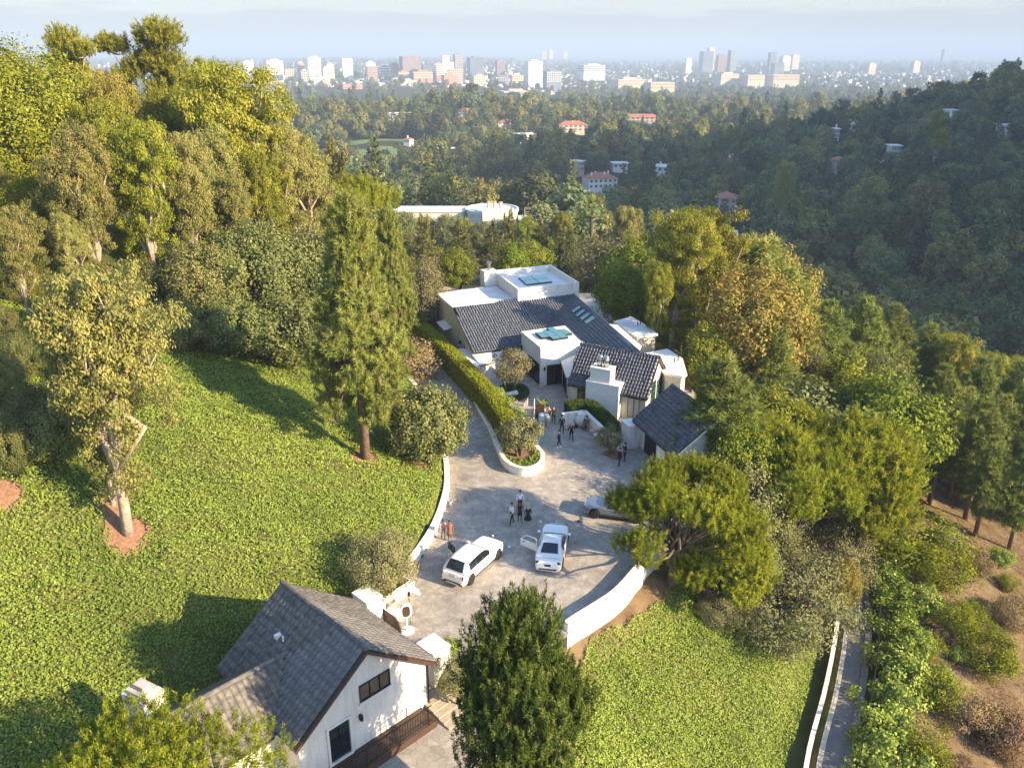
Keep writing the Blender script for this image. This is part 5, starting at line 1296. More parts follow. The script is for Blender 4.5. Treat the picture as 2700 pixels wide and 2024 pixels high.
# --- court and planter
plant('olive', 'olive_tree', 'pale olive tree on the round lawn in the court', (-.2, 80.2, .06), 4.6, .5)
plant('olive_wide', 'olive_tree', 'spreading olive tree in the rounded planter', (.75, 65.0, .42), 3.5, 1.6, sx=.95)
plant('olive', 'olive_tree', 'small gray olive in the square bed by the court wall', (8.6, 66.0, 0), 2.6, 2.6, sx=1.1)
b = MB(); b.prism([(7.9, 66.0), (9.0, 64.8), (9.75, 65.5), (8.9, 67.0)], 0, .1); tag(b.build('square_bed', 'mulch'), kind='structure')
for i, (x, y, h, k, lb) in enumerate(((-1.9, 77.2, 1.9, 'shrub', 'flowering shrub between long hedge and court, farther one'), (-.9, 74.8, 1.8, 'shrub', 'leafy shrub between long hedge and court, middle one'),
      (.4, 72.4, 1.7, 'shrub', 'leafy shrub between long hedge and court, nearer one'), (.9, 70.4, 1.4, 'shrub', 'low shrub behind the planter olive'), (3.0, 76.6, .8, 'shrub', 'low mounded plant beside the court walk'),
      (10.4, 69.0, 1.3, 'shrub_dry', 'thin dry shrub in front of the front wing window'), (-2.9, 79.4, 1.2, 'shrub', 'low shrub at the court end of the hedge'))):
    plant(k, 'shrub', lb, (x, y, 0), h, i * 1.3, 'shrub')
plant_px('shrub', 'shrub', 'small round green bush beside the lodge gate pier', 1175, 1735, 1685, .3, 'shrub', base=at(1186, 1722, 0))
plant_px('olive', 'olive_tree', 'thin pale olive shrub at the lodge steps', 1190, 1900, 1735, .3, 'tree', sx=.8, base=at(1196, 1860, 0))
# --- foreground conifers
plant('pine_dark', 'pine_tree', 'dark dense pine with upright candles at the bottom centre', (.3, 28.3, -2.2), 15.0, .7, sx=.69)
plant('bushpine', 'pine_tree', 'bushy yellow green pine in the bottom left corner', (-14.6, 23.4, .3), 8.1, .4, sx=1.08)
# --- right of the driveway
plant_px('aleppo', 'pine_tree', 'wide yellow green pine leaning over the right driveway wall', 0, 0, 1225, .5, sx=.98, base=(11.2, 49.4, tz(11.2, 49.4)))
plant_px('aleppo_b', 'pine_tree', 'yellow green pine below the leaning pine on the ivy slope', 0, 0, 1400, 2.4, sx=1.05, base=(14.6, 49.2, tz(14.6, 49.2) - 1.2))
plant_px('pine_small', 'pine_tree', 'shaggy pine hiding the right end of the garage roof', 0, 0, 955, .9, sx=1.45, base=(17.3, 63.0, -1.0))
RT = [
 ('grayshrub', 'gray_shrub', 'low gray shrub at the foot of the leaning pine', 1900, 48.5, 1560, .3, .8), ('oak', 'oak_tree', 'low dull oak under the second leaning crown', 1960, 51.5, 1420, 1.2, .8),
 ('green', 'leafy_tree', 'green tree between garage and leaning pine', 1930, 60, 1110, .4, .75), ('grayshrub', 'gray_shrub', 'gray shrub behind the leaning pine', 1890, 56, 1220, 2.1, .8), ('aleppo_b', 'pine_tree', 'feathery yellow pine between leaning pine and road', 2010, 62, 1090, 4.4, .95),
 ('grayshrub', 'gray_shrub', 'dull green shrub below the feathery pine', 2150, 60, 1370, 3.1, .9), ('green', 'leafy_tree', 'pale green tree above the lower road bend', 2210, 66, 1120, 1.1, .8), ('aleppo_b', 'pine_tree', 'yellow green pine overhanging the lower road top', 2240, 62, 1190, 2.0, .8),
 ('oak', 'oak_tree', 'oak on the slope behind the garage pine', 2090, 74, 1030, 2.5, 1.1), ('green', 'leafy_tree', 'lit leafy tree above the feathery pine', 2150, 76, 1060, .9, .9), ('oak_big', 'oak_tree', 'broad oak under the right hand pine row', 2280, 88, 940, .3, .7), ('oak_big', 'oak_tree', 'broad oak left under the right hand pine row', 2110, 88, 930, 1.9, .65),
 ('aleppo_b', 'pine_tree', 'feathery pine right of the shaggy garage pine', 2160, 66, 1050, 1.2, 1.0), ('aleppo_b', 'pine_tree', 'upright yellow green pine on the slope right of the leaning pine', 2080, 58, 1170, 3.2, .9),
 ('green', 'leafy_tree', 'bright green tree beside the feathery pine', 2290, 74, 1000, .6, 1.0), ('green', 'leafy_tree', 'bright green tree behind the garage terrace', 2020, 68, 1030, 2.3, .8),
 ('grayshrub', 'gray_shrub', 'wide gray green shrub on the ivy slope above the lower road', 2060, 50.5, 1480, .8, 1.15), ('oak', 'oak_tree', 'dull brownish oak below the feathery pine', 2010, 56, 1350, 2.8, .8),
 ('rust', 'rust_shrub', 'russet bush overhanging the lower road', 2200, 55.5, 1480, 1.5, .55), ('shrub_y', 'yellow_shrub', 'yellow green shrub right of the lower road bend', 2400, 66, 1370, .4, 1.9),
 ('green', 'leafy_tree', 'leafy tree on the slope under the tall right pines', 2180, 82, 950, 4.2, .9), ('aleppo_b', 'pine_tree', 'yellow pine at the crest of the right slope', 2260, 70, 1100, 5.2, .85),
 ('oak', 'oak_tree', 'oak between the bright green tree and the dirt trail', 2350, 84, 1110, 2.0, 1.0),
]
for k, nm, lb, x, Y, ty, rz, sx in RT: tree(k, nm, lb, x, Y, ty, rz, sx, 'shrub' if 'shrub' in nm else 'tree')
# --- behind the villa
BT = [
 ('cedar', 'cedar_tree', 'dark cedar behind the villa, leftmost of the row', 1120, 138, 578, .3, 1.1), ('cedar', 'cedar_tree', 'dark cedar behind the villa, second from the left', 1215, 142, 583, 1.3, 1.15),
 ('cedar', 'cedar_tree', 'dark cedar behind the villa chimney', 1300, 146, 593, 2.3, 1.1), ('cedar', 'cedar_tree', 'brown tipped cedar in front of the round white house', 1345, 150, 566, 3.3, .9),
 ('cedar', 'cedar_tree', 'brown tipped cedar right of the round white house', 1425, 148, 588, 4.3, 1.1), ('cedar', 'cedar_tree', 'cedar left of the fan palm', 1490, 146, 593, 5.3, 1.1),
 ('cedar', 'cedar_tree', 'cedar right of the fan palm foot', 1560, 140, 628, .8, 1.0), ('green', 'leafy_tree', 'bright green tree right behind the villa roof box', 1350, 128, 640, 1.2, .8),
 ('green', 'leafy_tree', 'leafy green tree right of the villa roof box', 1640, 104, 690, 2.2, 1.0), ('green', 'leafy_tree', 'dark leafy tree behind the villa terrace', 1200, 124, 660, .2, 1.0),
 ('olive', 'olive_tree', 'pale feathery tree below the fan palm', 1600, 132, 640, 1.0, 1.4), ('green', 'leafy_tree', 'gray green tree left of the paired eucalyptus', 1660, 124, 630, 4.1, .9),
 ('euc_g', 'eucalyptus_tree', 'tall lit eucalyptus right of the villa, left of a pair', 1765, 93, 560, .4, 1.15), ('euc_g', 'eucalyptus_tree', 'tall lit eucalyptus right of the villa, right of a pair', 1835, 97, 548, 3.0, 1.15),
 ('euc_b', 'eucalyptus_tree', 'slender eucalyptus with white limbs beside the fan palm', 1640, 165, 545, 1.8, .8), ('euc_g', 'eucalyptus_tree', 'shorter eucalyptus in front of the tall pair', 1720, 88, 690, 5.5, .8),
 ('pine_small', 'pine_tree', 'round topped green pine behind the orange tree', 1965, 100, 650, .6, 1.7), ('rust', 'rust_tree', 'orange brown tree right of the eucalyptus pair', 1950, 86, 718, 1.9, 1.0),
 ('rust', 'rust_tree', 'small copper tree above the round topped pine', 1995, 108, 640, 3.0, .8), ('green', 'leafy_tree', 'yellow green tree right of the front wing roofs', 1850, 82, 860, 2.0, .75),
 ('pine_tall', 'pine_tree', 'lit pine at the left end of the right hand row', 2060, 92, 755, .3, .9), ('pine_tall', 'pine_tree', 'dark needle pine right of the garage', 2020, 80, 860, 1.4, .9),
 ('pine_tall', 'pine_tree', 'broad pine in the right hand row, second from the left', 2150, 100, 790, 2.4, 1.1), ('pine_tall', 'pine_tree', 'broad pine in the right hand row, third from the left', 2240, 104, 780, 3.4, 1.1),
 ('pine_tall', 'pine_tree', 'broad pine in the right hand row, fourth from the left', 2310, 108, 800, 4.4, 1.0), ('pine_tall', 'pine_tree', 'pine at the right end of the lit row', 2400, 112, 850, 5.4, .9),
 ('pine_tall', 'pine_tree', 'pine in front of the right hand row', 2200, 92, 900, .9, 1.0),
]
for k, nm, lb, x, Y, ty, rz, sx in BT: tree(k, nm, lb, x, Y, ty, rz, sx)
for x, Y, ty, k, lb in ((1070, 225, 560, 'oak_big', 'lit oak in front of the round house left wing end'), (1125, 232, 572, 'green', 'green tree in front of the round house left wing'), (1180, 228, 566, 'oak_big', 'lit oak between the left wing and the cedar row'),
        (1228, 236, 578, 'green', 'green tree beside the round house front block'), (1275, 230, 585, 'oak_big', 'low oak below the round house chimneys'), (1330, 232, 580, 'oak_big', 'oak below the round house terrace'), (1385, 226, 572, 'green', 'green tree right of the round house')):
    tree(k, 'garden_tree', lb, x, Y, ty, x * .1, .9)
tree('palm', 'palm_tree', 'single fan palm rising behind the villa', 1553, 172, 522, .3, 1.25)
g = R(500)
PT = [(2390, 82, 1040), (2450, 80, 1000), (2500, 84, 1020), (2545, 78, 1060), (2590, 82, 1040), (2640, 86, 1000), (2690, 80, 1080), (2440, 92, 960), (2530, 95, 940), (2620, 98, 950), (2700, 96, 960), (2570, 74, 1150), (2660, 73, 1170)]
for i, (x, Y, ty) in enumerate(PT):
    tree('pine_tall', 'pine_tree', 'slender dark trunked pine in the grove above the dirt trail', x, Y, ty, g.random() * 6, .8 + .2 * g.random(), group='pine grove above the dirt trail')
# shrubs on the dry slope
SH = [(2480, 62, 'shrub_y', 1.6, 'wide olive shrub on the dirt slope below the pine grove'), (2520, 56, 'shrub_y', 1.3, 'yellow green shrub in the middle of the dirt slope'), (2440, 58, 'shrub', 1.0, 'green shrub beside the ivy hedge bend'),
      (2600, 53, 'shrub_y', 1.4, 'dark olive shrub right on the dirt slope'), (2540, 47, 'shrub_dry', 1.6, 'dry brown shrub on the lower dirt slope'), (2460, 48, 'shrub_y', 1.2, 'yellow shrub next to the ivy hedge low down'),
      (2640, 46, 'shrub_dry', 1.8, 'dry brown brush at the right edge, low'), (2420, 43, 'shrub_y', 1.3, 'yellow shrub low beside the ivy hedge'), (2660, 60, 'shrub_dry', 1.5, 'dry brush at the right edge below the pines'), (2560, 66, 'shrub_dry', 1.4, 'dry brush beside the trail'),
      (2500, 41, 'shrub_dry', 1.4, 'dry brush at the bottom right'), (2600, 40, 'shrub_dry', 1.6, 'dry tangle at the bottom right corner')]
g = R(650)
for i in range(26):
    x, Y = 2420 + 270 * g.random(), 38 + 34 * g.random(); k = ['shrub_y', 'shrub_dry', 'shrub'][i % 3]
    plant(k, 'scrub_bush', 'small scrub bush on the open dirt bank', gb(x, Y), PROTO[k][2] * (.45 + .5 * g.random()), g.random() * 6, 'bush', 'scrub on the dirt bank')
for i, (x, Y, k, sc, lb) in enumerate(SH): plant(k, 'shrub', lb, gb(x, Y), PROTO[k][2] * sc, i * 1.1, 'shrub')
# ================================================================ far houses
FARH = []   # (x, y, radius) kept free of woods
def far_house(name, label, px, py, Y, wpx, d, floors, wallm, roof, rz=0.0, zb=None, chim=0, nwin=6, rc='redroof'):
    P = hit(px, py + 6) if Y < 1200 else aty(px, py, Y); Y = P[1]; wd = wpx / FPX * (Y * cP + (CAM_H - P[2]) * sP)
    t = thing(name, label, 'house', P, rz); h = 3.1 * floors
    FARH.append((P[0], P[1], max(wd, d) * .62 + 4))
    for q_ in (11, 22): FARH.append((P[0] * (1 - q_ / P[1]), P[1] - q_ - d / 2, wd * .55 + 2))
    t.location.z += 2.5
    MB().box((0, 0, h / 2 - 3), (wd, d, h + 6)).build('wall', wallm, t, local=True)
    if roof == 'hip':
        b = MB(); o = .6; rh = d * .22
        b.add([(-wd / 2 - o, -d / 2 - o, h), (wd / 2 + o, -d / 2 - o, h), (wd / 2 + o, d / 2 + o, h), (-wd / 2 - o, d / 2 + o, h), (-wd / 2 + d * .45, 0, h + rh), (wd / 2 - d * .45, 0, h + rh)], [(3, 2, 1, 0), (0, 1, 5, 4), (2, 3, 4, 5), (1, 2, 5), (3, 0, 4)])
        rf_ = b.build('roof', rc, t, local=True)
    else:
        rf_ = MB().box((0, 0, h + .25), (wd + 1.6, d + 1.6, .5)).build('roof', 'roofwhite', t, local=True)
    for k in range(chim):
        MB().box((-wd / 2 + (k + .7) * wd / (chim + .4), (k % 2 - .5) * d * .35, h + 1.6), (1.0, 1.0, 3.4)).build('chimney', 'stucco', rf_, local=True)
    wm = MB().box((0, 0, 0), (wd / nwin * .5, .12, 1.6)).mesh('window', 'farglass')
    for f in range(floors):
        for k in range(nwin):
            for s_ in (-1, 1):
                if s_ > 0: continue
                ob = bpy.data.objects.new('window', wm); C.objects.link(ob); ob.parent = t; ob.location = (-wd / 2 + (k + .5) * wd / nwin, -d / 2 - .05, 1.7 + 3.1 * f)
    return t
FH = [
 ('white villa with red tile roof and four white chimneys in the shaded valley', 1580, 500, 500, 78, 13, 2, 'stucco', 'hip', .25, 4, 6),
 ('flat roofed modern white house in the shaded valley behind the chimney villa', 1740, 455, 560, 70, 14, 1, 'farwhite', 'flat', -.2, 1, 5),
 ('small white flat house left of the modern one', 1632, 447, 575, 38, 8, 1, 'farwhite', 'flat', .1, 0, 3),
 ('long flat white pavilion with tennis court glass below the red roofed mansion', 1490, 380, 690, 105, 9, 1, 'farwhite', 'flat', -.1, 0, 9),
 ('red hip roofed mansion on the far ridge', 1508, 345, 760, 75, 16, 2, 'farbeige', 'hip', .1, 1, 6),
 ('pale layered modern house left of the red roofed mansion', 1385, 372, 720, 46, 14, 2, 'farwhite', 'flat', .3, 0, 4),
 ('long cream mansion with arcade behind palms on the far ridge', 1680, 322, 860, 110, 16, 2, 'farbeige', 'hip', -.05, 1, 9),
 ('white modern house among trees on the right ridge', 2120, 300, 900, 72, 16, 2, 'farwhite', 'flat', .05, 0, 6),
 ('pink stacked villa with red roofs in the dark valley', 1912, 555, 395, 56, 12, 2, 'pinkwall', 'hip', -.35, 0, 4),
 ('lower white wing of the pink villa in the dark valley', 1890, 592, 385, 40, 8, 1, 'farwhite', 'flat', -.35, 0, 3),
 ('pale cottage with white gable in the dark valley on the right', 2205, 452, 520, 34, 9, 2, 'farbeige', 'hip', .2, 0, 3),
 ('long pale house on the right valley slope with a bright roof', 2330, 445, 545, 66, 11, 1, 'farwhite', 'flat', -.25, 0, 5),
 ('white gabled house deep in the valley woods', 1925, 435, 590, 40, 10, 1, 'farwhite', 'hip', .3, 2, 4),
 ('flat white house under the umbrella pine on the right ridge', 2285, 335, 720, 74, 12, 1, 'farwhite', 'flat', -.15, 0, 5),
 ('white house with a chimney near the right picture edge', 2655, 350, 560, 40, 10, 1, 'farwhite', 'flat', .2, 1, 3),
 ('white house among lit trees on the right skyline ridge', 2440, 275, 950, 46, 12, 2, 'farwhite', 'hip', .1, 1, 4),
 ('white house at the golf green far left of the valley', 1055, 315, 950, 50, 12, 2, 'farwhite', 'flat', 0, 0, 5),
 ('small white house with red roof on the far wooded flat', 1335, 330, 900, 42, 12, 1, 'farwhite', 'hip', 0, 1, 4),
 ('blue gray roofed mansion behind the arcade mansion', 1640, 296, 1000, 60, 14, 2, 'farwhite', 'hip', 0, 2, 6),
 ('small white building low in the dark valley behind the eucalyptus pair', 1925, 640, 330, 26, 8, 1, 'farwhite', 'flat', -.2, 0, 3),
]
for lb, *a in FH: far_house('far_house', lb, a[0], a[1], a[2], a[3], a[4], a[5], a[6], a[7], a[8], chim=a[9], nwin=a[10])
gh_ = R(555)
for k in range(18):
    x = 1050 + 1500 * gh_.random(); y = 262 + 150 * gh_.random() ** 1.3 + (60 if x > 1500 else 0) * gh_.random()
    far_house('far_house', 'small pale house half hidden in the far woods', x, y, 800, 16 + 14 * gh_.random(), 8, 1 + int(gh_.random() < .35), ['farwhite', 'farwhite', 'farbeige'][k % 3], ['flat', 'hip', 'flat'][k % 3], gh_.normal() * .3, chim=k % 2, nwin=4)['group'] = 'small pale houses in the far woods'
# round white house on the next ridge
P = aty(1297, 556, 270); RH = thing('round_house', 'large white house with a circular flat roof beyond the cedar row', 'house', P)
FARH += [(P[0], P[1], 16), (P[0], P[1] - 18, 12), (P[0] - 16, P[1], 10)]
b = MB(); b.lathe((0, 0, 0), [(8.2, -8), (8.2, 0), (8.6, 0), (8.6, 1.0), (8.1, 1.0), (8.1, .5)], 36); b.build('rotunda', 'farwhite', RH, local=True)
MB().lathe((0, 0, .5), [(8.0, 0), (8.0, .06)], 36).build('flat_roof', 'roofwhite', RH, local=True)
MB().box((1.5, -6.5, -1), (8.5, 4.5, 6.2)).build('front_block', 'farwhite', RH, local=True)
for k in range(3): MB().lathe((-.9 + k * 1.9, -6.3, 2.1), [(.45, 0), (.45, 1.5), (.6, 1.55), (.6, 1.8)], 8).build('chimney', 'farbeige', RH, local=True)
MB().box((-21, 2, -3), (24, 9, 6)).build('left_wing', 'farwhite', RH, local=True); MB().box((-21, 2, .2), (24.6, 9.6, .4)).build('wing_roof', 'roofwhite', RH, local=True)
MB().box((11.5, -4, -4), (6, 9, 5)).build('right_terrace', 'farwhite', RH, local=True)
MB().box((-6.5, -2, .62), (4, 3, .12)).build('skylight', 'glass_teal', RH, local=True)
rl_ = MB()
for x in (10.5, 13.5):
    for y in (-6, -3): rl_.beam((x, y, -1.5), (x, y, 1.6), .12, .12)
for z in (.2, 1.6): rl_.beam((10.5, -6, z), (13.5, -6, z), .1, .1); rl_.beam((10.5, -3, z), (13.5, -3, z), .1, .1); rl_.beam((10.5, -6, z), (10.5, -3, z), .1, .1); rl_.beam((13.5, -6, z), (13.5, -3, z), .1, .1)
rl_.build('roof_frame', 'concrete', RH, local=True)
# canyon road cut into the dark slope
rq = [hit(x, y) for x, y in ((2010, 690), (2080, 700), (2160, 722), (2260, 752), (2360, 762), (2480, 800))]
FARH += [(p[0], p[1] - o_, 7) for p in rq for o_ in (0, 7, 14)]
rs_ = smooth_path([p[:2] for p in rq], 30); dq_ = np.gradient(rs_, axis=0); dq_ /= np.linalg.norm(dq_, axis=1)[:, None]; nq_ = np.stack([-dq_[:, 1], dq_[:, 0]], 1)
b = MB(); b.loft([[(*(p + q * 3), tz(*p) + .4), (*(p - q * 3), tz(*p) + .4), (*(p - q * 3), tz(*p) - 2), (*(p + q * 3), tz(*p) - 2)] for p, q in zip(rs_, nq_)]); tag(b.build('canyon_road', 'asphalt'), kind='structure')
# golf green
GC = aty(1010, 405, 760)
b = MB(); k = 26; vs = []
for i in range(k): a = 2 * math.pi * i / k; x = GC[0] + (62 + 10 * math.sin(3 * a)) * math.cos(a); y = GC[1] + 70 * math.sin(a); vs.append((x, y, tz(x, y) + 1.2))
vs.append((GC[0], GC[1], tz(GC[0], GC[1]) + 1.2)); b.add(vs, [(i, (i + 1) % k, k) for i in range(k)]); tag(b.build('golf_fairway', 'grass', smooth=True), kind='structure')
# ================================================================ woods
g = R(600)
def wood_points(y0, y1, sp0, sp1):
    out = []; Y = y0
    while Y < y1:
        f = (Y - y0) / (y1 - y0); sp = sp0 + (sp1 - sp0) * f
        half = .70 * Y + 60
        xs = np.arange(-half, half, sp); n = len(xs)
        X = xs + g.normal(size=n) * sp * .35; YY = Y + g.normal(size=n) * sp * .35
        out.append(np.c_[X, YY]); Y += sp
    return np.vstack(out)
WP = wood_points(64, 2700, 6.2, 21)
Z = terrain(WP[:, 0], WP[:, 1]); px, py, dd_ = proj((WP[:, 0], WP[:, 1], Z + 5))
ok = (px > -60) & (px < 2780)
X, Y = WP[:, 0], WP[:, 1]
ok &= ~((X > xl(Y) - 55) & (X < xr(Y) + 5) & (Y < 124))
ok &= ~((Y < 128) & (X < 0)) & ~((X < -60) & (Y < 170))
ok &= ~((X - xr(Y) < 40) & (Y < 100) & (X > 0)) & ~((px < 2460) & (Y < 118))
for hx, hy, r_ in FARH: ok &= np.hypot(X - hx, Y - hy) > r_
ok &= ~((Y > 124) & (Y < 285) & (px > 1150) & (px < 1700) & (g.random(len(X)) < .75))
ok &= ~((px > 600) & (px < 1480) & (Y > 1100 + 200 * g.random(len(X))) & (g.random(len(X)) < .92))
ok &= ~((px > 1020) & (px < 1420) & (Y > 175) & (Y < 300))
ok &= np.hypot((X - GC[0]) / 66, (Y - GC[1]) / 74) > 1
ok &= ~((np.abs(X - 15) < 40) & (Y > 120) & (Y < 160) & (px > 1080) & (px < 1600) & (g.random(len(X)) < .6))
ok &= g.random(len(X)) < np.where(Y > 1900, .8, .97)
WP = WP[ok]; X, Y = WP.T; Z = terrain(X, Y)
SPC = ['wood_a', 'wood_b', 'wood_c', 'wood_d', 'wood_e', 'wood_f']
sp_i = g.choice(6, len(X), p=[.26, .22, .15, .15, .11, .11]); sc_ = np.clip(np.exp(g.normal(size=len(X)) * .33), .45, 2.0) * np.where(Y > 1000, 1.15, 1.0); rot = g.random(len(X)) * 6.283
order = np.argsort(np.hypot(X, Y)); NI = 300
tall_names = ['valley_tree'] * 6
keep6 = [int(q_) for q_ in order[NI - 6:NI]]
for i in order[:NI]:
    far_ = i in keep6
    k = SPC[keep6.index(i)] if far_ else ['oak_big', 'green', 'euc_g', 'oak_big', 'cedar', 'camphor'][sp_i[i]]
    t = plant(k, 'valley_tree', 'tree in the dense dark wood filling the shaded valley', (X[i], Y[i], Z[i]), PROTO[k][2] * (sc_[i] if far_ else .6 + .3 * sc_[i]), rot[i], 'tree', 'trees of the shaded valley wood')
rest = order[NI:]
# far woods: one mass, instanced from the same tree crowns
def scatter(name, label, P, idx_, scl, rotz, protos):
    me = bpy.data.meshes.new(name); me.vertices.add(len(P)); me.vertices.foreach_set('co', np.ascontiguousarray(P, np.float32).ravel())
    for nm, tp, d in (('idx', 'INT', idx_), ('scl', 'FLOAT', scl), ('rot', 'FLOAT', rotz)):
        a = me.attributes.new(nm, tp, 'POINT'); a.data.foreach_set('value', np.ascontiguousarray(d, np.int32 if tp == 'INT' else np.float32))
    ob = link(name, me)
    ng = bpy.data.node_groups.new(name, 'GeometryNodeTree')
    ng.interface.new_socket('Geometry', in_out='INPUT', socket_type='NodeSocketGeometry'); ng.interface.new_socket('Geometry', in_out='OUTPUT', socket_type='NodeSocketGeometry')
    n, l = ng.nodes, ng.links
    gi = n.new('NodeGroupInput'); go = n.new('NodeGroupOutput'); ip = n.new('GeometryNodeInstanceOnPoints'); jn = n.new('GeometryNodeJoinGeometry')
    for o_ in protos:
        oi = n.new('GeometryNodeObjectInfo'); oi.inputs['Object'].default_value = o_; oi.inputs['As Instance'].default_value = True; l.new(oi.outputs['Geometry'], jn.inputs[0])
    def attr(nm, tp):
        a = n.new('GeometryNodeInputNamedAttribute'); a.data_type = tp; a.inputs['Name'].default_value = nm; return a.outputs['Attribute']
    cx = n.new('ShaderNodeCombineXYZ'); l.new(attr('rot', 'FLOAT'), cx.inputs['Z'])
    l.new(gi.outputs[0], ip.inputs['Points']); l.new(jn.outputs[0], ip.inputs['Instance']); ip.inputs['Pick Instance'].default_value = True
    l.new(attr('idx', 'INT'), ip.inputs['Instance Index']); l.new(cx.outputs[0], ip.inputs['Rotation']); l.new(attr('scl', 'FLOAT'), ip.inputs['Scale'])
    l.new(ip.outputs[0], go.inputs[0])
    md = ob.modifiers.new('scatter', 'NODES'); md.node_group = ng
    return tag(ob, label, 'woods', kind='stuff')
PO = []
for k in SPC:
    for o_ in C.objects:
        if o_.type == 'MESH' and o_.data == PROTO[k][1]: PO.append(o_); break
print('wood trees', len(X), 'protos', len(PO))
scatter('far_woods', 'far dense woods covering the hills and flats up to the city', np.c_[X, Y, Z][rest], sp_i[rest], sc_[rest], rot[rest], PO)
# named trees standing out of the woods
VT = [('palm_tall', 'palm_tree', 'tall thin palm on the dark valley slope below the pink villa', 1968, 330, 568), ]
for i, (x, dy) in enumerate(((2105, 0), (2122, 6), (2143, 3), (2162, -2), (2182, 5), (2205, 0), (2218, 8))):
    plant('palm_tall', 'palm_tree', 'tall thin palm in the row on the dark valley slope', gb(x, 262 + dy), 19 - (i % 3) * 1.5, i * .9, 'tree', 'row of tall palms in the dark valley')
tree('palm_tall', 'palm_tree', 'single leaning tall palm below the pink villa', 1962, 318, 570, .4)
tree('euc_b', 'eucalyptus_tree', 'bare trunked eucalyptus with lit top in the shaded valley', 2050, 380, 425, .6, .8)
tree('skypine', 'pine_tree', 'lit conifer standing on the shaded right hillside', 2450, 470, 300, 1.5, 1.0)
tree('aleppo_b', 'pine_tree', 'wide umbrella pine on the right ridge above a flat house', 2270, 640, 280, .5, 1.6)

# dry grass and brush on the dirt slope
n = 90000; g = R(640); X = 22 + 60 * g.random(n); Y = 26 + 80 * g.random(n)
px, py, dd_ = proj((X, Y, terrain(X, Y)))
ok = (X - xr(Y) > 21.5) & (px < 2760) & (py < 2100) & (.5 + .5 * snoise(X / 2.6, Y / 3.0, 6.0) + .25 * g.normal(size=n) > .45)
X, Y = X[ok], Y[ok]; n = len(X)
tag(link('dry_grass', leaf_mesh('dry_grass', np.c_[X, Y, terrain(X, Y) + .12], g.normal(size=(n, 3)) * .5 + [0, 0, 1], unit(g.normal(size=(n, 3))), .3 + .25 * g.random(n), .05, 'L_dry', g.random(n))), 'dry grass and brush scattered over the dirt slope', 'grass', kind='stuff')
# ================================================================ city on the plain
def building(label, x0, x1, yt, yb, Y, m, m2=None, rz=0.15, style='grid', top=None, cat='office tower', d=None):
    """x0..x1, yt..yb: outline in the photograph, Y: distance"""
    A = aty((x0 + x1) / 2, yb, Y); B = aty((x0 + x1) / 2, yt, Y); w_ = (x1 - x0) / FPX * (Y * cP + (CAM_H - A[2]) * sP); h = B[2] - A[2]
    d = d or w_ * .8
    wb_ = w_ / (abs(math.cos(rz)) + abs(math.sin(rz)) * d / w_); d = d * wb_ / w_
    t = thing('tower' if h > 45 else 'city_building', label, cat, (A[0], A[1], A[2]), rz)
    MB().box((0, 0, h / 2 - 15), (wb_, d, h + 30)).build('wall', m, t, local=True)
    if style != 'plain':
        b = MB(); nf = max(2, int(h / 6.5))
        for i in range(nf):
            z = (i + .5) * h / nf
            if style == 'bands': b.box((0, 0, z), (wb_ + .5, d + .5, h / nf * .45))
            else:
                k = max(3, int(wb_ / 6))
                for j in range(k):
                    b.box((-wb_ / 2 + (j + .5) * wb_ / k, -d / 2 - .1, z), (wb_ / k * .5, .4, h / nf * .5))
                k2 = max(3, int(d / 6))
                for j in range(k2): b.box((wb_ / 2 + .1, -d / 2 + (j + .5) * d / k2, z), (.4, d / k2 * .5, h / nf * .5))
        ob = b.build('windows', m2 or 'farglass', t, local=True); ob['kind'] = 'stuff'
    if top: MB().box((0, 0, h + 2), (wb_ * top, d * top, 5)).build('roof_plant', m, t, local=True)
    return t
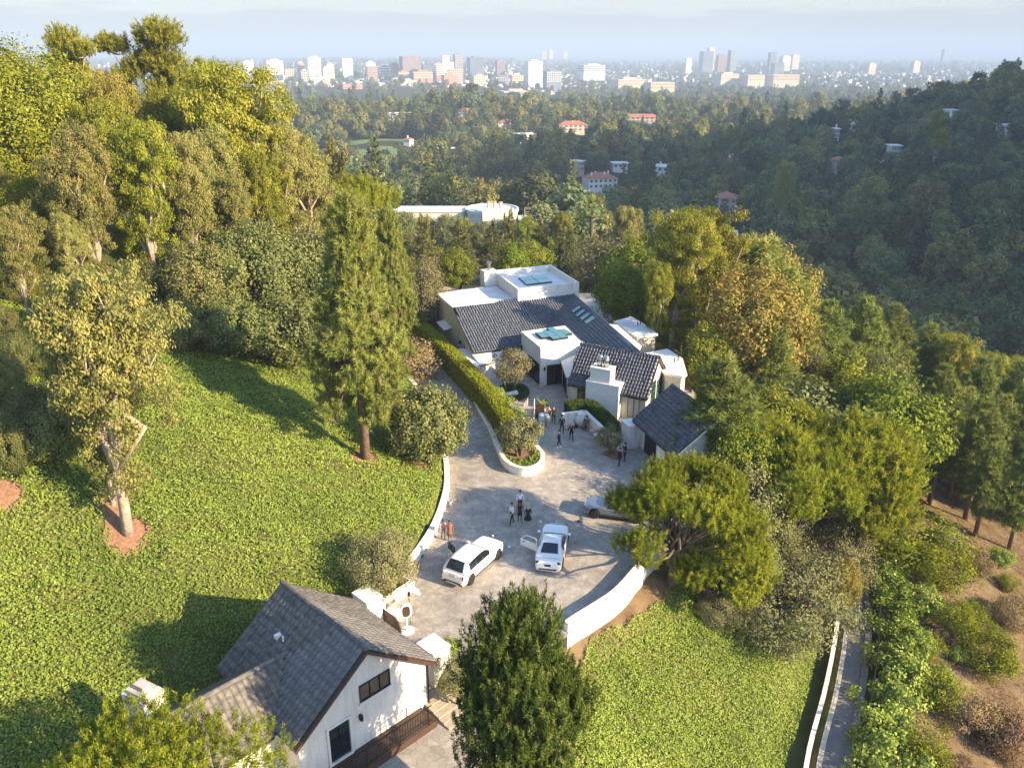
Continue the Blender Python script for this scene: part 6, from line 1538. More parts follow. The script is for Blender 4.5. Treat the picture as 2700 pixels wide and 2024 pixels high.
CB = [
 ('cream apartment tower at the left end of the skyline beside the trees', 646, 668, 163, 212, 3000, 'farwhite', 'farbeige', 'grid'),
 ('thin white church spire tower at the left of the skyline', 665, 672, 160, 200, 3050, 'farwhite', None, 'plain'),
 ('white low block left of the twin slab tower', 676, 705, 193, 215, 2950, 'farwhite', 'farbeige', 'grid'),
 ('wide white slab tower with stepped front', 707, 752, 160, 213, 3000, 'farwhite', 'fargray', 'grid'),
 ('low cream block right of the stepped slab', 752, 778, 182, 213, 2950, 'farbeige', 'farglass', 'grid'),
 ('beige tower with brown cap', 785, 806, 166, 208, 3050, 'farbeige', 'farbrown', 'bands'),
 ('short cream block in front of the brown capped tower', 794, 815, 186, 212, 2900, 'farbeige', 'farglass', 'grid'),
 ('tall white twin shaft tower with gray middle', 815, 850, 152, 205, 3000, 'farwhite', 'fargray', 'grid'),
 ('slim white block in front of the beige tower', 852, 867, 180, 210, 2900, 'farwhite', None, 'plain'),
 ('beige residential tower right of the slim white block', 864, 884, 169, 208, 3000, 'farbeige', 'farwhite', 'bands'),
 ('tall white residential tower with ribbed sides', 904, 934, 154, 213, 3000, 'farwhite', 'farbeige', 'grid'),
 ('dark brown and coral tower', 966, 998, 176, 213, 2950, 'brick', 'fargray', 'bands'),
 ('white building behind the coral tower', 963, 992, 165, 190, 3200, 'farwhite', 'farbeige', 'grid'),
 ('gray blue slab with horizontal bands', 1002, 1028, 176, 200, 3100, 'fargray', 'farwhite', 'bands'),
 ('brown slab left of the wide brown tower', 1029, 1053, 168, 201, 3050, 'farbrown', 'fargray', 'grid'),
 ('wide brown office tower with pink end wall', 1053, 1110, 149, 190, 3050, 'farbrown', 'fargray', 'bands'),
 ('low green glass building', 1112, 1152, 171, 200, 3000, 'farglass', 'fargray', 'bands'),
 ('brick and white tower right of the glass building', 1145, 1168, 167, 200, 3000, 'brick', 'farwhite', 'bands'),
 ('white lattice tower behind the brick one', 1165, 1187, 146, 190, 3200, 'farwhite', 'fargray', 'grid'),
 ('slim white office block', 1183, 1198, 165, 195, 2950, 'farwhite', None, 'plain'),
 ('dark tower with white crown', 1196, 1222, 144, 196, 3100, 'fargray', 'farbeige', 'grid'),
 ('cream grid block in front of the dark tower', 1180, 1222, 183, 218, 2850, 'farbeige', 'farbrown', 'grid'),
 ('broad gray office block', 1232, 1277, 152, 202, 3000, 'fargray', 'farglass', 'bands'),
 ('narrow gray tower with pinkish side', 1306, 1331, 160, 200, 3050, 'fargray', 'farbrown', 'bands'),
 ('square cream office block with white rim', 1384, 1430, 162, 203, 3000, 'farwhite', 'farbeige', 'grid'),
 ('blue gray slab with white fins', 1432, 1480, 188, 217, 2800, 'fargray', 'farwhite', 'grid'),
 ('stepped white hospital block', 1528, 1594, 172, 190, 3400, 'farwhite', 'fargray', 'bands'),
 ('cream round tower block with small windows', 1243, 1281, 200, 232, 2550, 'farbeige', 'farbrown', 'grid'),
 ('cream block with small windows right of the round one', 1345, 1378, 198, 232, 2550, 'farbeige', 'farbrown', 'grid'),
 ('pale green and gray block between the cream blocks', 1301, 1342, 202, 228, 2600, 'fargray', 'farbeige', 'grid'),
 ('long terracotta laboratory block', 1048, 1080, 190, 206, 2800, 'brick', 'farbeige', 'bands'),
 ('long brick hall with pink stone bands', 1086, 1143, 189, 207, 2800, 'brick', 'farbeige', 'bands'),
 ('brick block with angled shadow', 1164, 1206, 198, 235, 2500, 'brick', 'farbeige', 'plain'),
 ('white medical block with columns', 825, 872, 208, 238, 2500, 'farwhite', 'farbeige', 'bands'),
 ('salmon stepped wing right of the medical block', 850, 880, 212, 240, 2480, 'pinkwall', 'farbeige', 'grid'),
 ('twin towered red brick hall', 905, 958, 222, 254, 2350, 'brick', 'pinkwall', 'grid'),
 ('low brick library left of the twin towered hall', 828, 862, 240, 252, 2300, 'brick', 'pinkwall', 'plain'),
 ('dark gray flat roofed block near the left trees', 700, 772, 223, 248, 2300, 'fargray', 'farbrown', 'grid'),
 ('pink arched building below the twin towered hall', 985, 1013, 255, 272, 2200, 'brick', 'pinkwall', 'plain'),
 ('long brick pavilion with pitched roof', 1106, 1160, 244, 266, 2150, 'brick', 'pinkwall', 'plain'),
 ('pale stadium stand among trees', 1316, 1400, 240, 262, 2150, 'farbeige', 'fargray', 'bands'),
 ('low white hall between pavilion and stadium', 1200, 1300, 254, 268, 2150, 'farbeige', 'brick', 'bands'),
 ('long cream dormitory with many windows', 1610, 1700, 209, 225, 2700, 'farbeige', 'farbrown', 'grid'),
 ('long cream dormitory, nearer of two', 1700, 1775, 217, 235, 2500, 'farbeige', 'farbrown', 'grid'),
 ('low pink campus block before the brown tower', 1110, 1170, 218, 232, 2550, 'pinkwall', 'farbeige', 'bands'),
 ('salmon campus block left of the pink one', 1040, 1100, 212, 226, 2600, 'pinkwall', 'farbeige', 'bands'),
 ('cream dormitory row far right, first', 1882, 1945, 195, 210, 2900, 'farbeige', 'farbrown', 'grid'),
 ('cream dormitory row far right, second', 1956, 2012, 198, 214, 2850, 'farbeige', 'farbrown', 'grid'),
 ('cream dormitory row far right, third', 2022, 2100, 197, 212, 2900, 'farbeige', 'farbrown', 'grid'),
 ('wide gray tower of the right hand cluster', 1844, 1878, 136, 176, 4600, 'fargray', 'farglass', 'bands'),
 ('white crowned tower behind the wide gray one', 1862, 1882, 126, 170, 4800, 'farwhite', 'fargray', 'bands'),
 ('short dark tower of the right hand cluster', 1888, 1912, 146, 173, 4600, 'farbrown', 'farglass', 'plain'),
 ('dark tower with pink side of the right hand cluster', 1917, 1941, 133, 173, 4600, 'fargray', 'farbrown', 'plain'),
 ('small white tower left of the right hand cluster', 1806, 1822, 153, 178, 4500, 'farwhite', 'farbeige', 'bands'),
 ('curved topped gray tower far right', 2024, 2044, 138, 172, 4800, 'fargray', 'farglass', 'bands'),
 ('cream slab far right beside the curved tower', 2055, 2082, 149, 172, 4700, 'farbeige', 'farwhite', 'bands'),
 ('pair mate of the cream slab, narrower', 2083, 2105, 146, 168, 4800, 'farbeige', None, 'plain'),
 ('low dark block in front of the cream slab', 2035, 2065, 166, 180, 4400, 'fargray', 'farglass', 'bands'),
 ('lone tall tower near the right horizon', 2482, 2496, 130, 150, 6500, 'fargray', None, 'plain'),
 ('beige block on the hazy plain, right', 2285, 2308, 168, 178, 4200, 'farbeige', None, 'plain'),
 ('cream block on the hazy plain, far right', 2402, 2424, 163, 175, 4300, 'farbeige', None, 'plain'),
 ('hazy cluster of towers on the centre horizon', 1446, 1458, 132, 146, 7500, 'farbeige', None, 'plain'),
 ('hazy block on the centre horizon, left', 1427, 1440, 137, 146, 7500, 'farbeige', None, 'plain'),
 ('hazy block on the centre horizon, right', 1484, 1497, 136, 146, 7500, 'farbeige', None, 'plain'),
]
rg = R(700)
for c_ in CB:
    lb, x0, x1, yt, yb, Y, m, m2, st = c_
    building(lb, x0, x1, yt, yb, Y, m, m2, .12 + .25 * rg.random(), st, top=.5 if rg.random() < .5 else None, cat='tower' if yb - yt > 28 else 'building')
# red roofs of campus halls
# low houses of the plain: countless, one mass
n = 7000; g = R(701)
Y = 2350 * (9000 / 2350) ** (g.random(n) ** .8); X = (g.random(n) * 2 - 1) * (.66 * Y); 
blk = .5 + .5 * snoise(X / 260, Y / 300, 8.0)
ok = (g.random(n) < .15 + .85 * blk) & ~((X < 400) & (Y < 2450)) & ~((X > 350) & (Y < 3000) & (g.random(n) < .75))
X, Y = X[ok], Y[ok]; n = len(X); Z = terrain(X, Y)
wv = 9 + 12 * g.random(n); dv = 9 + 10 * g.random(n); hv = 4 + 4 * g.random(n) ** 2 * (1 + (Y > 2900)); a = g.normal(size=n) * .25
ca, sa = np.cos(a), np.sin(a)
V = []
for z in (0, 1):
    for i, j in ((-1, -1), (1, -1), (1, 1), (-1, 1)):
        V.append(np.c_[X + ca * i * wv / 2 - sa * j * dv / 2, Y + sa * i * wv / 2 + ca * j * dv / 2, Z - 3 + z * (hv + 3)])
V = np.stack(V, 1)
F = np.array([(4, 5, 6, 7), (0, 1, 5, 4), (1, 2, 6, 5), (2, 3, 7, 6), (3, 0, 4, 7)])
F = (F[None] + (np.arange(n) * 8)[:, None, None]).reshape(-1, 4)
leafmat('townwalls', (0.70, 0.67, 0.62), (0.50, 0.43, 0.36), (0.28, 0.22, 0.19), 0.0, val=0.0, hue=0.0)
tag(link('city_houses', mesh_np('city_houses', V.reshape(-1, 3), F, 'townwalls', np.repeat(g.random(n), 8))), 'countless low pale houses spread over the hazy plain', 'houses', kind='stuff')
# street trees of the plain
n = 9000; Y = 2200 * (9500 / 2200) ** g.random(n); X = (g.random(n) * 2 - 1) * .66 * Y; ok = g.random(n) < .35 + .65 * (1 - (.5 + .5 * snoise(X / 260, Y / 300, 8.0)))
pxx = proj((X, Y, terrain(X, Y)))[0]; ok &= ~((pxx > 660) & (pxx < 1430) & (Y < 3000) & (g.random(len(X)) < .6))
X, Y = X[ok], Y[ok]; n = len(X)
scatter('plain_trees', 'tree canopy between the houses of the hazy plain', np.c_[X, Y, terrain(X, Y)], g.integers(0, 4, n), (.9 + .8 * g.random(n)) * np.where(Y > 5000, 1.8, 1.1), g.random(n) * 6.28, PO)
# ================================================================ cars
def car(name, label, loc, heading, L, Wd, Hh, style, paint, door=None, plate='plate', plate_text=True):
    """local frame: x forward, origin on the ground under the middle"""
    t = thing(name, label, 'car', loc, heading)
    hl, hw = L / 2, Wd / 2
    suv = style == 'suv'
    belt = Hh * (.60 if suv else .63); hood = Hh * (.625 if suv else .64); deck = Hh * (.60 if suv else .66)
    bot = .26 if suv else .17
    # x, half width, top z at centre, shoulder z
    if suv:
        ST = [(-hl, .80, .80, .74), (-hl + .06, .90, 1.02, .95), (-hl + .35, .97, belt, belt - .04), (-hl + 1.0, 1, belt, belt - .03), (-.5, 1, belt, belt - .03), (.75, 1, belt, belt - .03), (1.05, .99, hood + .02, belt - .05), (hl - .9, .97, hood - .02, hood - .10), (hl - .3, .93, hood - .06, hood - .16), (hl - .05, .84, hood - .12, hood - .26), (hl, .74, .62, .55)]
    else:
        ST = [(-hl, .72, .70, .62), (-hl + .08, .84, .88, .80), (-hl + .4, .94, deck - .02, deck - .10), (-hl + 1.0, .99, deck + .02, belt - .03), (-.5, 1, belt, belt - .03), (.6, .99, belt, belt - .04), (1.0, .98, hood, belt - .06), (hl - .9, .96, hood - .04, hood - .13), (hl - .3, .91, hood - .09, hood - .2), (hl - .06, .80, hood - .17, hood - .32), (hl, .70, .55, .48)]
    wheels = [(-hl + (.92 if suv else 1.0)), hl - (.88 if suv else .95)]; wr = .40 if suv else .37
    rings = []
    xs = sorted(set([s[0] for s in ST] + [w + k for w in wheels for k in (-wr - .08, -wr * .8, -.2, .2, wr * .8, wr + .08)]))
    A = np.array(ST)
    for x in xs:
        w = np.interp(x, A[:, 0], A[:, 1]) * hw; zt = np.interp(x, A[:, 0], A[:, 2]); zs = np.interp(x, A[:, 0], A[:, 3])
        zb = bot
        for wx in wheels:
            if abs(x - wx) < wr + .06: zb = max(bot, wr * .95 + math.sqrt(max(0, (wr + .07) ** 2 - (x - wx) ** 2)) * .93)
        zb = min(zb, zs - .08); zm = zb + (zs - zb) * .5
        half = [(w * .90, zb), (w * .985, zb + .06), (w, zm), (w * .985, zs), (w * .92, zs + (zt - zs) * .7), (w * .62, zt - .005), (0, zt)]
        rings.append([(x, y, z) for y, z in half] + [(x, -y, z) for y, z in half[-2::-1]])
    b = MB(); b.loft(rings, cap=True)
    body = b.build('body', paint, t, local=True, smooth=True)
    md = body.modifiers.new('sub', 'SUBSURF'); md.levels = 1; md.render_levels = 2
    # under-body so that no daylight shows below the arches
    MB().box((0, 0, bot + .12), (L - .7, Wd * .74, .3)).build('underbody', 'black', t, local=True)
    # greenhouse: roof with glass all round
    if suv: GS = [(-hl + .25, .80, belt - .02, belt), (-hl + .55, .775, Hh - .30, belt), (-hl + .85, .765, Hh - .06, belt), (-1.1, .76, Hh, belt), (-.15, .75, Hh - .01, belt), (.28, .74, Hh - .09, belt), (1.0, .84, hood, belt)]
    else: GS = [(-hl + .45, .80, deck + .01, deck), (-hl + 1.0, .74, Hh - .30, belt), (-hl + 1.7, .69, Hh - .08, belt), (-.5, .67, Hh, belt), (.0, .66, Hh - .02, belt), (.3, .67, Hh - .09, belt), (1.1, .82, hood, belt)]
    def sec(x, wf, zt, zb, o=0.0):
        w = wf * hw; wb = hw * .93; zt = max(zt, zb + .012)
        f = min(1, (zt - zb) / (Hh - belt)); wt = wb + (w - wb) * f
        return [(x, wb + o, zb - .03), (x, wt + .03 * f + o, zb + (zt - zb) * .82), (x, wt * .86, zt - .02 * f + o), (x, 0, zt + o), (x, -wt * .86, zt - .02 * f + o), (x, -wt - .03 * f - o, zb + (zt - zb) * .82), (x, -wb - o, zb - .03)]
    gr = [sec(*s) for s in GS]
    g_ = MB(); g_.loft(gr, cap=False, closed=False); cab = g_.build('roof', paint, t, local=True, smooth=True)
    md = cab.modifiers.new('sub', 'SUBSURF'); md.levels = 1; md.render_levels = 1
    G = np.array(GS)
    def surf(x, side, f, o=.012):   # point on the cabin side at height fraction f (belt..0.82)
        s = sec(x, *[np.interp(x, G[:, 0], G[:, k]) for k in (1, 2, 3)])
        a, c = np.array(s[0]), np.array(s[1]); p = a + (c - a) * f; p[1] += o; p[1] *= side; return p
    def top(x, yf, o=.012):
        s = sec(x, *[np.interp(x, G[:, 0], G[:, k]) for k in (1, 2, 3)])
        w = abs(s[2][1]); return np.array([x, yf * w, np.interp(abs(yf), [0, 1], [s[3][2], s[2][2]]) + o])
    def glass(nm, grid):
        m = MB(); n = len(grid[0])
        for r in grid: m.v += [tuple(float(c) for c in p) for p in r]
        for i in range(len(grid) - 1):
            for j in range(n - 1): m.f.append((i * n + j, i * n + j + 1, (i + 1) * n + j + 1, (i + 1) * n + j)); m.m.append(0)
        return m.build(nm, 'glass_dark', t, local=True, smooth=True)
    if suv:
        glass('windscreen', [[top(x, y, .02) for y in np.linspace(-.95, .95, 7)] for x in (.34, .6, .8, .95)])
        glass('rear_window', [[top(x, y, .025) + np.array([-.02, 0, 0]) for y in np.linspace(-.86, .86, 7)] for x in (-hl + .30, -hl + .45, -hl + .60, -hl + .76)])
        wins = [(-hl + .85, -1.0), (-.98, -.22), (-.2, .62)]
    else:
        glass('windscreen', [[top(x, y, .02) for y in np.linspace(-.95, .95, 7)] for x in (.36, .6, .85, 1.04)])
        glass('rear_window', [[top(x, y, .025) for y in np.linspace(-.8, .8, 7)] for x in (-hl + .80, -hl + 1.1, -hl + 1.4, -hl + 1.66)])
        wins = [(-hl + 1.55, -.66), (-.62, .66)]
    for side in (-1, 1):
        for i, (a, c) in enumerate(wins):
            if door == side and i == len(wins) - (2 if suv else 1): continue
            glass('side_window', [[surf(x, side, f) for x in np.linspace(a, c, 5)] for f in (.08, .5, .97)])
        # mirrors
        m = MB(); m.box((.95, side * (hw + .10), belt + .10), (.16, .24, .16)); m.build('mirror', paint, t, local=True, bevel=.03)
        if not (door == side): MB().box((-.35 if not suv else .02, side * (hw * 1.0 + .005), belt - .16), (.22, .03, .035)).build('door_handle', 'chrome', t, local=True)
        if suv: MB().box((-.1, side * (hw + .01), .42), (2.3, .03, .07)).build('sill_trim', 'black', t, local=True)
    # wheels
    for wx in wheels:
        for side in (-1, 1):
            w_ = bpy.data.objects.new('wheel', None); C.objects.link(w_); w_.parent = t; w_.location = (wx, side * (hw - .13), wr); w_.rotation_euler = (math.pi / 2 * -side, 0, 0)
            MB().lathe((0, 0, -.12), [(wr * .62, 0), (wr * .93, 0), (wr, .05), (wr, .19), (wr * .93, .24), (wr * .62, .24)], 24).build('tyre', 'tyre', w_, local=True, smooth=True)
            r = MB(); r.lathe((0, 0, -.08), [(wr * .62, 0), (wr * .66, .16), (wr * .6, .17), (wr * .55, .1), (.07, .1), (.06, .17)], 20)
            for k in range(7): a = k * 2 * math.pi / 7; r.beam((0, 0, .09), (wr * .62 * math.cos(a), wr * .62 * math.sin(a), .09), .05, .05)
            r.build('rim', 'chrome', w_, local=True)
    # lights, plate, bumper trim, grille
    zb = deck - .25 if not suv else 1.0
    for side in (-1, 1):
        if suv: MB().box((-hl + .07, side * hw * .83, .92), (.08, .11, .30)).build('tail_light', 'taillight', t, local=True, bevel=.02)
        else:
            m = MB(); m.lathe((0, 0, 0), [(.02, .0), (.09, .01), (.10, .03), (.06, .05)], 12, sx=.6, sy=1.0); o_ = m.build('tail_light', 'glass_dark', t, local=True); o_.location = (-hl + .14, side * hw * .74, .80); o_.rotation_euler = (0, -1.1, 0); o_.scale = (1.6, 1.4, 1.2)
        MB().box((hl - .10, side * hw * .66, hood - .24), (.12, .28, .12)).build('headlight', 'glass_dark', t, local=True, bevel=.03)
    pl = MB(); pz = .88 if suv else .66; pl.box((-hl + (.02 if suv else .015), 0, pz), (.04, .5 if suv else .42, .16)); pl.build('number_plate', plate, t, local=True)
    MB().box((-hl + .02, 0, .46 if suv else .36), (.10, Wd * .62, .09)).build('bumper_trim', 'black', t, local=True)
    if suv:
        MB().box((-hl + .035, 0, 1.04), (.03, 1.0, .025)).build('chrome_strip', 'chrome', t, local=True)
        for side in (-1, 1): MB().box((-hl + .03, side * hw * .66, .36), (.07, .26, .1)).build('exhaust', 'black', t, local=True)
        MB().lathe((-hl + 1.25, 0, Hh - .03), [(.07, 0), (.05, .04), (.01, .07)], 10).build('roof_antenna', paint, t, local=True)
    MB().box((hl - .03, 0, .62), (.08, .75, .42)).build('grille', 'chrome', t, local=True, bevel=.02)
    MB().lathe((hl - .14, 0, hood - .06), [(.04, 0), (.03, .03), (.012, .05), (.012, .13), (.03, .15), (.0, .2)], 8).build('bonnet_ornament', 'chrome', t, local=True)
    # open coach door, hinged at its rear edge
    if door:
        dl = 1.05 if suv else 1.45; hx = -.75 if suv else -.62
        dh = bpy.data.objects.new('open_door', None); C.objects.link(dh); dh.parent = t; dh.location = (hx, door * (hw + .02), 0); dh.rotation_euler = (0, 0, door * math.radians(62))
        m = MB(); zt = belt - .02
        m.hull([(0, -.05, .38), (dl, -.05, .38), (dl, .05, .38), (0, .05, .38)], [(0, -.04, zt), (dl, -.04, zt), (dl, .04, zt), (0, .04, zt)])
        m.build('door_shell', paint, dh, local=True, bevel=.03)
        fr = MB(); up = Hh - .14; p = [(0.03, zt), (.10, up), (dl * .62, up - .01), (dl * .97, zt)] if not suv else [(0.02, zt), (.06, up), (dl * .9, up), (dl * .98, zt)]
        for a, c in zip(p[:-1], p[1:]): fr.beam((a[0], 0, a[1]), (c[0], 0, c[1]), .05, .05)
        fr.build('window_frame', paint if not suv else 'black', dh, local=True)
        if suv: MB().extr([(a, -.006, z) for a, z in p], (0, .012, 0)).build('door_glass', 'glass_dark', dh, local=True)
        MB().box((dl * .78, door * .06, zt - .14), (.2, .03, .035)).build('door_handle', 'black', dh, local=True)
    return t
hd = math.atan2(3.95, 2.35)
car('luxury_suv', 'white luxury SUV with one rear door open, left of the two', (-2.62, 48.6, 0), hd, 5.25, 1.96, 1.82, 'suv', 'carwhite', door=1)
car('luxury_coupe', 'white two door coupe with its long door swung open', (2.85, 50.5, 0), math.atan2(5.0, .85), 5.3, 1.97, 1.50, 'coupe', 'carwhite', door=1, plate='black')
car('parked_car', 'silver gray car half hidden under the leaning pine', (8.0, 55.6, 0), math.atan2(.25, -1), 4.9, 1.9, 1.62, 'suv', 'cargray')
# small drones / lens caps on the paving are left as ground specks
for i, (px, py, m) in enumerate(((1425, 1376.5, 'softwhite'), (1342, 1443, 'softwhite'), (1526, 1375, 'black'))):
    P = at(px, py, 0); tag(MB().lathe((P[0], P[1], 0), [(.10, 0), (.13, .05), (.09, .12), (.02, .15)], 10).build('ground_speck', m, smooth=True), ['small white ground speck near the coupe bonnet', 'small white ground speck between the two white cars', 'small black ground speck beside the gray car'][i], 'light')
# ================================================================ people
def person(label, x, y, face, h=1.74, top='cl_black', legs='cl_black', skin='skin', hair='hair_dark', pose='stand', dress=None, long_hair=False, arms=(.25, .25), stride=.12, bare_arms=False, bare_legs=False, shoes='cl_black', z=0.0, hat=None, lean=0.0):
    k = h / 1.75
    t = thing('person', label, 'person', (x, y, z), face)   # faces local +x
    me = bpy.data.meshes.new('body_skeleton'); vs = []; es = []; rad = []
    def v(p, r, par=None):
        vs.append(tuple(c * k for c in p)); rad.append((r[0] * k, r[1] * k) if isinstance(r, tuple) else (r * k, r * k))
        if par is not None: es.append((par, len(vs) - 1))
        return len(vs) - 1
    sit = pose == 'sit'; oz = -.42 if sit else 0
    pel = v((0, 0, .95 + oz), (.12, .15)); sp1 = v((.02 + lean * .4, 0, 1.14 + oz), (.11, .14), pel); ches = v((.02 + lean, 0, 1.33 + oz), (.12, .165), sp1)
    neck = v((.02 + lean * 1.3, 0, 1.49 + oz), (.055, .055), ches); hd0 = v((.035 + lean * 1.6, 0, 1.58 + oz), (.085, .075), neck); hd1 = v((.03 + lean * 1.7, 0, 1.69 + oz), (.09, .078), hd0)
    zone = {}
    hands = []
    for s, bend in ((1, arms[0]), (-1, arms[1])):
        sh = v((.01 + lean, s * .19, 1.41 + oz), (.055, .055), ches)
        el = v((.0 + lean + bend * .10, s * (.26), 1.14 + oz), (.045, .045), sh)
        a = bend * 1.6
        wr = v((lean + .02 + .25 * math.sin(a), s * (.26 - .06 * bend), 1.14 - .25 * math.cos(a) + oz), (.032, .032), el)
        ha = v((lean + .03 + .33 * math.sin(a), s * (.26 - .09 * bend), 1.14 - .33 * math.cos(a) + oz), (.036, .022), wr); hands.append((ha, s, a))
        for i in (sh, el): zone[i] = 'arm'
        zone[wr] = 'hand'; zone[ha] = 'hand'
    for s in (1, -1):
        if sit:
            hp = v((.05, s * .10, .92 + oz), (.085, .085), pel); kn = v((.45, s * .13, .92 + oz), (.06, .06), hp); an = v((.42, s * .13, .10), (.042, .042), kn)
        else:
            f = stride * s
            hp = v((.0, s * .095, .86), (.088, .088), pel); kn = v((f * .7 + .02, s * .10, .50), (.06, .06), hp); an = v((f - .02, s * .10, .085), (.042, .042), kn)
        to = v((vs[an][0] / k + .15, s * .12, .045), (.04, .03), an)
        for i in (hp, kn): zone[i] = 'leg'
        zone[an] = 'shoe' if not bare_legs else 'shin'; zone[to] = 'shoe'
    for i in (pel,): zone[i] = 'leg'
    for i in (sp1, ches): zone[i] = 'top'
    for i in (neck, hd0, hd1): zone[i] = 'head'
    me.from_pydata(vs, es, [])
    ob = bpy.data.objects.new('body_tmp', me); C.objects.link(ob)
    ob.modifiers.new('skin', 'SKIN'); 
    if not me.skin_vertices: me.skin_vertices.new()
    for i, sv in enumerate(me.skin_vertices[0].data): sv.radius = rad[i]; sv.use_root = (i == 0)
    sb = ob.modifiers.new('sub', 'SUBSURF'); sb.levels = 1; sb.render_levels = 1
    dg = bpy.context.evaluated_depsgraph_get(); bm_ = bpy.data.meshes.new_from_object(ob.evaluated_get(dg))
    bpy.data.objects.remove(ob)
    # five fingers on each hand
    bmm = bmesh.new(); bmm.from_mesh(bm_)
    for ha, s, a in hands:
        c = Vector(vs[ha]); fw = Vector((math.sin(a), 0, -math.cos(a)))
        for q in range(5):
            ln = (.05, .075, .085, .078, .06)[q] * k; side = Vector((0, 0, 1)).cross(fw) if abs(fw.z) < .7 else Vector((1, 0, 0))
            off = side * ((q - 2) * .016 * k); d_ = (fw + Vector((.25, -s * .15, 0)) + (side * -.8 if q == 0 else Vector())).normalized()
            r_ = .008 * k; p0 = c + off; p1 = p0 + d_ * ln
            u = d_.cross(Vector((.3, .9, .2))).normalized() * r_; w = d_.cross(u).normalized() * r_
            vv = [bmm.verts.new(p0 + e) for e in (u, w, -u, -w)] + [bmm.verts.new(p1 + e * .6) for e in (u, w, -u, -w)]
            for i in range(4): bmm.faces.new((vv[i], vv[(i + 1) % 4], vv[4 + (i + 1) % 4], vv[4 + i]))
            bmm.faces.new(vv[4:])
    bmm.to_mesh(bm_); bmm.free()
    mats_ = [skin, top, legs, shoes]
    for m in mats_: bm_.materials.append(MATS[m])
    J = np.array(vs)
    zmap = {'head': 0, 'hand': 0, 'arm': 0 if bare_arms else 1, 'top': 1, 'leg': 0 if bare_legs else 2, 'shin': 0, 'shoe': 3}
    zi = [zmap[zone[i]] for i in range(len(vs))]
    mi = []
    for p in bm_.polygons:
        c = np.array(p.center); mi.append(zi[int(np.argmin(((J - c) ** 2).sum(1)))])
    bm_.polygons.foreach_set('material_index', mi); bm_.polygons.foreach_set('use_smooth', [True] * len(mi)); bm_.update()
    link('body', bm_, t)
    hx, hz_ = vs[hd1][0], vs[hd1][2]
    hr = MB(); rr = .098 * k
    prof = [(rr * math.cos(a), rr * 1.05 * math.sin(a)) for a in np.linspace(-.15, 1.5, 7)]
    hr.lathe((hx - .018 * k, 0, hz_ + .03 * k), prof, 12)
    if long_hair: hr.lathe((hx - .055 * k, 0, hz_ - .27 * k), [(.05 * k, 0), (.085 * k, .08 * k), (.095 * k, .25 * k), (.08 * k, .33 * k)], 10)
    hr.build('hair', hair, t, local=True, smooth=True)
    fc = MB(); fx = hx + .085 * k
    fc.add([(fx, -.012 * k, hz_ - .045 * k), (fx, .012 * k, hz_ - .045 * k), (fx + .022 * k, 0, hz_ - .045 * k), (fx - .004, 0, hz_ + .0 * k)], [(0, 1, 2), (0, 2, 3), (1, 3, 2), (0, 3, 1)]); fc.build('nose', skin, t, local=True)
    ey = MB()
    for s in (-1, 1): ey.box((fx - .004, s * .03 * k, hz_ - .005 * k), (.01, .018 * k, .01 * k))
    ey.build('eyes', 'black', t, local=True)
    if dress:
        d = MB(); zb, zt, w = dress[1], 1.30, dress[2]
        d.lathe((.01, 0, 0), [(w * k, zb * k), (w * .8 * k, (zb + .95) / 2 * k), (.15 * k, 1.05 * k), (.165 * k, 1.2 * k), (.175 * k, 1.36 * k), (.12 * k, 1.42 * k)], 14, sx=.8); d.build('dress', dress[0], t, local=True, smooth=True)
    return t
fw = lambda dx, dy: math.atan2(dy, dx)
person('man in white shirt and dark trousers stepping left in the group of four', 0.0, 54.35, fw(-.8, -.5), 1.78, 'cl_white', 'cl_black', stride=.2, arms=(.5, .3))
person('woman in black lace dress facing the camera in the group of four', .58, 54.7, fw(.2, -1), 1.72, 'cl_black', 'cl_black', 'skin_dark', long_hair=True, dress=('cl_black', .62, .22), bare_arms=True, bare_legs=True, arms=(.8, .8))
person('man in white shirt with braces at the back of the group of four', .62, 56.2, fw(.1, -1), 1.8, 'cl_white', 'cl_navy', arms=(.3, .4))
person('blond woman in a flared black dress seen from behind in the group of four', 1.2, 54.15, fw(-.2, 1), 1.68, 'cl_black', 'cl_black', hair='hair_blond', long_hair=True, dress=('cl_black', .52, .32), bare_legs=True, arms=(.2, .3))
person('woman in brown patterned dress walking by the white wall', -4.5, 52.0, fw(.2, -1), 1.7, 'cl_brown', 'cl_brown', 'skin_dark', dress=('cl_brown', .58, .24), bare_legs=True, bare_arms=True)
person('person in pink top and gray trousers with a blue bag by the wall', -5.0, 52.25, fw(.3, -1), 1.62, 'cl_pink', 'cl_gray', arms=(.3, .6))
person('man in black with a camera nearest the planter', 4.2, 67.1, fw(-1, .3), 1.8, 'cl_black', 'cl_black', shoes='cl_white', arms=(1.0, .9))
person('gray haired man in dark suit walking away across the court', 5.4, 68.7, fw(-.1, 1), 1.82, 'cl_navy', 'cl_black', hair='hair_gray', stride=.18)
person('man in navy suit beside the pillar candles', 4.62, 70.3, fw(-.3, 1), 1.82, 'cl_navy', 'cl_navy', stride=.14)
person('man in black walking into the court, farthest of the three', 3.95, 72.5, fw(-.1, 1), 1.8, 'cl_black', 'cl_black', stride=.14)
person('woman in peach top and black skirt at the court entry', 3.5, 72.9, fw(.4, 1), 1.66, 'cl_peach', 'cl_black', dress=None, stride=.08)
person('seated musician in dark red holding a cello', 7.0, 71.3, fw(-.6, -1), 1.75, 'cl_brown', 'cl_black', pose='sit', arms=(.9, .7), long_hair=True)
person('person in black suit on the left of a pair by the garage', 9.15, 63.7, fw(.8, .5), 1.74, 'cl_black', 'cl_black')
person('long haired person in black on the right of a pair by the garage', 9.75, 64.7, fw(-.7, -.6), 1.74, 'cl_black', 'cl_black', long_hair=True, arms=(.9, .9))
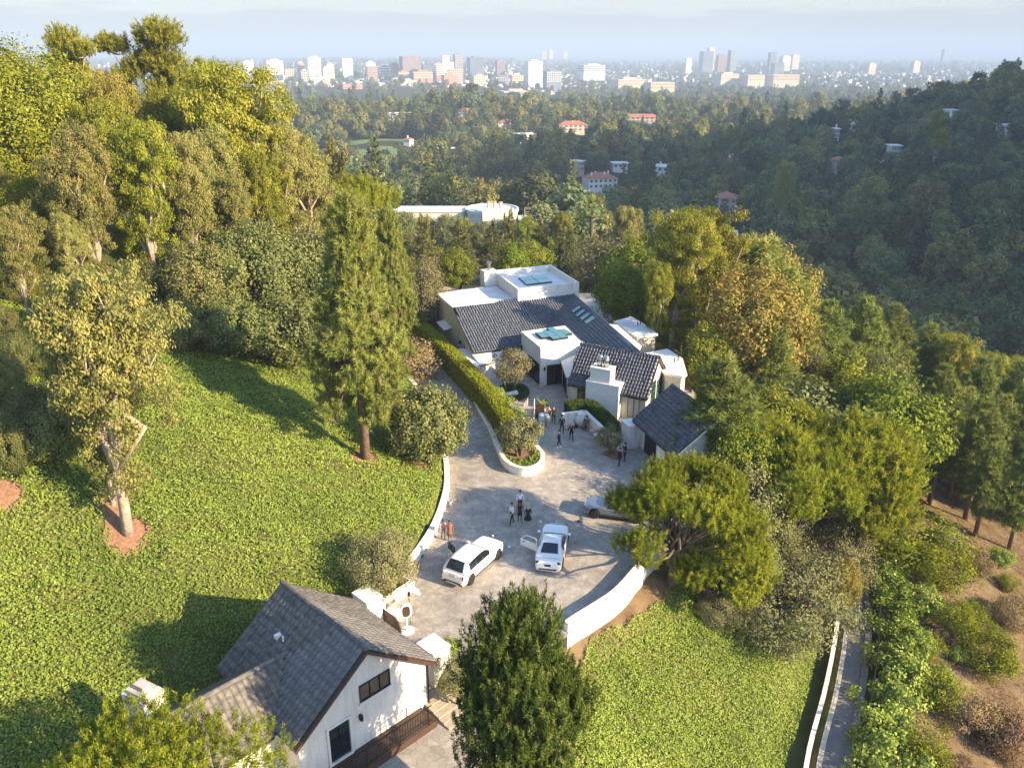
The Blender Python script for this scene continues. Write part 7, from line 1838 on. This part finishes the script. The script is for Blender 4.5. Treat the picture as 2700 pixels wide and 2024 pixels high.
person('man in blue jacket standing behind the villa roof box', 8.6, 103.5, fw(0, -1), 1.75, 'cl_navy', 'cl_black')
# ================================================================ small things
def prop(b, name, m, label, cat, **k): return tag(b.build(name, m, **k), label, cat)
# cello
t = thing('cello', 'brown cello held by the seated musician', 'cello', (6.75, 70.95, 0), .6)
b = MB(); b.lathe((0, 0, .25), [(.05, 0), (.20, .06), (.21, .2), (.14, .36), (.17, .5), (.15, .62), (.04, .68)], 14, sy=.42); o_ = b.build('soundbox', 'cl_brown', t, local=True, smooth=True)
MB().beam((0, 0, .9), (.02, .02, 1.45), .04, .03).build('neck', 'brown', t, local=True); MB().beam((0, 0, 0), (0, 0, .27), .015, .015).build('spike', 'metal', t, local=True)
P = at(1590 * 0 + 1552, 1122, 0)
prop(MB().lathe((6.55, 72.0, 0), [(.25, 0), (.5, .3), (.58, .65), (.5, 1.0), (.36, 1.2), (.40, 1.27), (.30, 1.25), (.28, .9)], 20), 'garden_vase', 'stucco', 'big round white vase in front of the court wall', 'vase', smooth=True)
prop(MB().lathe((7.55, 70.35, 0), [(.28, 0), (.36, .08), (.38, .3), (.34, .45), (.05, .48)], 14), 'ottoman', 'cl_peach', 'pale pink round stool beside the musician', 'stool', smooth=True)
prop(MB().lathe((6.05, 71.6, 0), [(.13, 0), (.16, .2), (.10, .32), (.06, .34)], 10), 'black_pot', 'black', 'small black pot left of the white vase', 'pot', smooth=True)
t = thing('flower_table', 'white pedestal table with pink flowers and cards in the court', 'table', (*at(1582, 1168, 0)[:2], 0), .5)
MB().lathe((0, 0, 0), [(.26, 0), (.24, .08), (.12, .2), (.11, .7), (.2, .85)], 12).build('pedestal', 'stucco', t, local=True)
MB().box((0, 0, .89), (1.15, .75, .07)).build('table_top', 'stucco', t, local=True, bevel=.02)
for k in range(6):
    MB().box((-.4 + k * .16, -.15 + .08 * (k % 2), .935), (.1, .14, .01), k * .3).build('card', 'black' if k % 2 else 'softwhite', t, local=True)
g = R(900)
def bouquet(label, x, y, z, r, n=9, parent=None):
    t = thing('bouquet', label, 'flowers', (x, y, z)); 
    MB().lathe((0, 0, 0), [(.06, 0), (.09, .12), (.07, .22)], 10).build('vase', 'softwhite', t, local=True)
    for i in range(n):
        p = g.normal(size=3) * r * np.array([1, 1, .6]) + np.array([0, 0, .22 + r]); MB().lathe(p, [(.01, -.05), (.055, -.02), (.06, .02), (.02, .05)], 7).build('bloom', 'flower', t, local=True, smooth=True)
tp = at(1576, 1160, .93)
bouquet('pink bouquet standing on the white pedestal table', tp[0], tp[1], .93, .12)
bouquet('pink floral cluster on the ground beside the navy suited man', 5.1, 71.3, 0, .2, 14)
bouquet('small pink bouquet at the foot of the white driveway wall', *at(1188, 1331, 0)[:2], 0, .16, 8)
def candles(label, x, y, n, s=.16):
    t = thing('candle_group', label, 'candles', (x, y, 0))
    for i in range(n): MB().lathe((s * (i % 3) + .03 * (i // 3), s * .8 * (i // 3), 0), [(.06, 0), (.06, .35 + .22 * ((i * 7) % 3)), (.02, .37 + .22 * ((i * 7) % 3))], 9).build('candle', 'candle', t, local=True)
candles('cluster of pillar candles at the entrance corner', 2.9, 81.4, 6)
candles('pair of pink pillar candles at the end of the taupe walk', *at(1382, 1070, 0)[:2], 3)
candles('pink candles along the court path near the navy suited man', 5.3, 70.6, 6, .18)
t = thing('banner_pole', 'tall white pole with a small sloped bar at the court entry', 'pole', (*at(1408, 1126, 0)[:2], 0))
MB().tube([(0, 0, 0), (0, 0, 2.9)], .045, 8).build('pole', 'softwhite', t, local=True); MB().beam((.2, .3, 2.9), (.75, .6, 2.1), .1, .05).build('bar', 'wood', t, local=True)
t = thing('lounge_sculpture', 'low white leaf shaped sculpture on the round lawn edge', 'sculpture', (*at(1348, 1046, 0)[:2], .1), .3)
MB().hull([(-.2, -.15, 0), (.2, -.15, 0), (.2, .15, 0), (-.2, .15, 0)], [(-.75, -.35, .4), (.7, -.4, .3), (.75, .4, .45), (-.65, .35, .3)]).build('slab', 'stucco', t, local=True, bevel=.05)
t = thing('side_table', 'white draped table behind the taupe court wall', 'table', (*at(1432, 1112, 0)[:2], 0))
MB().lathe((0, 0, 0), [(.5, 0), (.46, .5), (.44, .82), (.42, .85)], 14).build('cloth', 'softwhite', t, local=True, smooth=True)
# wooden bench
t = thing('garden_bench', 'slatted wooden bench at the end of the low wall', 'bench', (-6.95, 47.9, 0), math.atan2(1.5, .55))
for x in (-.75, .75):
    for y in (-.22, .24): MB().box((x, y, .22 if y < 0 else .45), (.07, .07, .44 if y < 0 else .9)).build('leg', 'wood', t, local=True)
    MB().box((x, 0, .62), (.07, .5, .05)).build('armrest', 'wood', t, local=True); MB().box((x, -.22, .53), (.06, .06, .16)).build('arm_post', 'wood', t, local=True)
for k in range(5): MB().box((0, -.2 + k * .1, .45), (1.55, .08, .03)).build('seat_slat', 'wood', t, local=True)
for k in range(11): MB().box((-.68 + k * .136, .25, .68), (.05, .025, .36)).build('back_slat', 'wood', t, local=True)
MB().box((0, .25, .88), (1.55, .05, .07)).build('back_rail', 'wood', t, local=True); MB().box((0, .25, .5), (1.55, .04, .06)).build('back_rail', 'wood', t, local=True)
# photo kiosk, soft umbrella, pot, white box
bp_ = at(1073, 1662, 0)
t = thing('photo_kiosk', 'white photo kiosk with dark oval screen on a post', 'kiosk', bp_, .3)
MB().lathe((0, 0, 0), [(.46, 0), (.46, .04), (.05, .06)], 20).build('base', 'softwhite', t, local=True)
MB().tube([(0, 0, .04), (0, 0, 1.05)], .07, 12).build('post', 'softwhite', t, local=True)
def oval(w, h, y0, y1, n=20): return [(w * math.copysign(abs(math.cos(a)) ** .6, math.cos(a)), y0, 1.5 + h * math.copysign(abs(math.sin(a)) ** .7, math.sin(a))) for a in np.linspace(0, 2 * math.pi, n + 1)[:-1]]
MB().extr(oval(.36, .48, -.12, 0), (0, .24, 0)).build('housing', 'softwhite', t, local=True, bevel=.03); MB().extr(oval(.24, .38, -.135, 0), (0, .012, 0)).build('screen', 'brown', t, local=True)
t = thing('light_umbrella', 'white reflector umbrella on a thin stand above the kiosk', 'umbrella', (bp_[0] + .15, bp_[1] + .55, 0))
MB().tube([(0, 0, 0), (0, 0, 2.35)], .02, 6).build('stand', 'black', t, local=True); MB().box((0, 0, 2.3), (.16, .2, .2)).build('flash_head', 'black', t, local=True)
cn = MB(); rings = []
for r_, z_ in ((.02, .30), (.25, .27), (.45, .17), (.55, .03)): rings.append([(r_ * math.cos(a), r_ * math.sin(a), z_) for a in np.linspace(0, 2 * math.pi, 13)[:-1]])
cn.loft(rings, cap=False); c_ = cn.build('canopy', 'softwhite', t, local=True, smooth=True); c_.location = (.2, .1, 2.42); c_.rotation_euler = (-.5, .55, 0)
prop(MB().lathe((*at(1032, 1602, 0)[:2], 0), [(.22, 0), (.32, .12), (.36, .35), (.32, .52), (.27, .55), (.24, .5)], 16), 'clay_pot', 'paver', 'tan ribbed clay pot against the gate wall', 'pot', smooth=True)
prop(MB().hull([(x - 7.45, y + 43.1, 0) for x, y in ((-.5, -.35), (.4, -.45), (.5, .35), (-.4, .45))], [(x - 7.45, y + 43.1, .62) for x, y in ((-.45, -.3), (.35, -.4), (.4, .3), (-.35, .4))]), 'utility_box', 'softwhite', 'white box behind the brown sliding gate', 'box', bevel=.04)
# terrace behind the villa
wall_path('terrace_wall', 'tan terrace wall behind the villa flat roof', [(-13, 112.5), (-3.3, 116.2), (4, 118)], .3, 0, 1.6, 'cream')
t = thing('terrace_umbrella', 'open brown umbrella on the terrace behind the villa', 'umbrella', (-9.3, 110.5, 0))
MB().tube([(0, 0, 0), (0, 0, 3.0)], .05, 8).build('pole', 'wood', t, local=True); MB().lathe((0, 0, 2.5), [(2.0, -.25), (2.05, 0), (1.0, .42), (.05, .75)], 8).build('canopy', 'thatch', t, local=True)
t = thing('terrace_umbrella', 'closed brown umbrella on the terrace behind the villa', 'umbrella', (-5.2, 111.0, 0))
MB().tube([(0, 0, 0), (0, 0, 1.2)], .05, 8).build('pole', 'wood', t, local=True); MB().lathe((0, 0, 1.1), [(.2, 0), (.3, .2), (.16, 1.4), (.03, 2.0)], 8).build('canopy', 'thatch', t, local=True)
for i, (x, y) in enumerate(((-7.4, 110.2), (-3.9, 112.2))):
    t = thing('terrace_sofa', ['brown sofa under the open terrace umbrella', 'brown sofa right of the closed terrace umbrella'][i], 'sofa', (x, y, 0), .3)
    MB().box((0, 0, .25), (2.2, .9, .4)).build('seat', 'wood', t, local=True, bevel=.05); MB().box((0, .4, .65), (2.2, .2, .6)).build('backrest', 'wood', t, local=True, bevel=.05)
t = thing('patio_umbrella', 'white patio umbrella on the terrace right of the villa', 'umbrella', (10.4, 104, 0))
MB().tube([(0, 0, 0), (0, 0, 2.9)], .04, 8).build('pole', 'metal', t, local=True); MB().lathe((0, 0, 2.7), [(1.0, -.1), (1.02, 0), (.4, .2), (.03, .32)], 10).build('canopy', 'softwhite', t, local=True)

# fallen leaves along the driveway edges
n = 2600; g = R(950); Y = 40 + 58 * g.random(n); side = g.random(n) < .6
X = np.where(side, xl(Y) + .25 + np.abs(g.normal(size=n)) * .7, xr(Y) - .3 - np.abs(g.normal(size=n)) * 1.1); ok = (Y < 62) | side
X, Y = X[ok], Y[ok]; n = len(X)
tag(link('leaf_litter', leaf_mesh('leaf_litter', np.c_[X, Y, np.full(n, .012)], g.normal(size=(n, 3)) * [1, 1, .1], unit(g.normal(size=(n, 3)) * .15 + [0, 0, 1]), .09, .05, 'L_dry', g.random(n))), 'fallen leaves scattered along the driveway edges', 'leaves', kind='stuff')
# ================================================================ haze
hz = MB(); hz.box((0, 20000, 25), (64000, 46000, 260)) 
hm = bpy.data.materials.new('haze'); hm.use_nodes = True; hn = hm.node_tree.nodes; hn.clear()
ho = hn.new('ShaderNodeOutputMaterial'); hv_ = hn.new('ShaderNodeVolumePrincipled')
hv_.inputs['Color'].default_value = (0.50, 0.62, 0.80, 1); hv_.inputs['Density'].default_value = HAZE_D; hv_.inputs['Anisotropy'].default_value = 0.0
hm.node_tree.links.new(hv_.outputs[0], ho.inputs['Volume']); MATS['haze'] = hm
tag(hz.build('haze', 'haze'), 'thin pale haze lying over the valley and plain', 'haze', kind='stuff')
